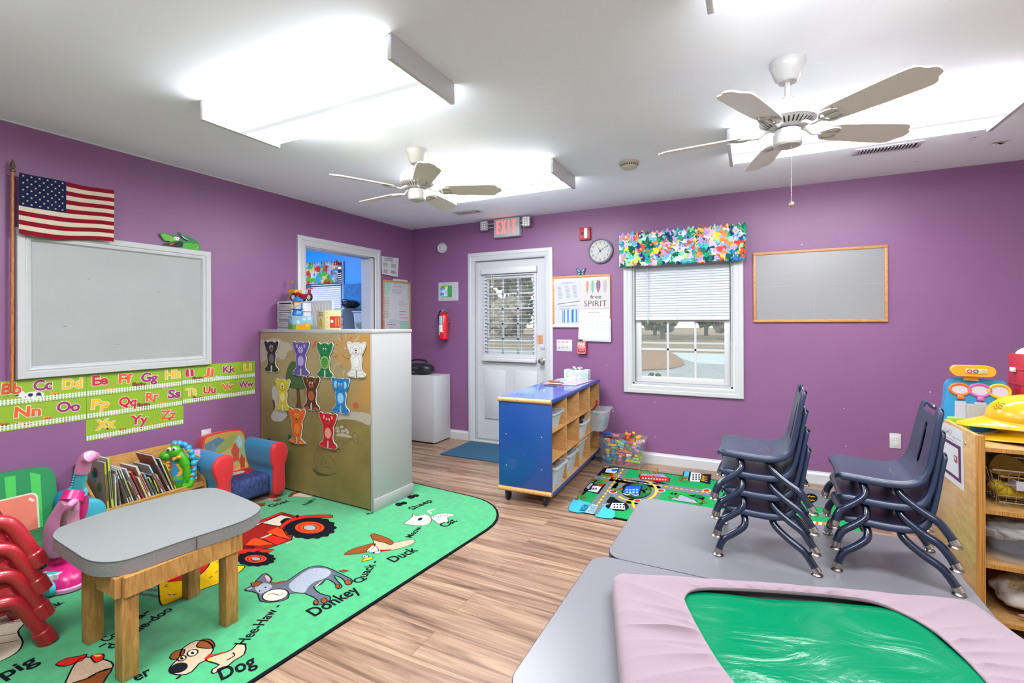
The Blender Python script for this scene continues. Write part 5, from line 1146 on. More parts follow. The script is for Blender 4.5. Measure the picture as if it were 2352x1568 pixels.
# ---- cut-outs
EDGE = M('white_card', '#cbcbc6', .5)
def cutout(name, label, cx, yt, yb, hw, col, belly, face, kind):
    o = KA((cx, yb)); H = (KA((cx, yt))-o).y; W = abs((KA((cx+hw, yb))-o).x); DK = C('#1c1a1a')
    r = T('animal_cutout', label, 'cut-out', XPt @ Vector((o.x, -.012, o.y)), PA, 'animal cut-outs on the divider shelf')
    half = [(.06, .0), (.18, -.01), (.72, 0), (.92, .04), (.92, .11), (.62, .19), (.52, .3), (.58, .42), (.62, .52), (.56, .6), (.74, .7), (.9, .82), (1.0, .93), (.86, 1.0), (.62, .985), (.45, .95), (.2, .985)]
    if kind == 'duck': half[2:6] = [(.5, .0), (.98, .04), (.8, .09), (.45, .16)]
    full = half+[(-x, y) for x, y in reversed(half)]; full += [(-.05, .16), (0, .2), (.05, .16)]
    S_ = lambda p, k=1.: Vector((p[0]*W*k, p[1]*H))
    card = cr([S_(p) for p in full], True, 3)
    b = L(); XY = Matrix(((1, 0, 0, 0), (0, 0, -1, 0), (0, 1, 0, 0), (0, 0, 0, 1)))
    b.prism(card, 0, .005, EDGE, XY); a = Art(b, lambda x, y, h: Vector((x, -.005-h, y)), .0003)
    cm, bm_, fm = C(col), C(belly), C(face); c0 = sum(card, Vector((0, 0)))/len(card)
    inner = []
    n = len(card)
    for i, p in enumerate(card):
        t_ = (card[(i+1) % n]-card[i-1]).normalized(); nn = Vector((-t_.y, t_.x)); inner.append(p+nn*(.0045 if (sum((card[k-1].x*card[k].y-card[k].x*card[k-1].y) for k in range(n)) > 0) else -.0045))
    a.fill(inner, cm, 1, raw=True); a.line(inner, .0016, DK, 2, True, raw=True)
    E = lambda x, y, rx, ry, m, lay, ink=True: (a.fill(ell(x*W, y*H, rx*W, ry*H, 18), m, lay, raw=True), ink and a.line(ell(x*W, y*H, rx*W, ry*H, 18), .0014, DK, lay+.5, True, raw=True))
    E(0, .42, .36, .155, bm_, 3)
    if kind == 'turtle':
        E(0, .42, .6, .19, bm_, 3)
        for k in range(4): a.line([(-.5*W, (.32+.065*k)*H), (0, (.305+.065*k)*H), (.5*W, (.32+.065*k)*H)], .0014, DK, 4.5, raw=True, sm=3)
    # raised arms beside the head, ears, head
    for s_ in (-1, 1):
        a.line([(s_*.42*W, .62*H), (s_*.5*W, .74*H), (s_*.62*W, .86*H)], .0016, DK, 3, raw=True, sm=3)
        a.line([(s_*.08*W, .22*H), (s_*.2*W, .2*H), (s_*.55*W, .22*H)], .0014, DK, 3, raw=True)
        if kind in ('bear', 'mouse', 'monkey', 'elephant'):
            er = .34 if kind == 'elephant' else .2; E(s_*(.5 if kind == 'elephant' else .42), .86 if kind != 'elephant' else .8, er, er*.52, cm, 4); E(s_*(.5 if kind == 'elephant' else .42), .86 if kind != 'elephant' else .8, er*.55, er*.3, bm_, 5, False)
        if kind == 'dog': E(s_*.46, .74, .14, .1, cm, 6)
        for k in (.7, .8, .88): a.line([(s_*k*W, .965*H), (s_*(k-.03)*W, .94*H)], .0014, DK, 3, raw=True)
    E(0, .77, .42, .15, cm, 5)
    E(0, .735 if kind not in ('gorilla', 'lion') else .76, .3, .085 if kind not in ('gorilla', 'lion') else .125, fm, 6)
    for s_ in (-1, 1): E(s_*.13, .805, .075, .036, C('#d8d8d4'), 8, False); E(s_*.115, .798, .04, .024, DK, 9, False)
    if kind == 'elephant': a.line([(0, .76*H), (-.1*W, .7*H), (-.02*W, .63*H), (.12*W, .64*H)], .009, cm, 8, raw=True, sm=4)
    elif kind == 'duck': E(0, .725, .26, .045, C('#d8741f'), 9); E(0, .7, .12, .02, DK, 10, False)
    else: E(0, .752, .09, .022, DK, 9, False); a.line([(-.16*W, .71*H), (0, .695*H), (.16*W, .71*H)], .0018, DK, 9, raw=True, sm=3)
    if kind in ('dog', 'bear', 'mouse', 'lion', 'gorilla'): E(0, .685, .06, .018, C('#b8242c'), 10, False)
    if kind == 'monkey': a.line([(-.6*W, .42*H), (-.82*W, .5*H), (-.78*W, .62*H), (-.62*W, .62*H)], .007, C(belly), 2, raw=True, sm=4)
    for s_ in (-1, 1): E(s_*.52, .05, .32, .045, fm if kind in ('monkey', 'mouse', 'duck') else cm, 4)
    b.build('card', r)
cutout('', 'black gorilla cut-out on the painted divider', 237, 148, 403, 62, '#2b2628', '#5f5b5c', '#5d5858', 'gorilla')
cutout('', 'purple bear cut-out on the painted divider', 477, 155, 432, 72, '#5a4891', '#9d8fc0', '#a99ccc', 'bear')
cutout('', 'green turtle cut-out on the painted divider', 673, 163, 447, 70, '#0d6b3a', '#76ae58', '#0d7a40', 'turtle')
cutout('', 'white dog cut-out on the painted divider', 930, 157, 449, 80, '#c4c4bf', '#c9c9c4', '#c9c9c4', 'dog')
cutout('', 'yellow lion cut-out on the painted divider', 328, 460, 718, 62, '#c2ae2c', '#cfc27c', '#d2c35e', 'lion')
cutout('', 'brown monkey cut-out on the painted divider', 563, 440, 713, 72, '#52291a', '#95542e', '#8f5230', 'monkey')
cutout('', 'blue elephant cut-out on the painted divider', 802, 450, 741, 76, '#1470b0', '#7fb4d4', '#1b78b8', 'elephant')
cutout('', 'orange duck cut-out on the painted divider', 445, 700, 989, 72, '#d05a14', '#d9722a', '#dd7a2a', 'duck')
cutout('', 'red mouse cut-out on the painted divider', 700, 735, 1026, 76, '#b51820', '#d08a78', '#c8202a', 'mouse')
# ---- things standing on the divider
TOP = PH
def onTop(lx, ly): return XPt @ Vector((lx, ly, TOP))
p0, p1 = PT(603, 752, .14), PT(648, 691, .14); x0, x1, h = max(p0.x, -PL+.01), PT(649, 700, .14).x, p1.z-TOP+.0
x0 = -PL+.012; wd = .19; h = .235
r = T('drawer_tower', 'small white three-drawer tower at the divider\'s left end', 'drawers', onTop(x0+wd/2, .14), PA)
DRW = M('drawer_white', '#c9c9cb', .35); FROST = glassy('frosted_drawer', '#b9b6bc', .75, .35)
b = L(); w2 = wd/2
b.box(-w2, 0, .0005, -w2+.012, .25, h, DRW, .003); b.box(w2-.012, 0, .0005, w2, .25, h, DRW, .003); b.box(-w2, 0, h-.014, w2, .25, h, DRW, .003); b.box(-w2, .24, .0005, w2, .25, h, DRW)
for k in range(3): b.box(-w2, 0, .0005+k*.072, w2, .25, .008+k*.072, DRW)
b.build('cabinet', r)
for k in range(3):
    z = .012+k*.072; b = L(); b.box(-w2+.014, -.004, z, w2-.014, 0.004, z+.055, FROST, .003); b.box(-w2+.018, .004, z, w2-.018, .22, z+.003, FROST); o = b.build('drawer', r)
    b = L(); b.box(-.03, -.012, z+.042, .03, -.003, z+.05, DRW, .002); b.build('drawer_lip', o)
b = L(); 
r = T('plastic_tray', 'white plastic panel standing behind the toy lantern', 'tray', onTop(-.86, .27), PA)
b = L(); b.prism([Vector((p[0], p[1])) for p in rrect(-.12, .0005, .14, .235, .015, 4)], -.006, .006, M('panel_plastic', '#c0bfc2', .45), Matrix(((1, 0, 0, 0), (0, 0, -1, 0), (0, 1, 0, 0), (0, 0, 0, 1))))
for k in range(6): b.tube([(-.1+k*.04, -.008, .21), (-.06+k*.03, -.008, .1), (-.05+k*.03, -.008, .02)], .003, M('panel_plastic'), 5)
b.build('sheet', r)
def card_book(label, uL, uM, uR, vt, vb, ly, artL, artR, base, th=.006, cat='book'):
    pL, pM, pR = PT(uL, vb, ly), PT(uM, vb, ly), PT(uR, vb, ly); hh = PT(uM, vt, ly).z-TOP-.002
    r = T('standing_book', label, cat, onTop(pM.x, ly-.04), PA); lx, rx = pL.x-pM.x, pR.x-pM.x
    for nm, xx, art, s_ in (('left_cover', lx, artL, -1), ('right_cover', rx, artR, 1)):
        d = Vector((xx, .055, 0)); l = d.length; ang = math.atan2(d.y, d.x) if s_ > 0 else math.atan2(-d.y, -d.x)
        X = Matrix.Rotation(ang, 4, 'Z'); b = L()
        b.box(0 if s_ > 0 else -l, 0, .0008, l if s_ > 0 else 0, th, hh, base, .001, X)
        x0_ = 0 if s_ > 0 else -l
        art(Art(b, lambda x, y, q: X @ Vector((x0_+x*l, -q-.0001, .0008+y*hh)), .0003)); b.build(nm, r)
    return r, hh
def bl1(a):
    a.fill([(0, 0), (1, 0), (1, .35), (0, .4)], C('#6f9f2a'), 1, raw=True); a.line([(.35, .6), (.6, .35), (.75, 0)], .014, C('#c8412a'), 2, sm=4, raw=True); a.line([(.2, .5), (.3, .1)], .004, C('#d8d8d0'), 2, raw=True)
    for c in ((.15, .8), (.4, .75), (.8, .65)): a.fill(ell(*c, .1, .12, 10), C('#a8c8d8'), 1, raw=True)
def br1(a):
    a.fill([(0, 0), (1, 0), (1, .3), (0, .35)], C('#4f9a3a'), 1, raw=True); a.fill([(.15, .0), (.9, 0), (.95, .4), (.2, .35)], C('#d89a1c'), 2, raw=True); a.fill(ell(.75, .3, .08, .1, 10), C('#c8d03a'), 3, raw=True); a.fill(ell(.15, .78, .06, .09, 12), C('#d89a1c'), 2, raw=True)
    for c in ((.3, .55), (.6, .75), (.85, .8)): a.fill(ell(*c, .1, .12, 10), C('#c0d4dc'), 1, raw=True)
    for k in range(4): a.line([(.25+.18*k, .35), (.25+.18*k, .05)], .003, C('#8c5a14'), 3, raw=True)
bk1, hh1 = card_book('sky blue picture book standing open in front of the drawer tower', 658, 682, 714, 725, 752, .075, bl1, br1, C('#86b4c8'))
def bl2(a):
    lines(a, .2, .8, .72, .88, 3, C('#5a5040'), .03, 3, .3); a.fill([(.3, .15), (.62, .15), (.66, .42), (.28, .42)], C('#b8a01c'), 1, 0, raw=True); a.fill(ell(.47, .5, .07, .06, 10), C('#8c4a2a'), 2, raw=True); a.fill(ell(.47, .42, .12, .05, 10), C('#c8b02a'), 2, raw=True)
def br2(a):
    a.fill([(.3, .08), (1, .08), (1, .68), (.3, .68)], C('#b02a20'), 1, raw=True); a.fill([(.36, .35), (.52, .35), (.52, .5), (.36, .5)], C('#d0d0cc'), 2, raw=True)
    for x in (.66, .84): a.fill([(x, .18), (x+.06, .18), (x+.06, .6), (x, .6)], C('#c89a2a'), 2, raw=True)
    a.text('Dear Zoo', (.3, .78), (.98, .78), .018, C('#7a7a4a'), 2, .01, raw=True); lines(a, .05, .18, .15, .85, 4, C('#b07a3a'), .03, 4, .2)
card_book('cream picture book with a red panel standing open on the divider', 724, 757, 779, 712, 751, .1, bl2, br2, C('#c9bd8a'))
# toy lantern on the blue book
p = PT(681, 722, .075+.0)
r = T('toy_lantern', 'blue toy lantern with a yellow handle standing on the sky blue book', 'toy', XPt @ Vector((p.x, .085, TOP+hh1+.0036)), PA); BLT = M('toy_blue', '#1a68b4', .3)
sc_ = (PT(681, 676, .085).z-PT(681, 722, .085).z)/.2
sl = lambda q: [(a_*sc_, z_*sc_) for a_, z_ in q]
b = L(); b.lathe(sl([(.045, 0), (.05, .004), (.05, .03), (.04, .045), (.04, .055), (.055, .06), (.058, .065), (0, .065)]), BLT, 24); b.build('base', r)
b = L(); b.lathe(sl([(.05, .14), (.055, .145), (.05, .155), (.035, .17), (.02, .182), (0, .184)]), BLT, 24); b.tube([Vector((.014*math.cos(t_), 0, .193+.012*math.sin(t_)))*sc_ for t_ in [k*math.pi/8 for k in range(16)]], .003*sc_, BLT, 6, closed=True); b.build('cap', r)
b = L(); b.lathe(sl([(.036, .064), (.04, .1), (.036, .142)]), glassy('lantern_glass', '#c9c4c8', .5, .1), 20); b.build('chimney', r)
b = L(); b.lathe(sl([(.03, .125), (.04, .13), (.04, .14), (.03, .142)]), M('toy_yellow', '#d89a1c', .35), 20); b.build('collar', r)
for s_ in (-1, 1): b = L(); b.tube([Vector(q)*sc_ for q in ((s_*.045, 0, .055), (s_*.064, 0, .075), (s_*.064, 0, .13), (s_*.048, 0, .15))], .008*sc_, BLT, 8); b.build('side_post', r)
b = L(); b.tube(cr([Vector(q)*sc_ for q in ((-.066, 0, .135), (-.05, -.04, .1), (0, -.06, .075), (.05, -.04, .1), (.066, 0, .135))], False, 5), .005*sc_, M('toy_yellow'), 8); b.build('handle', r)
# ride-on toy tricycle (the figure that rides it is left out)
r = T('toy_tricycle', 'red toy tricycle with yellow basket and flag on the drawer tower', 'toy', XPt @ Vector((-PL+.14, .26, TOP+h+.0006)), PA); TR = M('toy_red', '#a8141c', .35); TY = M('toy_yellow')
b = L(); b.tube(cr([(-.07, 0, .02), (-.06, 0, .05), (.0, 0, .055), (.07, 0, .04), (.12, 0, .06), (.13, 0, .1)], False, 4), [.03]*8+[.02]*7+[.012]*6, TR, 12); b.ball((-.05, 0, .035), (.06, .04, .034), TR, 12); b.build('body', r)
b = L(); b.box(-.1, -.035, .075, -.02, .035, .078, TY, .001); 
for q in ((-.1, -.035, -.097, .035), (-.023, -.035, -.02, .035), (-.1, -.035, -.02, -.032), (-.1, .032, -.02, .035)): b.box(q[0], q[1], .078, q[2], q[3], .1, TY)
b.box(-.07, -.01, .06, -.05, .01, .076, TR); b.build('basket', r)
b = L(); b.tube(cr([(-.055, .0, .1), (-.07, 0, .14), (-.06, 0, .17), (-.09, 0, .2)], False, 4), .004, BLT, 8); b.ball((-.092, 0, .203), .008, BLT, 8); b.build('flag_pole', r)
b = L(); b.prism([(-.09, .2), (-.125, .175), (-.13, .165), (-.075, .165)], -.002, .002, TY, Matrix(((1, 0, 0, 0), (0, 0, -1, 0), (0, 1, 0, 0), (0, 0, 0, 1)))); b.build('flag', r)
b = L(); b.tube([(.13, -.03, .105), (.125, 0, .115), (.13, .03, .105)], .006, TR, 8); b.build('handlebar', r)
for (x, y) in ((-.01, -.045), (-.01, .045), (.13, 0)):
    b = L(); X = Matrix.Translation((x, y+.008, .034)) @ Matrix.Rotation(math.pi/2, 4, 'X'); b.lathe([(.018, 0), (.033, .002), (.033, .014), (.018, .016)], BLACK, 20, X); o = b.build('wheel', r)
    b = L(); b.lathe([(0, -.001), (.022, -.001), (.022, .017), (0, .017)], M('wheel_cream', '#c9c4bc', .4), 18, X); b.build('wheel_disc', o)

# ------------------------------------------------------------------ the blue back room
valance('back_room_valance', 'bright printed valance in the blue back room', AWX0-.03, AWX1+.01, 1.84, 2.13, YB-.03, print_mat('cartoon_print', ['#c8ccd0', '#3f9fc8', '#4fae3a', '#c83a34', '#b0a8d0', '#d8c86a', '#c8ccd0', '#4fae3a'], 16), 30, 9, 0)
r = T('back_room_blind', 'closed white mini blind in the blue back room window', 'blind', ((AWX0+AWX1)/2, YB, 1.9))
b = MB(); slat_rows(b, AWX0+.01, AWX1-.01, AWZ0+.03, 1.99, 40, YB-.01+.012, math.radians(60), .03); b.build('slats', r)
b = MB(); b.box(AWX0+.005, YB-.012, 2.0, AWX1-.005, YB+.02, 2.03, WHITE2); b.build('head_rail', r)
r = T('storage_cabinet', 'low cabinet in the blue back room under the grey drawers', 'cabinet', (-4.2, 4.3, 0)); CAB = M('back_room_cabinet', '#b9b7b4', .5)
b = MB(); b.box(-4.75, 4.05, .04, -3.8, 4.56, 1.08, CAB, .004); b.build('body', r)
b = MB(); b.box(-4.78, 4.02, 1.08, -3.79, 4.57, 1.1, CAB, .003); b.build('top', r)
for x in (-4.73, -4.26): b = MB(); b.box(x, 4.035, .07, x+.45, 4.05, 1.05, CAB, .003); b.build('door', r)
gx0, gx1 = -4.515, -4.27
r = T('grey_drawers', 'grey plastic drawer stack with labels in the blue back room', 'drawers', ((gx0+gx1)/2, 4.22, 1.1)); GD = M('grey_plastic', '#8f9eaa', .4)
b = MB(); b.box(gx0, 4.12, 1.1006, gx1, 4.45, 1.5, GD, .006); b.build('body', r)
for k in range(4):
    z = 1.115+k*.095; b = MB(); b.box(gx0+.008, 4.105, z, gx1-.008, 4.12, z+.085, GD, .004); o = b.build('drawer', r)
    b = MB(); b.box(gx0+.07, 4.092, z+.058, gx0+.14, 4.106, z+.068, C('#4d5a66'), .002); b.build('drawer_pull', o)
    b = MB(); b.box(gx1-.085, 4.103, z+.02, gx1-.03, 4.105, z+.06, PAPER); a = Art(b, mapYp(4.103)); a.line([(gx1-.08, z+.045), (gx1-.04, z+.047)], .004, INK, 1, raw=True); a.line([(gx1-.075, z+.032), (gx1-.045, z+.032)], .004, INK, 1, raw=True); b.build('drawer_label', o)
r = T('white_tote_bin', 'white tote bin with a green label in the blue back room', 'bin', (-4.13, 4.25, 1.1))
b = MB()
def tub(b, c, wx, wy, h_, m, tap=.82, th=.004, rim=.012, X=None):
    def ring(s_, z, o=0): return [Vector((c[0]+p.x, c[1]+p.y, c[2]+z)) for p in rrect(-wx/2*s_-o, -wy/2*s_-o, wx/2*s_+o, wy/2*s_+o, min(wx, wy)*.14, 4)]
    R_ = [ring(tap, 0), ring(tap*.5+.5, h_*.5), ring(1, h_-.012), ring(1, h_-.012, rim), ring(1, h_, rim), ring(1, h_, -th), ring(1, h_-.014, -th), ring(tap, th, -th)]
    if X: R_ = [[X @ p for p in q] for q in R_]
    b.grid([q+[q[0]] for q in R_], m); n = len(R_[0])
    b.add(R_[0], [tuple(range(n-1, -1, -1))], m); b.add(R_[-1], [tuple(range(n))], m)
tub(b, (-4.03, 4.25, 1.1006), .24, .26, .36, M('tote_white', '#b4c4cc', .4)); b.build('body', r)
b = MB(); b.box(-4.08, 4.11, 1.27, -3.98, 4.1125, 1.33, C('#7f9a80')); a = Art(b, mapYp(4.11)); a.textc('Party Toys', (-4.03, 1.3), .014, INK, 1); b.build('bin_label', r)
r = T('black_bag', 'black bag lying on the grey drawer stack in the back room', 'bag', (-4.36, 4.28, 1.5)); b = MB(); 
bm = bmesh.new(); bmesh.ops.create_icosphere(bm, subdivisions=3, radius=1)
for v in bm.verts: v.co = Vector((-4.33+v.co.x*.12, 4.28+v.co.y*.1, 1.549+v.co.z*.048))+v.co*.012*noise.noise(v.co*3)
b.bm(bm, M('black_vinyl', '#141416', .35)); b.build('pouch', r); b = MB(); b.tube(cr([(-4.4, 4.22, 1.56), (-4.37, 4.19, 1.6), (-4.3, 4.19, 1.6), (-4.27, 4.22, 1.56)], False), .005, BLACK, 6); b.build('strap', r)
r = T('sea_poster', 'blue cardboard castle backdrop on the back room wall', 'poster', (-4.62, 4.58, 1.55)); b = MB(); b.box(-4.8, 4.572, 1.4, -4.43, 4.588, 1.83, M('poster_blue', '#1b74b4', .6, var=.35, scale=30)); a = Art(b, mapYp(4.572))
for k in range(5): a.fill([(-4.78+k*.07, 1.42), (-4.725+k*.07, 1.42), (-4.725+k*.07, 1.56), (-4.752+k*.07, 1.59), (-4.78+k*.07, 1.56)], C(('#2a7f8c', '#9a3a34', '#2a7f8c', '#9a3a34', '#2a7f8c')[k]), 1, raw=True)
a.line([(-4.79, 1.56), (-4.62, 1.62), (-4.45, 1.57)], .006, C('#16335a'), 2, sm=4, raw=True); b.build('card', r)
r = T('wall_disc', 'dark round clock edge on the blue back room wall', 'clock', (-4.13, 4.58, 1.72)); b = MB(); b.lathe([(0, 0), (.12, .0), (.12, .02), (.1, .025), (0, .022)], C('#22303c'), 28, Matrix.Translation((-4.13, 4.589, 1.76)) @ Matrix.Rotation(math.pi/2, 4, 'X')); b.build('case', r)

# ------------------------------------------------------------------ white cabinet with the radio
r = T('white_cube_cabinet', 'plain white cabinet in the corner carrying the radio', 'cabinet', (-3.35, 4.4, 0)); WC = M('melamine_white', '#c6c6c8', .3)
b = MB(); b.box(-3.61, 4.262, .012, -3.095, 4.57, .735, WC, .002); b.build('carcass', r)
b = MB(); b.box(-3.612, 4.246, .02, -3.094, 4.2615, .733, WC, .002); b.build('door', r)
b = MB(); b.box(-3.58, 4.28, 0, -3.13, 4.55, .0125, BLACK); b.build('plinth', r)
r = T('radio', 'black portable stereo on the white corner cabinet', 'radio', (-3.42, 4.4, .735)); RB = M('radio_black', '#1d2026', .4)
X = Matrix.Translation((-3.42, 4.42, .7354))
b = MB(); bm = bmesh.new(); bmesh.ops.create_uvsphere(bm, u_segments=28, v_segments=16, radius=1)
for v in bm.verts:
    sg = lambda q, e: math.copysign(abs(q)**e, q); v.co = Vector((sg(v.co.x, .75)*.185, sg(v.co.y, .7)*.1, .062+sg(v.co.z, .6)*.06))
b.bm(bm, RB, X); b.build('case', r)
for s_ in (-1, 1): b = MB(); b.lathe([(0, .006), (.03, .008), (.046, .004), (.05, 0)], M('speaker_mesh', '#101114', .7), 24, X @ Matrix.Translation((s_*.105, -.092, .058)) @ Matrix.Rotation(math.radians(90+s_*0), 4, 'X') ); b.build('speaker', r)
b = MB(); b.box(-.045, -.105, .06, .045, -.095, .09, C('#343a42'), .003, X); b.box(-.02, -.107, .03, .02, -.1, .042, STEEL, .002, X); b.build('display', r)
b = MB(); b.tube([X @ Vector(q) for q in cr([(-.14, .0, .09), (-.1, 0, .15), (0, 0, .165), (.1, 0, .15), (.14, 0, .09)], False, 5)], .011, RB, 10); b.build('handle', r)

# ------------------------------------------------------------------ blue cubby shelf on castors
SB = Matrix.Translation((-1.272, 3.14, 0)) @ Matrix.Rotation(math.radians(2.), 4, 'Z')   # local: x from -.44 to 0, y 0..1.32
r = T('cubby_shelf', 'blue cubby shelf on castors standing out from the window wall', 'shelf', (-1.272, 3.14, 0), math.radians(2.))
LAM = M('blue_laminate', '#0b4590', .35, coat=.3); MAPLE = wood('maple_ply', '#c99a62', '#b07f48', (2.5, 2.5, 9), .4); EDGEW = wood('maple_edge', '#d3a366', '#b98649', (8, 8, 2), .35)
W_, L_, Z0, Z1 = .415, 1.37, .085, .772
def bothwood(nm, x0, y0, z0, x1, y1, z1, m=MAPLE, bv=.002): b = L(); b.box(x0, y0, z0, x1, y1, z1, m, bv); return b.build(nm, r)
b = L(); b.box(-W_, .0, Z0+.03, 0, .018, Z1-.03, LAM, .003); o = b.build('end_panel', r)
b = L()
for (x, z) in ((-.355, .50), (-.075, .50), (-.355, .27), (-.075, .27)): b.ball((x, -.0005, z), (.0055, .003, .0055), STEEL, 8)
b.build('screws', o)
bothwood('end_panel', -W_, L_-.018, Z0+.03, 0, L_, Z1-.03, LAM)
b = L(); b.box(-W_, .004, Z1-.03, 0, L_, Z1-.002, LAM, .002); b.box(-W_+.003, .01, Z1-.0019, -.003, L_-.004, Z1, M('blue_laminate_top', '#2f5eac', .2, coat=.6)); b.build('top_board', r)
b = L(); b.tube([(-W_, -.002, Z1-.016), (0.0, -.002, Z1-.016)], .0165, EDGEW, 14); b.build('top_edge', r)
b = L(); b.tube([(-W_, .0, Z0+.017), (0.0, 0, Z0+.017)], .017, EDGEW, 14); b.build('bottom_edge', r)
b = L(); b.box(-W_, .002, Z0, 0, L_, Z0+.03, MAPLE, .002); b.box(-.002, .02, Z0+.002, .004, L_, Z0+.026, LAM, .001); b.build('bottom_board', r)
bothwood('back_panel', -W_, .018, Z0+.03, -W_+.012, L_-.018, Z1-.03, LAM)
cw = (L_-.036)/4; rh = (Z1-Z0-.06)/3
for k in (1, 2, 3): y = .018+cw*k; bothwood('divider', -W_+.012, y-.006, Z0+.03, -.004, y+.006, Z1-.03)
for j in (1, 2): z = Z0+.03+rh*j; bothwood('shelf_board', -W_+.012, .018, z-.006, -.004, L_-.018, z+.006)
b = L(); b.box(-W_+.012, .018, Z0+.03, -.004, .0195, Z1-.03, MAPLE); b.box(-W_+.012, L_-.0195, Z0+.03, -.004, L_-.018, Z1-.03, MAPLE); b.build('inner_lining', r)
for (x, y) in ((-.36, .05), (-.06, .05), (-.36, L_-.06), (-.06, L_-.06)):
    b = L(); b.lathe([(.014, -.014), (.026, -.014), (.036, -.009), (.036, .009), (.026, .014), (.014, .014)], BLACK, 18, Matrix.Translation((x, y, .0365)) @ Matrix.Rotation(math.pi/2, 4, 'Y') ); o = b.build('castor', r)
    b = L(); b.box(x-.02, y-.024, .036, x+.02, y+.014, .0845, BLACK, .006); b.build('castor_fork', o)
CLEAR = glassy('clear_bin_plastic', '#c4ccd2', .32, .12); WHB = glassy('white_bin_plastic', '#c2cad0', .72, .3)
SH = SB
def bin_at(label, col, row, m, x_front, wy, h_, wx=.3, items=()):
    y = .018+cw*(col+.5); z = Z0+.03+rh*row+.0068 if row else Z0+.0306
    c = SB @ Vector((x_front-wx/2, y, z)); r = T('storage_bin', label, 'bin', c, math.radians(2.), 'bins in the blue cubby shelf')
    b = L(); tub(b, (0, 0, 0), wx, wy, h_, m); b.build('tub', r)
    return SB @ Matrix.Translation((x_front-wx/2, y, z))
def toys(X, n, wx, wy, z0_, cols, label, group, seed, name='toy_block'):
    rnd = random.Random(seed)
    for i in range(n):
        c = cols[i % len(cols)]; p = X @ Vector((rnd.uniform(-.5, .5)*wx, rnd.uniform(-.5, .5)*wy, z0_+.02+.03*(i//3)))
        b = L(); b.box(-.028, -.015, -.012, .028, .015, .012, C(c, .4), .004); b.ball((.01, 0, .012), (.012, .012, .008), C(c, .4), 8)
        o = b.build(name); o.location = p; o.rotation_euler = (rnd.uniform(-.5, .5), rnd.uniform(-.5, .5), rnd.uniform(0, 3)); tag(o, label, 'toy', group)
X = bin_at('clear bin of red toys in the bottom cubby nearest the camera', 0, 0, WHB, .015, .25, .16); toys(X, 9, .2, .16, .1, ['#a83018', '#8c1f1a', '#b8502a'], 'small red toy in the nearest bottom cubby bin', 'red toys in the bottom cubby bin', 1)
bin_at('white bin in the bottom cubby, second from the near end', 1, 0, WHB, -.0, .25, .16)
bin_at('tall white bin in the bottom cubby, third from the near end', 2, 0, WHB, -.02, .24, .19)
bin_at('white bin in the bottom cubby at the window end', 3, 0, WHB, -.05, .24, .17)
X = bin_at('white bin in the middle row of the blue cubby shelf', 2, 1, M('bin_white_solid', '#bcc4ce', .35), .005, .23, .13); toys(X, 5, .18, .14, .1, ['#4a3222', '#2c2420'], 'small dark toy in the middle row white bin', 'dark toys in the middle cubby bin', 2)
X = bin_at('clear bin of toys sticking out of the middle cubby by the window', 3, 1, CLEAR, .13, .27, .19, .36); toys(X, 14, .26, .18, .01, ['#1f5a9a', '#b02a34', '#3a8a4a', '#2a7fb8', '#a83040'], 'mixed toy inside the clear bin that sticks out', 'toys in the clear cubby bin', 3)
bin_at('white bin in the top cubby nearest the camera', 0, 2, WHB, -.01, .22, .12)
b = L(); b.tube(cr([(0, 0, 0), (.02, .01, .05), (.05, .0, .09), (.055, -.01, .13)], False), [.007]*13+[.011]*3, C('#b01f1c', .3), 8)
o = b.build('toy_wand'); o.location = SB @ Vector((-.02, .018+cw*3.5-.06, Z0+.03+rh+.15)); tag(o, 'red curved toy sticking up from the clear bin by the window', 'toy')
# things on top of the shelf
def on(u, v): return PZ(u, v, Z1)
c = on(1326, 872); r = T('tissue_box', 'patterned tissue box on top of the blue cubby shelf', 'tissue box', c, math.radians(4)); TBM = print_mat('tissue_print', ['#b4bcbe', '#c4c6c8', '#9fb0b0', '#c4c6c8', '#a8aec0'], 22)
b = L(); b.box(-.115, -.058, .0038, .115, .058, .098, TBM, .003); b.build('box', r)
b = L(); b.prism(ell(0, 0, .075, .03, 24), .098, .0986, C('#4d4038')); o = b.build('slot', r)
b = L(); rows = []
for j in range(5): rows.append([Vector((-.05+.1*i/14, .012*math.sin(i*1.1+j)*(1-j*.1), .0985+.006*j+.006*math.sin(i*.7)*(j > 3))) for i in range(15)])
b.grid(rows, PAPER); b.build('tissue', r)
P4 = [on(*q) for q in ((1243, 882), (1322, 886), (1366, 873), (1290, 868))]
r = T('planner_mat', 'pink edged planner sheet lying under the tissue box', 'paper', sum(P4, Vector())/4)
b = MB(); b.add([p+Vector((0, 0, .0035)) for p in P4]+[p+Vector((0, 0, .0006)) for p in P4], [(0, 1, 2, 3), (7, 6, 5, 4), (0, 4, 5, 1), (1, 5, 6, 2), (2, 6, 7, 3), (3, 7, 4, 0)], C('#b0598c'))
def fpl(x, y, h): p = (P4[0]*(1-x)+P4[1]*x)*(1-y)+(P4[3]*(1-x)+P4[2]*x)*y; return Vector((p.x, p.y, p.z+.0035+h))
a = Art(b, fpl, .0003); a.fill([(.03, .04), (.97, .04), (.97, .97), (.03, .97)], C('#b8c0c8'), 1, raw=True); a.fill([(.05, .05), (.3, .05), (.3, .4), (.05, .4)], C('#b98a6a'), 2, raw=True)
for k in range(5): a.fill([(.5, .15+.16*k), (.94, .15+.16*k), (.94, .2+.16*k), (.5, .2+.16*k)], C('#a04a78'), 2, raw=True)
a.fill(ell(.25, .6, .14, .12, 10), C('#8fa89a'), 2, raw=True); b.build('sheet', r)
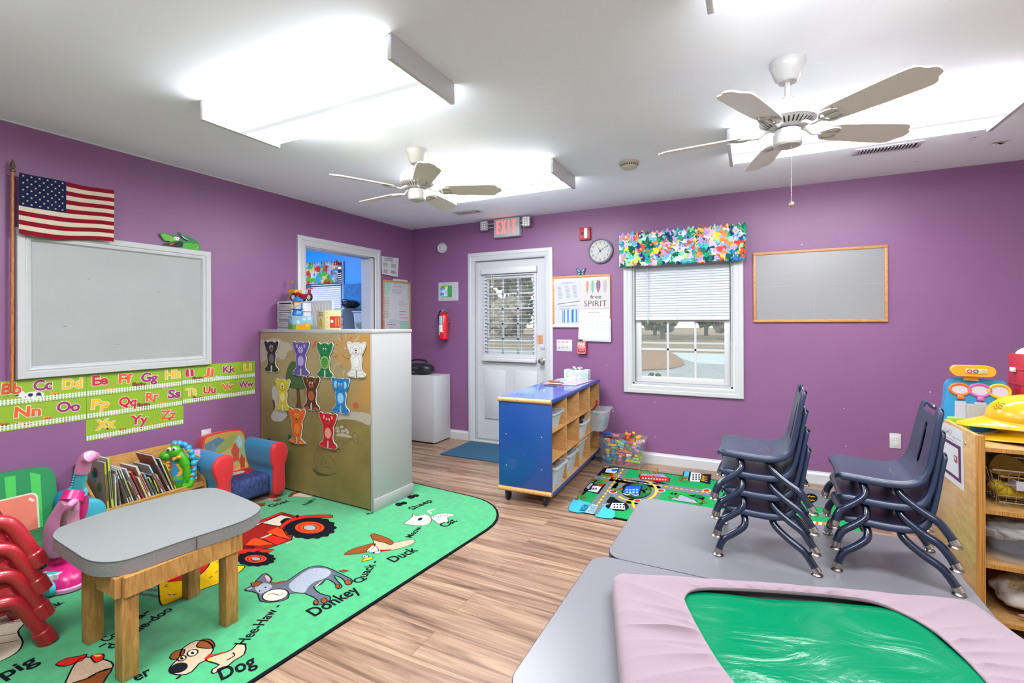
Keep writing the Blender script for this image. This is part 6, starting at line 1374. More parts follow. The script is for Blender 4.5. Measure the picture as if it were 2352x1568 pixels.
for (u0, v0, u1, v1, c_, l_) in ((1262, 878.5, 1297, 881.5, '#1c1c20', 'black pencil lying on the pink planner sheet'), (1260, 876, 1290, 877, '#b0301c', 'red pencil lying on the pink planner sheet'), (1250, 885.5, 1282, 887.5, '#2a2a2c', 'dark pencil in front of the pink planner sheet'), (1258, 883, 1292, 884.5, '#b9862c', 'yellow pencil lying on the pink planner sheet')):
    p, q = on(u0, v0), on(u1, v1); zz_ = .0078 if l_.find('front') < 0 else .004; up = Vector((0, 0, zz_)); d = (q-p).normalized()
    b = MB(); b.tube([p+up, q+up-d*.012], .0038, C(c_, .4), 6); b.tube([q+up-d*.012, q+up], [.0038, .0006], C('#b08a5c'), 6); o = b.build('pencil'); tag(o, l_, 'pencil')
# ---- clear bin of building bricks on the floor
bx, by = -1.085, 4.435; BW, BD, BH = .40, .24, .245
r = T('brick_bin', 'clear plastic bin heaped with toy bricks on the floor', 'bin', (bx, by, .0078))
b = L(); tub(b, (0, 0, 0), BW, BD, BH, glassy('clear_tote', '#c9cdd2', .09, .08), .9); b.build('tub', r)
BCOL = [('red', '#b01c22'), ('blue', '#1a5aa8'), ('green', '#1f8a44'), ('yellow', '#d8a81a'), ('orange', '#d8641c'), ('lime', '#7fae2a'), ('pink', '#c8748c'), ('light blue', '#2f9cc0'), ('white', '#c4c4c0')]
def brick_mesh(col, nx_, ny_):
    b = L(); m = C(col, .3); u = .0135; x, y = nx_*u, ny_*u; b.box(-x, -y, -.0095, x, y, .0095, m, .0015)
    for i in range(nx_):
        for j in range(ny_): b.lathe([(.008, .009), (.008, .0155), (.0, .0155)], m, 10, Matrix.Translation((-x+u+2*u*i, -y+u+2*u*j, 0)))
    o = b.build('toy_brick'); o['label'] = ''; return o
rnd = random.Random(11); protos = {}
i = 0
for layer in range(9):
    z = .018+layer*.0265; n = 15 if layer < 8 else 12; s_ = .9+.1*z/BH
    for k in range(n):
        nm, col = BCOL[(i*4+layer+rnd.randrange(3)) % 9]; sz = ((2, 1), (1, 1), (2, 1), (3, 1))[i % 4]
        key = (nm, sz)
        if key not in protos: o = brick_mesh(col, *sz); protos[key] = o
        else: o = protos[key].copy(); COL.objects.link(o)
        gx, gy = k % 5, k//5; 
        px_ = (-.5+(gx+.5)/5)*(BW*s_-.05)+rnd.uniform(-.014, .014); py_ = (-.5+(gy+.5)/3)*(BD*s_-.05)+rnd.uniform(-.008, .008)
        if layer >= 8: px_ = (rnd.random()-.5)*BW*.74; py_ = (rnd.random()-.5)*BD*.6
        zz_ = z if layer < 8 else BH+.002+.012*(k % 3)
        o.location = (bx+px_, by+py_, zz_+.0078); o.rotation_euler = (rnd.uniform(-.45, .45), rnd.uniform(-.4, .4), rnd.uniform(-1.3, 1.3) if sz[0] < 3 else rnd.uniform(-.4, .4))
        tag(o, nm+' toy brick in the heaped clear bin on the floor', 'toy brick', nm+' toy bricks in the clear bin'); i += 1
# ------------------------------------------------------------------ small grey-topped table on wooden legs
RZ = .0086
tp = [(350, 590), (380, 555), (420, 535), (700, 440), (1000, 365), (1200, 312), (1330, 290), (1430, 290), (1560, 335), (1700, 400), (1697, 440), (1620, 490), (1480, 542), (1200, 632), (900, 735), (760, 768), (640, 770), (560, 750), (480, 700), (360, 620)]
ZT = .455
pts = [(lambda q: Vector((q.x, q.y)))(PZ(u/2.861, 1020+v/2.861, ZT)) for u, v in tp]
r = T('kids_table', 'small grey laminate table on square wooden legs standing on the farm rug', 'table', (-2.3, 1.15, 0)); WT = wood('table_leg_wood', '#b9874c', '#94642f', (9, 9, 1.4), .5)
GLAM = M('grey_speckled_laminate', '#a3a9aa', .38, var=.05, scale=240); GEDGE = M('grey_laminate_edge', '#8a8789', .5, var=.16, scale=260)
b = MB(); top = cr(pts, True, 4); b.prism(top, ZT-.056, ZT, GLAM, None, GEDGE); tq = b.build('table_top', r)
b = MB()
c0 = sum(top, Vector((0, 0)))/len(top); ring = [c0+(p-c0)*1.0015 for p in top]
b.tube([(p.x, p.y, ZT-.002) for p in ring], .0016, C('#4b494c'), 5, closed=True)
for q in ((1296, 605),): p = PZ(q[0]/2.861, 1020+q[1]/2.861, ZT); d = (Vector((p.x, p.y))-c0).normalized(); b.box(p.x-.001, p.y-.004, ZT-.055, p.x+.0025, p.y-.001, ZT-.002, C('#4b494c'))
b.build('edge_seam', tq)
LC = []
for (u, v) in ((202, 1483), (281, 1570), (520, 1441), (433, 1378)):
    p = PZ(u, v, RZ); LC.append((p.x-.031, p.y+.031)); b = MB(); b.box(p.x-.055, p.y, RZ, p.x, p.y+.055, ZT-.0565, WT, .003); b.build('leg', r)
def plank(nm, a, c, t_, z0, z1, m=WT):
    a, c = Vector(a), Vector(c); d = (c-a).normalized(); n_ = Vector((-d.y, d.x))*t_/2; b = MB()
    P = [a-n_, c-n_, c+n_, a+n_]; b.prism(P, z0, z1, m); b.build(nm, r)
off = .042
plank('apron', (LC[1][0]+off, LC[1][1]-.03), (LC[2][0]+off, LC[2][1]+.03), .02, ZT-.13, ZT-.058)
plank('apron', (LC[0][0]+.032, LC[0][1]-off), (LC[1][0]+.03, LC[1][1]-off), .02, ZT-.13, ZT-.058)
plank('apron', (LC[0][0]-off, LC[0][1]-.03), (LC[3][0]-off, LC[3][1]+.03), .02, ZT-.13, ZT-.058)
plank('apron', (LC[3][0]+.0, LC[3][1]+off), (LC[2][0], LC[2][1]+off), .02, ZT-.13, ZT-.058)
plank('corner_brace', (LC[1][0]-.12, LC[1][1]-.03), (LC[1][0]-.03, LC[1][1]-.03), .03, ZT-.13, ZT-.058)

# ------------------------------------------------------------------ stacked red chairs at the left edge
RC = M('red_powder_coat', '#9c1824', .32, coat=.25); RSEAT = M('red_seat_plastic', '#b83436', .4)
def red_chair():
    r = T('red_stacking_chair', '', 'chair', (0, 0, 0), 0, 'red stacking chairs at the left edge')
    for s_ in (-1, 1):
        p = cr([(.19, s_*.175, .012), (.155, s_*.168, .1), (.115, s_*.16, .185), (.07, s_*.155, .215), (-.02, s_*.155, .215), (-.11, s_*.155, .215), (-.155, s_*.16, .185), (-.19, s_*.168, .1), (-.22, s_*.175, .012)], False, 5)
        b = L(); b.tube(p, .027, RC, 16); b.build('side_frame', r)
        for q, d in ((p[0], p[1]), (p[-1], p[-2])):
            b = L(); dd = (d-q).normalized(); b.tube([q-dd*.012, q+dd*.045, q+dd*.05], [.033, .033, .029], RC, 16); b.build('foot_cap', r)
    b = L(); b.box(-.15, -.13, .15, .14, .13, .172, RSEAT, .01); b.build('seat', r)
    b = L()
    for s_ in (-1, 1): b.tube(cr([(-.13, s_*.1, .165), (-.16, s_*.105, .2), (-.17, s_*.105, .3)], False), .012, RC, 10)
    b.build('back_posts', r)
    b = L(); b.box(-.185, -.12, .22, -.168, .12, .31, RSEAT, .007); b.build('backrest', r)
    return r
rcx, rcy, rrz = -2.798, .722, math.radians(86)
LB = ['bottom red chair of the stack at the left edge', 'second red chair up in the stack at the left edge', 'third red chair up in the stack at the left edge', 'topmost red chair of the stack at the left edge']
c0r = red_chair()
for k in range(4):
    o = c0r if k == 0 else dup(c0r, (0, 0, 0))
    o['label'] = LB[k]; o.location = (rcx-.008*k, rcy-.006*k, RZ+.002+.107*k); o.rotation_euler = (0, 0, rrz)

# ------------------------------------------------------------------ upholstered kids' armchairs by the left wall
def armchair(name, label, loc, rz, W_, Dp, mbody, mfront, mback, mtrim, mseat, backh, art, armh, seatpat=None):
    r = T(name, label, 'armchair', loc, rz)                 # local: faces +x, width along y
    b = L(); b.box(-.02, -W_/2+.09, .05, Dp-.03, W_/2-.09, .2, mseat, .03, None, 3); b.build('seat', r)
    prof0 = [(0, .05), (.085, .05), (.085, .22), (.1, .27), (.105, armh-.05), (.085, armh-.012), (.04, armh), (-.005, armh-.02), (-.03, armh-.07), (-.02, armh-.13), (0, armh-.19)]
    for s_ in (-1, 1):
        P = [Vector((s_*(W_/2-.1+q[0]) if False else s_*(W_/2-q[0]), q[1])) for q in prof0]; P = cr(P, True, 4)
        X = Matrix(((0, 0, 1, 0), (1, 0, 0, 0), (0, 1, 0, 0), (0, 0, 0, 1)))
        b = L(); b.prism(P, 0, Dp-.022, mbody, X); o = b.build('arm', r, angle=50)
        c_ = sum(P, Vector((0, 0)))/len(P); Q = [c_+(p-c_)*.985 for p in P]
        b = L(); n = len(Q); rows = []
        for dx, k in ((Dp-.0225, 1.015), (Dp-.008, 1.015), (Dp, .96), (Dp+.004, .8), (Dp+.005, .3)): rows.append([X @ Vector((c_.x+(p.x-c_.x)*k, c_.y+(p.y-c_.y)*k, dx)) for p in P+[P[0]]])
        b.grid(rows if s_ > 0 else rows, mfront); b.add([X @ Vector((c_.x+(p.x-c_.x)*.3, c_.y+(p.y-c_.y)*.3, Dp+.005)) for p in P], [tuple(range(n))], mfront); b.build('arm_front', r, angle=60)
        b = L(); b.box(Dp-.09, s_*(W_/2-.05)-.025, .0, Dp-.04, s_*(W_/2-.05)+.025, .06, mtrim, .006); b.build('foot', r)
        b = L(); b.box(.0, s_*(W_/2-.05)-.025, .0, .05, s_*(W_/2-.05)+.025, .06, mtrim, .006); b.build('foot', r)
    w2 = W_/2-.08
    BX = Matrix.Translation((.02, 0, .05)) @ Matrix.Rotation(math.radians(-9), 4, 'Y')
    XB = BX @ Matrix(((0, 0, 1, 0), (1, 0, 0, 0), (0, 1, 0, 0), (0, 0, 0, 1)))
    out = cr([(-w2, 0), (-w2, backh*.6), (-w2+.015, backh*.93), (-w2*.5, backh), (w2*.5, backh), (w2-.015, backh*.93), (w2, backh*.6), (w2, 0)], True, 4)
    b = L(); b.prism(out, -.04, .045, mtrim, XB); bk = b.build('backrest', r, angle=50)
    b = L(); inn = [Vector((p.x*.93, .02+p.y*.93)) for p in out]; b.prism(inn, .04, .056, mback, XB); a = Art(b, lambda x, y, h: XB @ Vector((x, y, .056+h)), .0005)
    art(a, w2, backh); b.build('back_panel', bk)
    if seatpat:
        b = L(); a = Art(b, lambda x, y, h: Vector((x, y, .2005+h)), .0005); seatpat(a); b.build('seat_patch', r)
    return r
def scene_print(a, w, h):
    q = lambda x, y: Vector((x*w*.9, .03+y*h*.88))
    F_ = lambda pts, c, l, sm=0: a.fill([q(*p) for p in pts], C(c), l, sm, raw=True)
    F_([(-.98, .0), (.98, 0), (.98, .5), (-.98, .5)], '#c8823a', 1); F_([(-.98, .42), (.98, .35), (.98, .75), (-.98, .7)], '#a89a5c', 2); F_([(-.98, .62), (.2, .85), (-.3, .98), (-.98, .9)], '#4f6a7c', 3); F_([(-.98, .6), (.0, .7), (.7, .95), (.3, .97), (-.98, .68)], '#7f8a4a', 4)
    F_([(.3, .98), (.95, .92), (.98, .5), (.5, .6)], '#8a9a6a', 3); F_([(-.8, .2), (-.2, .4), (.4, .32), (.9, .45), (.9, .1), (-.8, .05)], '#d89a4c', 5, 3)
    for x, y, c, s_ in ((-.55, .5, '#3f7a5a', .16), (.45, .62, '#b0442c', .17), (.75, .42, '#a83c24', .13), (-.2, .3, '#24406a', .2), (.7, .8, '#8fa8b4', .12), (-.6, .78, '#5a7488', .1)): a.fill([q(x+s_*1.1*math.cos(t_)*(1+.15*math.sin(5*t_)), y+s_*math.sin(t_)*(1+.15*math.sin(5*t_))) for t_ in [k*math.pi/14 for k in range(28)]], C(c), 6, raw=True)
def seat_pat(a):
    a.fill([(.05, -.12), (.12, -.16), (.2, .1), (.06, .15), (.03, 0)], C('#a02028'), 1, 2, raw=True); a.fill([(.07, -.05), (.12, -.09), (.16, .05), (.1, .08)], C('#b0b4bc'), 2, 2, raw=True)
DENIM = M('printed_navy_cloth', '#2c3868', .8, var=.55, scale=26, bump=.3, bscale=40, stretch=(1, 2.5, 1)); TEALB = M('blue_upholstery', '#12709f', .7, sheen=.2); REDU = M('red_upholstery', '#c41c26', .6, sheen=.2)
armchair('kids_armchair', 'red and blue upholstered kids armchair beside the painted divider', (-3.56, 2.24, RZ), math.radians(-3), .49, .37, TEALB, REDU, C('#a8843c'), REDU, DENIM, .45, scene_print, .42, seat_pat)
GRN = M('green_upholstery', '#157a44', .7); GRN2 = C('#3fae4a'); LTEAL = M('light_teal_upholstery', '#2f94aa', .65); TEAL2 = M('teal_upholstery', '#1378a4', .65)
def melon(a, w, h):
    q = lambda x, y: Vector((x*w, .02+y*h*.93))
    for x in (-.75, -.3, .15, .6):
        a.fill([q(x-.1, .98 if abs(x) < .7 else .93), q(x+.09, .98 if abs(x) < .6 else .93), q(x+.07, .0), q(x-.07, 0)], GRN2, 1, raw=True)
    P = rrect(-.8*w*.98, h*.1, .62*w, h*.72, .03, 5); a.fill(P, C('#c4c2b4'), 2, raw=True); a.fill(rrect(-.8*w*.98+.008, h*.1+.008, .62*w-.008, h*.72-.008, .026, 5), C('#d0705c'), 3, raw=True)
    a.line([(.45*w, h*.66), (.54*w, h*.62)], .012, C('#d8c0b8'), 4, raw=True)
armchair('kids_armchair', 'green striped kids armchair with blue arms behind the red chairs', (-3.56, 1.045, RZ), math.radians(-2), .60, .33, TEAL2, LTEAL, GRN, GRN, M('green_print_seat', '#1f6a3a', .8, var=.5, scale=40), .47, melon, .36)

# ------------------------------------------------------------------ toy vacuum cleaner
vy = 1.15; V = lambda u, v, y=vy: PY(u, v, y); PK, HP, TQ = M('toy_pale_pink', '#c982a8', .3), M('toy_hot_pink', '#c81f74', .28), M('toy_turquoise', '#3fb0bc', .3)
base = V(140, 1330); r = T('toy_vacuum', 'pink and turquoise toy vacuum cleaner standing left of the small table', 'toy', (-3.13, 1.14, RZ))
def head(k, z, f=1.): return [Vector((-3.135+.135*k*math.cos(t_)*(1.15 if math.cos(t_) > 0 else .9), 1.135+.10*k*math.sin(t_), z)) for t_ in [j*math.pi/16 for j in range(32)]]
b = MB(); b.grid([q+[q[0]] for q in (head(.97, RZ), head(1.02, RZ+.008), head(1.02, RZ+.022), head(.98, RZ+.028))], PK); b.add(head(.97, RZ), [tuple(range(31, -1, -1))], PK); b.build('bumper', r)
b = MB(); R_ = [head(.97, RZ+.028), head(.93, RZ+.05), head(.8, RZ+.075), head(.55, RZ+.095), head(.2, RZ+.102)]; b.grid([q+[q[0]] for q in R_], HP); b.add(R_[-1], [tuple(range(32))], HP); hd = b.build('head', r)
b = MB(); b.prism([Vector((-3.09+.05*math.cos(t_)*(1+.12*math.cos(8*t_)), 1.085+.032*math.sin(t_)*(1+.12*math.cos(8*t_)))) for t_ in [j*math.pi/24 for j in range(48)]], RZ+.06, RZ+.093, C('#c9c4c4'), Matrix.Identity(4)); b.prism(ell(-3.09, 1.085, .034, .021, 20), RZ+.09, RZ+.0936, TQ); b.build('badge', hd)
for s_ in (-1, 1): b = MB(); b.lathe([(0, -.012), (.03, -.012), (.034, 0), (.03, .012), (0, .012)], TQ, 18, Matrix.Translation((-3.03+.0*s_, 1.14+.085*s_, RZ+.04)) @ Matrix.Rotation(math.pi/2, 4, 'X')); b.build('wheel', r)
def rod(nm, pts, rad, m, flat=1., n=14, par=None): b = MB(); b.tube(pts, rad, m, n, flat=flat); return b.build(nm, par or r)
rod('neck', [V(140, 1300), V(141, 1276), V(143, 1255)], [.05, .055, .04], HP)
bd = rod('body', cr([V(136, 1272, 1.12), V(137, 1240, 1.12), V(146, 1195, 1.12), V(155, 1165, 1.12), V(164, 1147, 1.12)], False, 4), [.045, .052, .058, .062, .064, .066, .067, .066, .064, .058, .053, .05, .047, .044, .042, .04, .038], PK)
rod('body_frame', cr([V(170, 1215, 1.18), V(182, 1180, 1.18), V(186, 1150, 1.18), V(180, 1135, 1.16), V(165, 1134, 1.14)], False, 4), .03, HP)
rod('carry_handle', cr([V(146, 1205, 1.075), V(150, 1178, 1.045), V(162, 1158, 1.045), V(172, 1152, 1.07), V(173, 1170, 1.075)], False, 5), .014, PK)
rod('collar', [V(163, 1150, 1.12), V(172, 1128, 1.14)], [.047, .042], HP); rod('tube_collar', [V(176, 1130), V(178, 1124)], [.045, .035], TQ)
tb = rod('tube', [V(178, 1126), V(185, 1100), V(190, 1078)], [.026, .024, .023], TQ)
b = MB()
for k in range(7): p = V(179+k*1.6, 1120-k*6); b.ball(p+Vector((.0, -.028, 0)), .005, TQ, 6)
b.build('tube_dimples', tb)
rod('handle', cr([V(189, 1082), V(193, 1066), V(198, 1053), V(206, 1047), V(216, 1050, 1.2)], False, 5), [.03]*5+[.029]*5+[.028]*5+[.026]*5+[.02], PK)

# ------------------------------------------------------------------ bookcase with books and toys
BX0, BX1, BYa, BYb, BZ = -3.622, -3.335, 1.375, 1.972, .237
r = T('book_display', 'low maple book display shelf against the left wall', 'bookcase', (-3.5, 1.7, 0)); OAKY = wood('honey_ply', '#b98a48', '#9a6c32', (9, 2, 9), .45)
def bb(nm, *q): b = MB(); b.box(*q, OAKY, .003); b.build(nm, r)
bb('back_panel', BX0, BYa, RZ, BX0+.014, BYb, .492); bb('shelf_board', BX0+.014, BYa+.014, BZ-.016, BX1, BYb-.014, BZ); bb('front_lip', BX1-.016, BYa+.014, BZ, BX1, BYb-.014, BZ+.016); bb('bottom_board', BX0+.014, BYa+.014, .03, BX1+.02, BYb-.014, .046)
for y in (BYa, BYb-.014):
    b = MB(); X = Matrix(((1, 0, 0, 0), (0, 0, 1, y), (0, 1, 0, 0), (0, 0, 0, 1))); b.prism([(BX0, RZ), (BX1+.02, RZ), (BX1+.02, .11), (BX1+.004, .26), (BX0+.05, .44), (BX0, .492)], 0, .014, OAKY, X); b.build('side_panel', r)
books = [  # y at base, height, thickness, depth, lean deg, cover, spine, label
 (1.435, .285, .014, .20, 3, '#8a7a6c', '#a59a30', 'tall brown picture book at the left end of the book display'),
 (1.462, .305, .016, .21, 4, '#a39a92', '#9db040', 'tallest picture book with a lime spine on the book display'),
 (1.478, .20, .012, .215, 1, '#b4b0ac', '#b8b4b0', 'white board book standing forward at the display\'s left end'),
 (1.505, .2, .012, .17, 6, '#7a8a6a', '#6a7f8c', 'thin grey green book beside the white board books'),
 (1.555, .235, .009, .215, 17, '#9a948a', '#b9b9b6', 'first of three leaning white picture books on the display'),
 (1.570, .235, .008, .215, 17, '#b0a070', '#bdbdba', 'second of three leaning white picture books on the display'),
 (1.584, .235, .010, .215, 17, '#a8a8a8', '#c0c0be', 'third of three leaning white picture books on the display'),
 (1.612, .15, .010, .21, 20, '#8f8078', '#a09488', 'small grey brown book in front of the leaning white books'),
 (1.628, .235, .013, .20, 20, '#b0b4ba', '#b4b0a8', 'grey picture book leaning beside the red-spined book'),
 (1.650, .205, .013, .18, 20, '#a82a24', '#b02a24', 'red-spined book with yellow lettering on the display'),
 (1.672, .16, .014, .18, 19, '#b4aa94', '#b9b09c', 'short cream book beside the red-spined book'),
 (1.694, .235, .017, .18, 20, '#b08a78', '#b8b0a0', 'cream paged book with an orange patterned cover on the display'),
 (1.716, .18, .013, .17, 20, '#c0702a', '#6a8ab0', 'orange and blue book in the middle of the display'),
 (1.735, .14, .013, .17, 20, '#2a7a8a', '#7aa03a', 'small teal and green book in the middle of the display'),
 (1.752, .15, .014, .17, 18, '#2c2a28', '#4a4034', 'small black patterned book on the display'),
 (1.776, .225, .012, .18, 22, '#8a9aa4', '#b4b2b0', 'white-spined story book leaning behind the black book'),
 (1.792, .15, .014, .18, 22, '#a08a7a', '#8f7a6a', 'small tan book in front of the tall leaning books'),
 (1.826, .285, .013, .19, 22, '#8c4a44', '#a9a49c', 'tall leaning book with a brown and white cover near the dinosaur'),
 (1.846, .25, .012, .19, 20, '#4a5a6a', '#b0a8a0', 'leaning grey book next to the green dinosaur toy'),
 (1.862, .2, .010, .19, 18, '#c0a83a', '#c8b040', 'thin yellow book next to the green dinosaur toy'),
]
for i, (y, h, th, dp, ln, cc, sc2, lab) in enumerate(books):
    th *= .9
    r = T('book', lab, 'book', (BX1-.02-dp/2, 1.435+(y-1.435)*.86, BZ+.0008), rot=(math.radians(ln), 0, 0), group='books on the book display'); cm, sm_ = C(cc, .5), C(sc2, .5)
    b = L(); b.box(-dp/2, -th, .0, dp/2, -th+.0016, h, cm); b.box(-dp/2, -.0016, 0, dp/2, 0, h, cm); b.box(dp/2-.0016, -th, 0, dp/2, 0, h, sm_)
    a = Art(b, lambda x, z, q: Vector((x, -th-q, z)), .0002); rnd = random.Random(i)
    for k in range(4):
        c_ = C(('#b0452c', '#3f7a8c', '#b89a3a', '#4a6a3a', '#7a4a6a', '#b4b0a8')[rnd.randrange(6)]); a.fill(ell(rnd.uniform(-.3, .3)*dp, h*rnd.uniform(.2, .8), dp*.18, h*.1, 9, rnd.random()*3), c_, 1, raw=True)
    a = Art(b, lambda x, z, q: Vector((dp/2+q, -th+x, z)), .0002); a.fill([(th*.25, h*.2), (th*.75, h*.2), (th*.75, h*.75), (th*.25, h*.75)], C(('#5a3a30', '#3a3a44', '#b0a040', '#7a2a24')[i % 4]), 1, raw=True)
    b.build('cover', r, smooth=False)
    b = L(); b.box(-dp/2+.003, -th+.0017, .002, dp/2-.002, -.0017, h-.002, PAPER); b.build('pages', r, smooth=False)
# dinosaur learning toy
DG_, DB_ = M('dino_green', '#3f9a1c', .3), M('dino_blue', '#2f94bc', .3)
r = T('dinosaur_toy', 'green dinosaur learning toy with a blue knobbly back on the display', 'toy', (-3.405, 1.848, BZ+.0008), math.radians(52))       # local: faces -y, x right
X = Matrix(((1, 0, 0, 0), (0, 0, -1, 0), (0, 1, 0, 0), (0, 0, 0, 1)))
b = L(); b.prism(rrect(-.085, .0, .035, .185, .02, 4), -.03, .02, M('dino_panel_frame', '#2f8a24', .35), X); pn = b.build('panel_frame', r)
b = L(); b.prism(rrect(-.075, .045, .025, .175, .012, 4), .02, .024, C('#2a7fb0', .3), X); a = Art(b, lambda x, y, h: Vector((x, -.024-h, y)), .0005)
a.fill([(-.07, .01+.045), (.02, .055), (.02, .075), (-.07, .08)], C('#4f9a3a'), 1, raw=True); a.fill([p for p in ell(-.01, .12, .03, .042, 20, 0, -1.9, 1.9)]+[p for p in reversed(ell(-.028, .12, .024, .036, 16, 0, -1.5, 1.5))], C('#c8a02a'), 1, raw=True)
a.fill(ell(-.05, .15, .016, .014, 10), C('#b0302c'), 1, raw=True); a.fill(ell(-.058, .07, .014, .016, 10), C('#5a4a8a'), 2, raw=True); a.textc('B', (-.004, .118), .016, C('#b8302c'), 3, .02)
b.build('picture', pn)
b = L(); b.tube(cr([(.02, -.0, .02), (.035, -.012, .05), (.04, -.015, .1), (.03, -.015, .15), (.01, -.015, .2), (-.02, -.015, .235)], False, 4), [.022]*6+[.024]*6+[.03]*9, DG_, 12); b.tube(cr([(.02, -.03, .015), (.04, -.035, .01), (.06, -.03, .02), (.065, -.02, .05)], False), [.02]*16, DG_, 10); b.build('body', r)
b = L(); b.ball((-.03, -.015, .245), (.045, .04, .042), DG_, 14); b.ball((-.075, -.02, .222), (.036, .034, .03), DG_, 14); b.build('head', r)
b = L()
for dx in (-.052, -.022): b.ball((dx, -.05, .268), (.012, .008, .014), C('#d0d0cc'), 10); b.ball((dx-.003, -.057, .266), (.006, .004, .008), BLACK, 8)
b.build('eyes', r)
b = L()
path = cr([(-.03, .0, .292), (.01, .0, .285), (.045, 0, .255), (.065, 0, .21), (.075, 0, .15), (.072, 0, .09), (.06, 0, .05)], False, 3)
for i, p in enumerate(path[::2]): b.ball(p, (.021, .024, .021), DB_, 10)
b.tube(path, .014, DB_, 10); sp_ = b.build('back_spines', r)
for i, p in enumerate(path[1::3]):
    b = L(); b.ball(p+Vector((-.004, -.022, 0)), (.009, .007, .009), C(('#c86a1c', '#5a3a8a', '#c8a01c', '#1f8a5a', '#b02a2c', '#c86a1c', '#3a3a9a')[i % 7], .25), 8); b.build('button', sp_)
b = L(); b.tube([(-.03, -.045, .2), (.0, -.05, .21)], [.012, .009], M('toy_yellow'), 8); b.ball((.0, -.052, .212), (.016, .012, .012), M('toy_yellow'), 8); b.build('arm', r)
b = L(); b.tube([(-.062, -.03, .13), (-.062, -.03, .185)], .004, M('toy_yellow'), 8)
for z in (.13, .155, .18): b.ball((-.062, -.03, z), (.014, .012, .006), M('toy_yellow'), 8)
b.build('bead_bar', r)
# two toy keyboards standing on end
def keyboard(label, y, x, m, h, rzd, k1):
    r = T('toy_keyboard', label, 'toy', (x, y, BZ+.0008), math.radians(rzd)); b = L(); b.box(-.06, -.018, 0, .06, .018, h, m, .006); b.build('case', r)
    for k in range(9):
        b = L(); z = .02+k*(h-.045)/9; b.box(-.01, -.024, z, .054, -.017, z+(h-.045)/9-.003, C(k1[k % len(k1)], .3), .002); b.build('key', r)
keyboard('white toy keyboard with coloured keys behind the dinosaur toy', 1.90, -3.45, M('keyboard_white', '#bcc0c4', .35), .2, 60, ('#b0b4b8', '#1c1c20', '#2f8a3a', '#1c1c20', '#b02a2c', '#c8a02a'))
keyboard('pink toy keyboard standing at the right end of the book display', 1.935, -3.45, M('keyboard_pink', '#c98aac', .35), .215, 60, ('#b8b8bc', '#2f9ab0', '#c8a02a', '#b02a2c', '#5a3a8a', '#b8b8bc'))
r = T('toy_bag', 'magenta rounded toy behind the keyboards on the book display', 'toy', (-3.56, 1.9, BZ)); b = MB(); b.tube(cr([(-3.56, 1.865, BZ+.02), (-3.56, 1.875, BZ+.15), (-3.56, 1.9, BZ+.235), (-3.56, 1.935, BZ+.15), (-3.56, 1.94, BZ+.02)], False, 5), .016, M('toy_magenta', '#b81f6c', .4), 10); b.build('rim', r)
b = MB(); b.box(-3.575, 1.885, BZ+.001, -3.548, 1.925, BZ+.15, C('#2a2228'), .006); b.build('core', r)
# ------------------------------------------------------------------ low tables at the right
TZ = .45; TOPM = M('grey_white_laminate', '#98979e', .3, var=.03, scale=300); BAND = M('navy_edge_band', '#1b2036', .4); TLEG = M('navy_tube', '#151d33', .35)
def low_table(label, x0, y0, x1, y1):
    cx, cy = (x0+x1)/2, (y0+y1)/2; r = T('activity_table', label, 'table', (cx, cy, 0), group='grey topped activity tables'); w_, d_ = (x1-x0)/2, (y1-y0)/2
    b = L(); b.prism(rrect(-w_+.002, -d_+.002, w_-.002, d_-.002, .068, 8), TZ-.03, TZ, TOPM); o = b.build('table_top', r)
    b = L(); P = rrect(-w_, -d_, w_, d_, .07, 8); Q = rrect(-w_+.0021, -d_+.0021, w_-.0021, d_-.0021, .068, 8)
    rows = [[Vector((p.x, p.y, z)) for p in R_+[R_[0]]] for R_, z in ((Q, TZ-.0305), (P, TZ-.029), (P, TZ-.0015), (Q, TZ-.0003))]; b.grid(rows, BAND); b.build('edge_band', o)
    for sx in (-1, 1):
        for sy in (-1, 1):
            b = L(); b.tube([(sx*(w_-.1), sy*(d_-.1), 0.02), (sx*(w_-.1), sy*(d_-.1), TZ-.031)], [.014, .018], TLEG, 12); lg = b.build('leg', r)
            b = L(); b.lathe([(0, 0), (.018, 0.0), (.016, .012), (.012, .03)], STEEL, 14, Matrix.Translation((sx*(w_-.1), sy*(d_-.1), 0))); b.build('glide', lg)
low_table('far grey activity table carrying the two stacks of blue chairs', -.497, 1.7475, .635, 2.418)
low_table('near grey activity table carrying the green mat', -.535, 1.0, .63, 1.7465)
# ------------------------------------------------------------------ nap mat under a gathered pink sheet
MT = Vector((-.413, 1.532)); ME1, ME2 = Vector((.9534, .3018)), Vector((.3018, -.9534)); MW, MH = 1.03, .60
mz = lambda x, y, z: Vector((MT.x+ME1.x*x+ME2.x*y, MT.y+ME1.y*x+ME2.y*y, z))
r = T('nap_mat', 'green vinyl nap mat with a gathered pale pink sheet on the near table', 'mat', mz(MW/2, MH/2, TZ), math.atan2(ME1.y, ME1.x))
def vinyl():
    m = M('green_vinyl', '#008257', .16, spec=.22); nt = m.node_tree; b = nt.nodes['Principled BSDF']; N = nt.nodes.new; lk = nt.links.new
    tc = N('ShaderNodeTexCoord'); mp = N('ShaderNodeMapping'); mp.inputs['Scale'].default_value = (1.2, 2.6, 1); mp.inputs['Rotation'].default_value = (0, 0, .7); lk(tc.outputs['Object'], mp.inputs[0])
    n = N('ShaderNodeTexNoise'); n.inputs['Scale'].default_value = 3; n.inputs['Detail'].default_value = 5; n.inputs['Distortion'].default_value = 1.4; lk(mp.outputs[0], n.inputs['Vector'])
    bp = N('ShaderNodeBump'); bp.inputs['Strength'].default_value = .22; bp.inputs['Distance'].default_value = .03; lk(n.outputs['Fac'], bp.inputs['Height']); lk(bp.outputs[0], b.inputs['Normal']); return m
b = MB(); rows = []
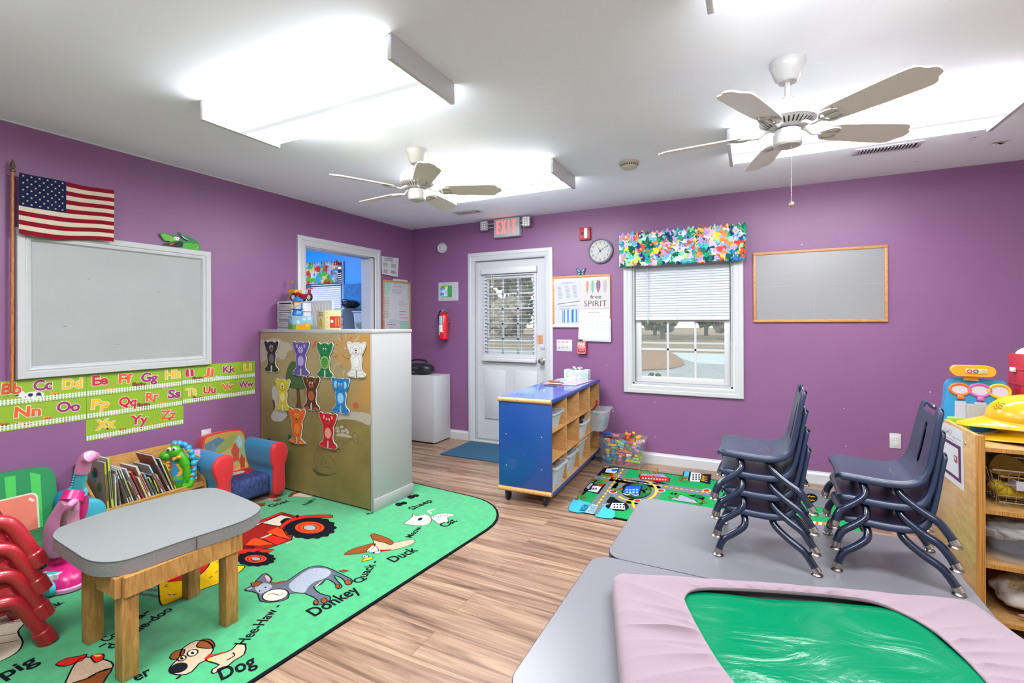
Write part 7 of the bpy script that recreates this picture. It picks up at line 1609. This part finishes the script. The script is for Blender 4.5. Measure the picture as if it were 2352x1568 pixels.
for j in range(31):
    row = []
    for i in range(51):
        x, y = .06+(MW-.12)*i/50, .03+(MH-.06)*j/30; z = TZ+.051+.0022*math.sin(9*x+14*y)+.0016*math.sin(23*x-17*y+1)+.002*noise.noise(Vector((x*7, y*9, 3)))
        e = min(x-.06, MW-.06-x, y-.03, MH-.03-y); z -= max(0, .05-e)*.25
        if not (.2 < x < .83 and .03 < y < .57): z -= .022
        row.append(mz(x, y, z))
    rows.append(list(reversed(row)))
b.grid(rows, vinyl()); b.add([mz(.0+.03, .02, TZ+.001), mz(MW-.03, .02, TZ+.001), mz(MW-.03, MH-.02, TZ+.001), mz(.03, MH-.02, TZ+.001)], [(0, 1, 2, 3)], M('green_vinyl')); b.build('mat_core', r)
n = 560
inner = cr([(.205, .16), (.212, .1), (.25, .062), (.33, .045), (.5, .036), (.68, .04), (.76, .065), (.815, .15), (.822, .26), (.81, .36), (.79, .46), (.72, .535), (.55, .552), (.4, .552), (.31, .54), (.262, .47), (.228, .35)], True, 12)
outer = rrect(0, 0, MW, MH, .035, 6); outer = [Vector(p) for p in outer]
def resample(P, c, n):
    out = []; Q = [(math.atan2(p.y-c.y, p.x-c.x), p) for p in P]
    for k in range(n):
        an = -math.pi+2*math.pi*k/n; d = Vector((math.cos(an), math.sin(an))); best = None
        for i in range(len(P)):
            a_, b_ = P[i-1]-c, P[i]-c; den = (b_-a_).x*d.y-(b_-a_).y*d.x
            if abs(den) < 1e-9: continue
            t_ = (a_.y*d.x-a_.x*d.y)/den
            if -1e-6 <= t_ <= 1+1e-6:
                p = a_+(b_-a_)*t_; l = p.dot(d)
                if l > 0 and (best is None or l > best): best = l
        out.append(c+d*(best or .1))
    return out
cc = Vector((.515, .28)); IN, OUT = resample(inner, cc, n), resample(outer, cc, n)
SHEET = M('pink_sheet_cotton', '#b39aa6', .85, spec=.15, bump=.15, bscale=300, sheen=.2)
b = MB(); rows = []
steps = [(-.0, TZ+.002, 0), (.0, TZ+.016, 0), (.0, TZ+.035, .03), (.015, TZ+.052, .08), (.06, TZ+.062, .2), (.15, TZ+.067, .45), (.3, TZ+.069, .7), (.45, TZ+.069, .9), (.6, TZ+.069, 1.), (.74, TZ+.068, 1.05), (.86, TZ+.066, 1.), (.93, TZ+.064, .8), (.965, TZ+.062, .35), (.985, TZ+.062, .15), (1., TZ+.059, .05), (1.0, TZ+.055, 0), (.985, TZ+.052, 0)]
arc = [0]
for k in range(1, n): arc.append(arc[-1]+(IN[k]-IN[k-1]).length)
for f_, z, wv in steps:
    row = []
    for k in range(n+1):
        q = k % n; p = OUT[q].lerp(IN[q], f_); s_ = arc[q]; gap = (OUT[q]-IN[q]).length
        q1, q2 = math.sin(s_*52+2.4*math.sin(s_*13)), math.sin(s_*33+1.9*math.sin(s_*9+1)+1.2*f_)
        w_ = 1.1-2.*abs(q1)**.55+.8*(1-2*abs(q2)**.6)
        w2 = math.sin(s_*31+1.2*math.sin(s_*9)+f_*2)+.5*noise.noise(Vector((s_*14, f_*2.5, 0)))*2
        amp = .0062*(.45 if gap < .08 else 1)
        row.append(mz(p.x, p.y, z+amp*wv*w_*(.45+.55*f_)+.004*w2*math.sin(math.pi*min(1, f_))*(.35+gap*1.6)+.003*noise.noise(Vector((p.x*6, p.y*6, 1)))*wv))
    rows.append(row)
b.grid([list(reversed(q)) for q in rows], SHEET); o = b.build('fitted_sheet', r, angle=80)
# ------------------------------------------------------------------ navy stacking chairs
NAVY = M('navy_shell_plastic', '#1c2740', .34, spec=.5, bump=.1, bscale=700); NTUBE = M('navy_chair_tube', '#121d36', .22, coat=.5); CHROME = M('chrome_ferrule', '#b8b0a8', .22, metal=1.)
def navy_chair():
    r = T('stacking_chair', '', 'chair', (0, 0, 0), 0, 'navy stacking chairs on the far table')       # faces -x
    prof = cr([(-.148, .152), (-.151, .164), (-.146, .178), (-.128, .186), (-.09, .185), (-.04, .181), (.01, .18), (.045, .183), (.072, .195), (.089, .222), (.099, .262), (.108, .31), (.116, .355), (.124, .395), (.131, .418), (.142, .424), (.151, .416), (.154, .404)], False, 3)
    nt_, ns = 25, len(prof); b = L(); V_ = []; hole = set()
    seat_end = 8*3
    def width(i):
        f_ = i/(ns-1)
        for (a0, w0), (a1, w1) in zip(((0, .105), (.06, .128), (.16, .142), (.36, .146), (.46, .142), (.6, .13), (.8, .112), (.9, .1), (1, .09)), ((.06, .128), (.16, .142), (.36, .146), (.46, .142), (.6, .13), (.8, .112), (.9, .1), (1, .09), (1.01, .09))):
            if a0 <= f_ <= a1: return w0+(w1-w0)*(f_-a0)/(a1-a0)
        return .09
    for i, p in enumerate(prof):
        t_ = (prof[min(i+1, ns-1)]-prof[max(i-1, 0)]).normalized(); nrm = Vector((-t_.y, t_.x))          # up/front normal
        f_ = i/(ns-1); wd = width(i); row = []
        for k in range(nt_):
            t2 = k/(nt_-1)*2-1; e = abs(t2)
            dish = -.008*(1-e**2)*(1 if f_ < .45 else 1.1)
            if e > .86:                                      # flange turned away from the sitter
                q = (e-.86)/.14; y = wd*(.97+.03*math.sin(q*math.pi/2)); fl = (.026 if .05 < f_ < .5 else .02)*q**1.2*(1 if f_ < .93 else .3)*min(1, f_*10+.2)
                off = -fl
            else: y = wd*.97*e/.86; off = 0
            v = p+nrm*(dish+off); row.append(Vector((v.x, math.copysign(y, t2), v.y)))
        V_.append(row)
    vs = [p for q in V_ for p in q]; fs = []
    for i in range(ns-1):
        for k in range(nt_-1):
            f_ = (i+.5)/(ns-1); t2 = (k+.5)/(nt_-1)*2-1
            if .76 < f_ < .86 and abs(t2) < .5: continue                # hand hold
            if .53 < f_ < .70 and abs(t2) < .06: continue               # slot in the back
            fs.append((i*nt_+k, (i+1)*nt_+k, (i+1)*nt_+k+1, i*nt_+k+1))
    b.add(vs, fs, NAVY); o = b.build('seat_shell', r, angle=70)
    md = o.modifiers.new('thickness', 'SOLIDIFY'); md.thickness = .005; md.offset = -1
    md = o.modifiers.new('smooth', 'SUBSURF'); md.levels = 1; md.render_levels = 1
    for s_ in (-1, 1):
        fr = cr([(-.072, s_*.085, .164), (-.07, s_*.108, .152), (-.064, s_*.122, .132), (-.07, s_*.132, .11), (-.1, s_*.142, .085), (-.132, s_*.15, .063), (-.146, s_*.155, .04), (-.154, s_*.158, .012)], False, 4)
        re = cr([(.03, s_*.085, .164), (.026, s_*.108, .152), (.03, s_*.12, .135), (.05, s_*.13, .115), (.085, s_*.142, .09), (.118, s_*.152, .07), (.138, s_*.158, .045), (.158, s_*.162, .012)], False, 4)
        for p in (fr, re):
            b = L(); b.tube(p, .0125, NTUBE, 12); lg = b.build('leg', r)
            d = (p[-1]-p[-3]).normalized(); b = L(); b.tube([p[-1]-d*.014, p[-1]+d*.004], .0142, CHROME, 14); b.build('ferrule', lg)
            b = L(); b.lathe([(0, 0), (.017, .0), (.019, .003), (.012, .008), (.005, .011), (.005, .016)], CHROME, 16, Matrix.Translation((p[-1].x, p[-1].y, 0))); b.build('glide', lg)
    b = L()
    for x in (-.072, .03): b.tube([(x, -.088, .163), (x, .088, .163)], .011, NTUBE, 10)
    b.build('seat_bar', r)
    return r
ch0 = navy_chair(); first = True
for sn, n_, cx, cy, rz, sc, dz in (('left', 4, .037, 2.098, math.radians(-.5), 1.0, .0685), ('right', 3, .425, 2.165, math.radians(-2), 1.03, .0735)):
    nm = {4: ('bottom', 'second', 'third', 'topmost'), 3: ('bottom', 'middle', 'topmost')}[n_]
    for k in range(n_):
        o = ch0 if first else dup(ch0, (0, 0, 0)); first = False
        o.location = (cx-.004*k, cy, TZ+.0008+dz*k); o.rotation_euler = (0, 0, rz); o.scale = (sc, sc, sc)
        o['label'] = nm[k]+' navy blue chair of the '+('four-chair' if n_ == 4 else 'three-chair')+' stack on the far table'
# ------------------------------------------------------------------ plywood shelf with dress-up toys at the right edge
SX, SY0, SY1, SZ = .83, 2.655, 3.15, .842; SX1 = 1.75
PLY = wood('birch_ply_side', '#b99462', '#a07c4c', (5, 1.2, 3), .3); PLYE = wood('ply_layers', '#c08a44', '#8a5a24', (60, 3, .6), .5, 5.)
r = T('plywood_shelf', 'open plywood toy shelf at the right edge', 'shelf', (SX, SY0, 0))
b = MB(); b.box(SX, SY0, 0, SX+.018, SY1, SZ, PLY, .002); b.box(SX, SY0-.0015, 0, SX+.03, SY0+.001, SZ, PLYE); o = b.build('side_panel', r)
b = MB(); b.box(SX+.018, SY0, 0, SX+.03, SY0+.03, SZ-.002, PLYE); b.build('edge_strip', o)
b = MB(); b.box(SX1, SY0, 0, SX1+.02, SY1, SZ, PLY, .002); b.build('side_panel', r)
b = MB(); b.box(SX+.018, SY1-.012, .03, SX1, SY1, SZ-.04, M('shelf_back_ply', '#7d5c36', .6)); b.build('back_panel', r)
SHZ = (.794, .536, .312, .08)
for z in SHZ:
    b = MB(); b.box(SX+.018, SY0+.004, z-.018, SX1, SY1-.012, z, wood('shelf_ply', '#b98d58', '#9c7442', (2, 5, 5), .4), .001); b.box(SX+.03, SY0+.002, z-.0175, SX1, SY0+.0045, z-.0005, PLYE); b.build('shelf_board', r)
b = MB(); p = PX(2218, 1018, SX); b.ball((SX-.0005, p.y, p.z), (.003, .006, .006), STEEL, 8); b.build('screw', o)
P4 = [PX(u, v, SX-.0012) for u, v in ((2152, 962), (2211, 991), (2214, 1129), (2155, 1081))]
r = T('question_sheet', 'laminated open-ended questions sheet taped to the plywood shelf side', 'poster', sum(P4, Vector())/4)
b = MB(); b.add(P4+[p+Vector((.0009, 0, 0)) for p in P4], [(0, 3, 2, 1), (4, 5, 6, 7), (0, 1, 5, 4), (1, 2, 6, 5), (2, 3, 7, 6), (3, 0, 4, 7)], PAPER)
tl, tr, br_, bl = P4
def fs(x, y, h): p = (tl*(1-x)+tr*x)*y+(bl*(1-x)+br_*x)*(1-y); return Vector((SX-.0012-h, p.y, p.z))
a = Art(b, fs, .0003); PU = C('#5a2050', .6)
a.fill([(.08, .1), (.92, .1), (.92, .72), (.08, .72)], PU, 1, raw=True); a.fill([(.17, .16), (.83, .16), (.83, .66), (.17, .66)], PAPER, 2, raw=True)
lines(a, .2, .74, .2, .62, 13, DGREY, .012, 5, .5); a.fill([(.68, .4), (.8, .4), (.8, .52), (.68, .52)], C('#8a3a5a'), 3, raw=True); a.fill([(.7, .44), (.76, .44), (.76, .5), (.7, .5)], C('#c09a8a'), 4, raw=True)
a.text('dramatic play', (.3, .755), (.68, .755), .012, INK, 2, .02, raw=True); a.text('open-ended', (.04, .84), (.32, .84), .014, INK, 2, raw=True); a.text('questions', (.64, .82), (.94, .82), .014, INK, 2, raw=True)
for q in ([(.14, .74), (.45, .88)], [(.48, .88), (.88, .72)]): a.line(q, .004, PU, 2, raw=True)
for s_ in (-1, 1): a.line([(.46, .88), (.46+s_*.1, .93), (.46+s_*.15, .9), (.46+s_*.1, .86), (.46, .88)], .004, PU, 3, sm=4, raw=True); a.line([(.46, .88), (.46+s_*.08, .82)], .004, PU, 3, raw=True)
b.build('sheet', r)
def sm_obj(name, label, cat, c): return T(name, label, cat, c)
# toy till
z0 = SHZ[0]+.0008
r = T('toy_register', 'blue toy shop stand with three ringed windows and a yellow sign', 'toy', (.955, 3.03, z0), math.radians(-6)); TB_ = M('till_blue', '#117fae', .3); X = Matrix(((1, 0, 0, 0), (0, .5, -.866, 0), (0, .866, .5, 0), (0, 0, 0, 1)))
XS = Matrix(((1, 0, 0, 0), (0, 0, -1, 0), (0, 1, 0, 0), (0, 0, 0, 1)))
Xt = Matrix.Translation((0, -.03, .0)) @ Matrix.Rotation(math.radians(-10), 4, 'X')
b = L(); P = cr([(-.11, .0), (-.112, .18), (-.1, .24), (-.06, .252), (.06, .248), (.1, .235), (.112, .15), (.116, 0)], True, 4); b.prism(P, -.075, .0, TB_, Xt @ XS); b.build('body', r)
b = L(); b.box(-.114, -.03, .0, -.03, .06, .062, M('till_lime', '#8fae1c', .35), .006); b.build('base', r)
for i, (x, z, rx, rz_, c) in enumerate(((-.062, .196, .036, .026, '#d8641c'), (.008, .196, .037, .028, '#b85aa0'), (.076, .196, .036, .03, '#d8a81a'))):
    b = L(); b.tube([Xt @ Vector((x+rx*math.cos(t_), -.004, z+rz_*math.sin(t_))) for t_ in [k*math.pi/14 for k in range(28)]], .006, C(c, .3), 8, closed=True); b.box(x-.012, -.016, z-rz_-.022, x+.014, -.0, z-rz_-.002, C(c, .3), .005, Xt); o = b.build('ring_window', r)
    b = L(); b.prism(ell(x, z, rx, rz_, 22), .0, .002, C('#b4b4bc', .3), Xt @ XS); b.build('window_pane', o)
    b = L(); b.prism([(x-.025, .03), (x+.025, .03), (x+.02, .14), (x-.02, .14)], .0005, .004, C('#a8a8b4', .35), Xt @ XS); b.build('chute', r)
b = L(); b.prism(rrect(-.045, .05, .1, .13, .01, 4), .001, .018, C('#9a9a98', .4), Xt @ XS); b.build('tray', r)
b = L(); b.prism(rrect(-.1, .262, .055, .312, .024, 6), .0, .045, M('toy_yellow'), XS); sg = b.build('sign', r)
b = L(); b.box(-.05, -.05, .276, .025, -.0445, .298, C('#b8b4b0'), .002); b.box(-.05, -.02, .24, 0, .0, .27, M('toy_yellow')); b.build('sign_face', sg)
for x, c in ((-.037, '#b02a3a'), (-.015, '#4a1a5a'), (.01, '#c8a838')):
    b = L(); b.tube([Vector((x+.0075*math.cos(t_), -.0505, .287+.0075*math.sin(t_))) for t_ in [k*math.pi/8 for k in range(16)]], .002, C(c), 6, closed=True); b.build('dial', sg)
# two yellow hard hats, one inside the other
YH = M('yellow_hat_plastic', '#d8a50c', .25, spec=.5)
def hat(label, c, rz, rx, sc):
    r = T('hard_hat', label, 'hat', c, rot=(rx, 0, rz), group='yellow toy hard hats', sc=sc); b = L(); rows = []
    for j in range(13):
        ph = j/12*math.pi/2; row = []
        for k in range(49):
            t_ = 2*math.pi*k/48; s_ = 1+.0*j; ridge = .007*math.exp(-((math.sin(t_)*math.cos(ph))/.14)**2)*(1 if ph > .3 else ph/.3); ridge += .005*math.exp(-((abs(math.sin(t_)*math.cos(ph))-.5)/.08)**2)*(1 if ph > .3 else 0)
            row.append(Vector((.15*math.cos(ph)**.85*math.cos(t_), .115*math.cos(ph)**.85*math.sin(t_), .035+.1*math.sin(ph)+ridge)))
        rows.append(row)
    b.grid(rows, YH); b.build('shell', r, angle=80)
    b = L(); rows = []
    for f_, z in ((1, .04), (1.02, .033), (1.08, .03), (1.17, .022), (1.175, .017), (1.08, .024), (1.0, .028)):
        row = []
        for k in range(49):
            t_ = 2*math.pi*k/48; bill = 1+max(0, -math.cos(t_))**3*.35*(f_-1)/.17; row.append(Vector((.15*f_*bill*math.cos(t_), .115*f_*math.sin(t_), z-.02*max(0, -math.cos(t_))**3*(f_-1)/.17)))
        rows.append(row)
    b.grid(rows, YH); b.build('brim', r, angle=80)
    return r
h1 = hat('lower yellow hard hat under another on the plywood shelf', (1.125, 2.83, z0+.0005), math.radians(-8), 0, 1.06)
h2 = hat('yellow hard hat with black scribble resting on top of another', (1.085, 2.845, z0+.056), math.radians(-14), math.radians(4), 1.06)
def on_hat(x, y, h):
    t_, ph = math.pi+.55+x*7, .55+y*8; q = math.cos(ph)**.85
    return Vector((.155*q*math.cos(t_), .12*q*math.sin(t_), .037+.104*math.sin(ph)+.004))
b = L(); a = Art(b, on_hat, .0006)
for k in range(3): a.line([(-.025, .012-.013*k), (-.012, .02-.013*k), (0, .01-.013*k), (.012, .02-.013*k), (.026, .014-.013*k)], .0026, INK, 1, sm=3, raw=True)
b.build('scribble', h2)
# red toy house, red case, orange wedge, green block, tan board
r = T('toy_house', 'red toy house with a white roof at the right edge of the shelf', 'toy', (1.17, 3.04, z0+.012)); HR = M('house_red', '#9c1a2a', .4); b = MB(); b.box(1.095, 2.99, z0+.014, 1.26, 3.12, 1.165, HR, .003)
for z in (.88, .95, 1.02, 1.09): b.box(1.093, 2.9875, z, 1.262, 3.122, z+.006, C('#8a1524', .4), .001)
b.build('walls', r); b = MB(); 
bm = bmesh.new(); bmesh.ops.create_uvsphere(bm, u_segments=24, v_segments=12, radius=1)
for v in bm.verts: v.co = Vector((1.178+v.co.x*.08, 3.055+v.co.y*.066, 1.16+max(0, v.co.z)*.042))
b.bm(bm, WHITE2); b.build('roof', r); b = MB(); b.box(1.13, 2.95, 1.06, 1.2, 2.99, 1.085, WHITE2, .004, Matrix.Identity(4)); b.build('awning', r); b = MB(); b.box(1.08, 3.04, 1.08, 1.095, 3.07, 1.1, WHITE2, .003); b.build('vent', r)
o = MB().box(1.0, 2.98, z0, 1.4, 3.125, z0+.012, C('#b08a64')).build('wooden_board'); tag(o, 'tan board lying beneath the red toy house', 'board')
r = T('red_case', 'bright red rounded toy case left of the red toy house', 'toy', (1.075, 2.965, z0+.0125)); b = MB(); b.prism(rrect(1.052, z0+.013, 1.092, z0+.125, .014, 5), -.03, .0, M('case_red', '#c81c1f', .35), Matrix(((1, 0, 0, 0), (0, 0, -1, 2.95), (0, 1, 0, 0), (0, 0, 0, 1)))); b.build('case', r)
b = MB()
for z in (.04, .09): b.box(1.05, 2.949, z0+z, 1.062, 2.953, z0+z+.006, C('#a01418', .35)); 
b.build('hinges', r)
o = MB().prism([(1.058, z0+.126), (1.092, z0+.126), (1.092, z0+.19), (1.082, z0+.19)], -.02, .0, M('wedge_orange', '#d8621a', .35), Matrix(((1, 0, 0, 0), (0, 0, -1, 2.955), (0, 1, 0, 0), (0, 0, 0, 1)))).build('orange_wedge'); tag(o, 'orange wedge resting on the bright red toy case', 'toy')
b = MB(); b.box(1.1, 2.93, z0+.0125, 1.2, 2.985, z0+.035, M('block_green', '#1f6a2c', .4), .003)
for k in range(4): b.lathe([(.009, 0), (.009, .007), (0, .007)], M('block_green'), 10, Matrix.Translation((1.118+k*.021, 2.957, z0+.035)))
o = b.build('green_block'); tag(o, 'flat green building block in front of the red toy house', 'toy')
# wire basket with play food and a money tray
z1 = SHZ[1]+.0008; WIRE = M('chrome_wire', '#b0a89a', .25, metal=1.)
r = T('wire_basket', 'chrome wire basket of play things on the upper plywood shelf', 'basket', (1.04, 2.85, z1)); b = MB(); x0, x1, y0, y1 = .895, 1.30, 2.69, 2.97
def loop(z, i): return [(x0+i, y0+i, z), (x1-i, y0+i, z), (x1-i, y1-i, z), (x0+i, y1-i, z)]
for z, i, rr in ((.16, 0, .0035), (.1, .012, .0018), (.05, .022, .0018), (.02, .03, .003)): b.tube(loop(z1+z, i), rr, WIRE, 6, closed=True)
for k in range(13):
    x = x0+.02+k*(x1-x0-.04)/12; b.tube([(x, y0, z1+.16), (x, y0+.03, z1+.02), (x, y1-.03, z1+.02), (x, y1, z1+.16)], .0016, WIRE, 5)
for k in range(7):
    y = y0+.03+k*(y1-y0-.06)/6; b.tube([(x0, y, z1+.16), (x0+.03, y, z1+.02), (x1-.03, y, z1+.02), (x1, y, z1+.16)], .0016, WIRE, 5)
b.build('wires', r)
for x in (x0+.06, x1-.06):
    for y in (y0+.05, y1-.05): b = MB(); b.tube([(x-.01, y, z1+.02), (x-.01, y, z1+.003), (x+.01, y, z1+.003), (x+.01, y, z1+.02)], .002, WIRE, 6); b.build('foot', r)
r = T('toy_duck', 'soft yellow toy in the bottom of the wire basket', 'toy', (.96, 2.8, z1+.03)); YF = M('yellow_felt', '#b89a10', .9); b = MB(); b.ball((.965, 2.79, z1+.056), (.045, .04, .034), YF, 12); b.ball((.935, 2.775, z1+.075), (.028, .028, .026), YF, 10); b.ball((.995, 2.78, z1+.05), (.03, .03, .026), YF, 10); b.build('body', r)
r = T('play_cheese', 'yellow play cheese wedge leaning at the back of the wire basket', 'toy', (1.01, 2.9, z1+.09)); b = MB(); b.prism(cr([(.955, z1+.1), (.975, z1+.175), (1.02, z1+.18), (1.075, z1+.14), (1.07, z1+.1)], True, 4), 0, .03, M('cheese_yellow', '#a8841c', .6), Matrix(((1, 0, 0, 0), (0, 0, -1, 2.93), (0, 1, 0, 0), (0, 0, 0, 1)))); b.build('wedge', r)
r = T('money_tray', 'clear plastic play money tray lying across the wire basket', 'tray', (1.06, 2.72, z1+.1)); b = MB(); TRY = glassy('tray_plastic', '#c9c4cc', .5, .1); b.box(.97, 2.7, z1+.082, 1.29, 2.76, z1+.086, TRY)
for k in range(6): x = .97+k*.06; b.box(x, 2.698, z1+.086, x+.004, 2.76, z1+.12, TRY)
b.box(.97, 2.697, z1+.082, 1.29, 2.7, z1+.12, TRY); b.build('tray', r)
for k in range(4): b = MB(); b.box(.982+k*.06, 2.71, z1+.0865, 1.022+k*.06, 2.752, z1+.094+.004*k, C('#a8a4a8')); b.build('play_notes', r)
r = T('wooden_spoon', 'thin wooden rod laid over the money tray', 'utensil', (1.0, 2.7, z1+.13)); b = MB(); b.tube([(.94, 2.73, z1+.126), (1.3, 2.715, z1+.124)], .004, wood('rod_wood', '#9a6a3a', '#7a4c24'), 8); b.ball((.94, 2.73, z1+.126), (.012, .008, .006), wood('rod_wood', '', ''), 8); b.build('rod', r)
# clear bin of dress-up cloth
z2 = SHZ[2]+.0008
r = T('clothes_bin', 'clear bin of dress-up clothes on the middle plywood shelf', 'bin', (1.1, 2.82, z2)); b = MB(); tub(b, (1.09, 2.825, z2), .44, .3, .15, glassy('clothes_bin_plastic', '#c6c9ce', .1, .12), .86, rim=.016); b.build('tub', r)
def cloth_lump(name, label, c, s, m, seed, group=None, lvl=4):
    b = MB(); bm = bmesh.new(); bmesh.ops.create_icosphere(bm, subdivisions=lvl, radius=1)
    for v in bm.verts:
        d = v.co.copy(); f_ = 1+.28*noise.noise(d*2.1+Vector((seed, 0, 0)))+.16*abs(noise.noise(d*4.5+Vector((0, seed, 0))))
        v.co = Vector((c[0]+d.x*s[0]*f_, c[1]+d.y*s[1]*f_, c[2]+max(-.75, d.z)*s[2]*f_))
    b.bm(bm, m); o = b.build(name, angle=80); tag(o, label, 'cloth', group); return o
CLT = lambda n_, c: M(n_, c, .9, spec=.1, bump=.3, bscale=120, sheen=.2)
cloth_lump('folded_garment', 'pale grey crumpled garment on top of the clothes bin', (.99, 2.78, z2+.125), (.085, .09, .045), CLT('cloth_grey', '#a09a96'), 1)
cloth_lump('folded_garment', 'white cloth at the left end of the clothes bin', (.925, 2.82, z2+.11), (.03, .09, .05), CLT('cloth_white', '#bdb6b4'), 2)
cloth_lump('folded_garment', 'yellow garment on the right side of the clothes bin', (1.16, 2.8, z2+.125), (.09, .1, .045), CLT('cloth_yellow', '#b8900e'), 3)
cloth_lump('folded_garment', 'dark blue garment in the lower left of the clothes bin', (1.0, 2.82, z2+.05), (.075, .085, .038), CLT('cloth_navy', '#3a3f58'), 4)
cloth_lump('folded_garment', 'red garment low in the right of the clothes bin', (1.17, 2.82, z2+.05), (.07, .085, .038), CLT('cloth_red', '#9a2c30'), 5)
# baby blanket in the bottom compartment
z3 = SHZ[3]+.0008
def blanket_mat():
    m = print_mat('nursery_print', ['#b8b0a6', '#b9b2aa', '#bab3ab', '#b8b1a9', '#b7b0a8', '#b9b3ab', '#b8b1a9', '#bab3ab', '#b7b0a8', '#b9b2aa', '#6f8f78', '#bab4ac', '#b8b1a9', '#a8946c'], 22); return m
o = cloth_lump('baby_blanket', 'printed cream baby blanket bundled in the lowest shelf compartment', (1.08, 2.80, z3+.08), (.14, .1, .08), blanket_mat(), 7)
cloth_lump('pink_blanket', 'dusty pink quilted blanket behind the cream baby blanket', (1.06, 3.0, z3+.09), (.13, .07, .08), CLT('cloth_pink', '#9c6a70'), 8)
cloth_lump('pink_cloth', 'dusty pink cloth edge in front of the cream baby blanket', (1.12, 2.695, z3+.03), (.12, .025, .03), CLT('cloth_pink2', '#a4727a'), 9)
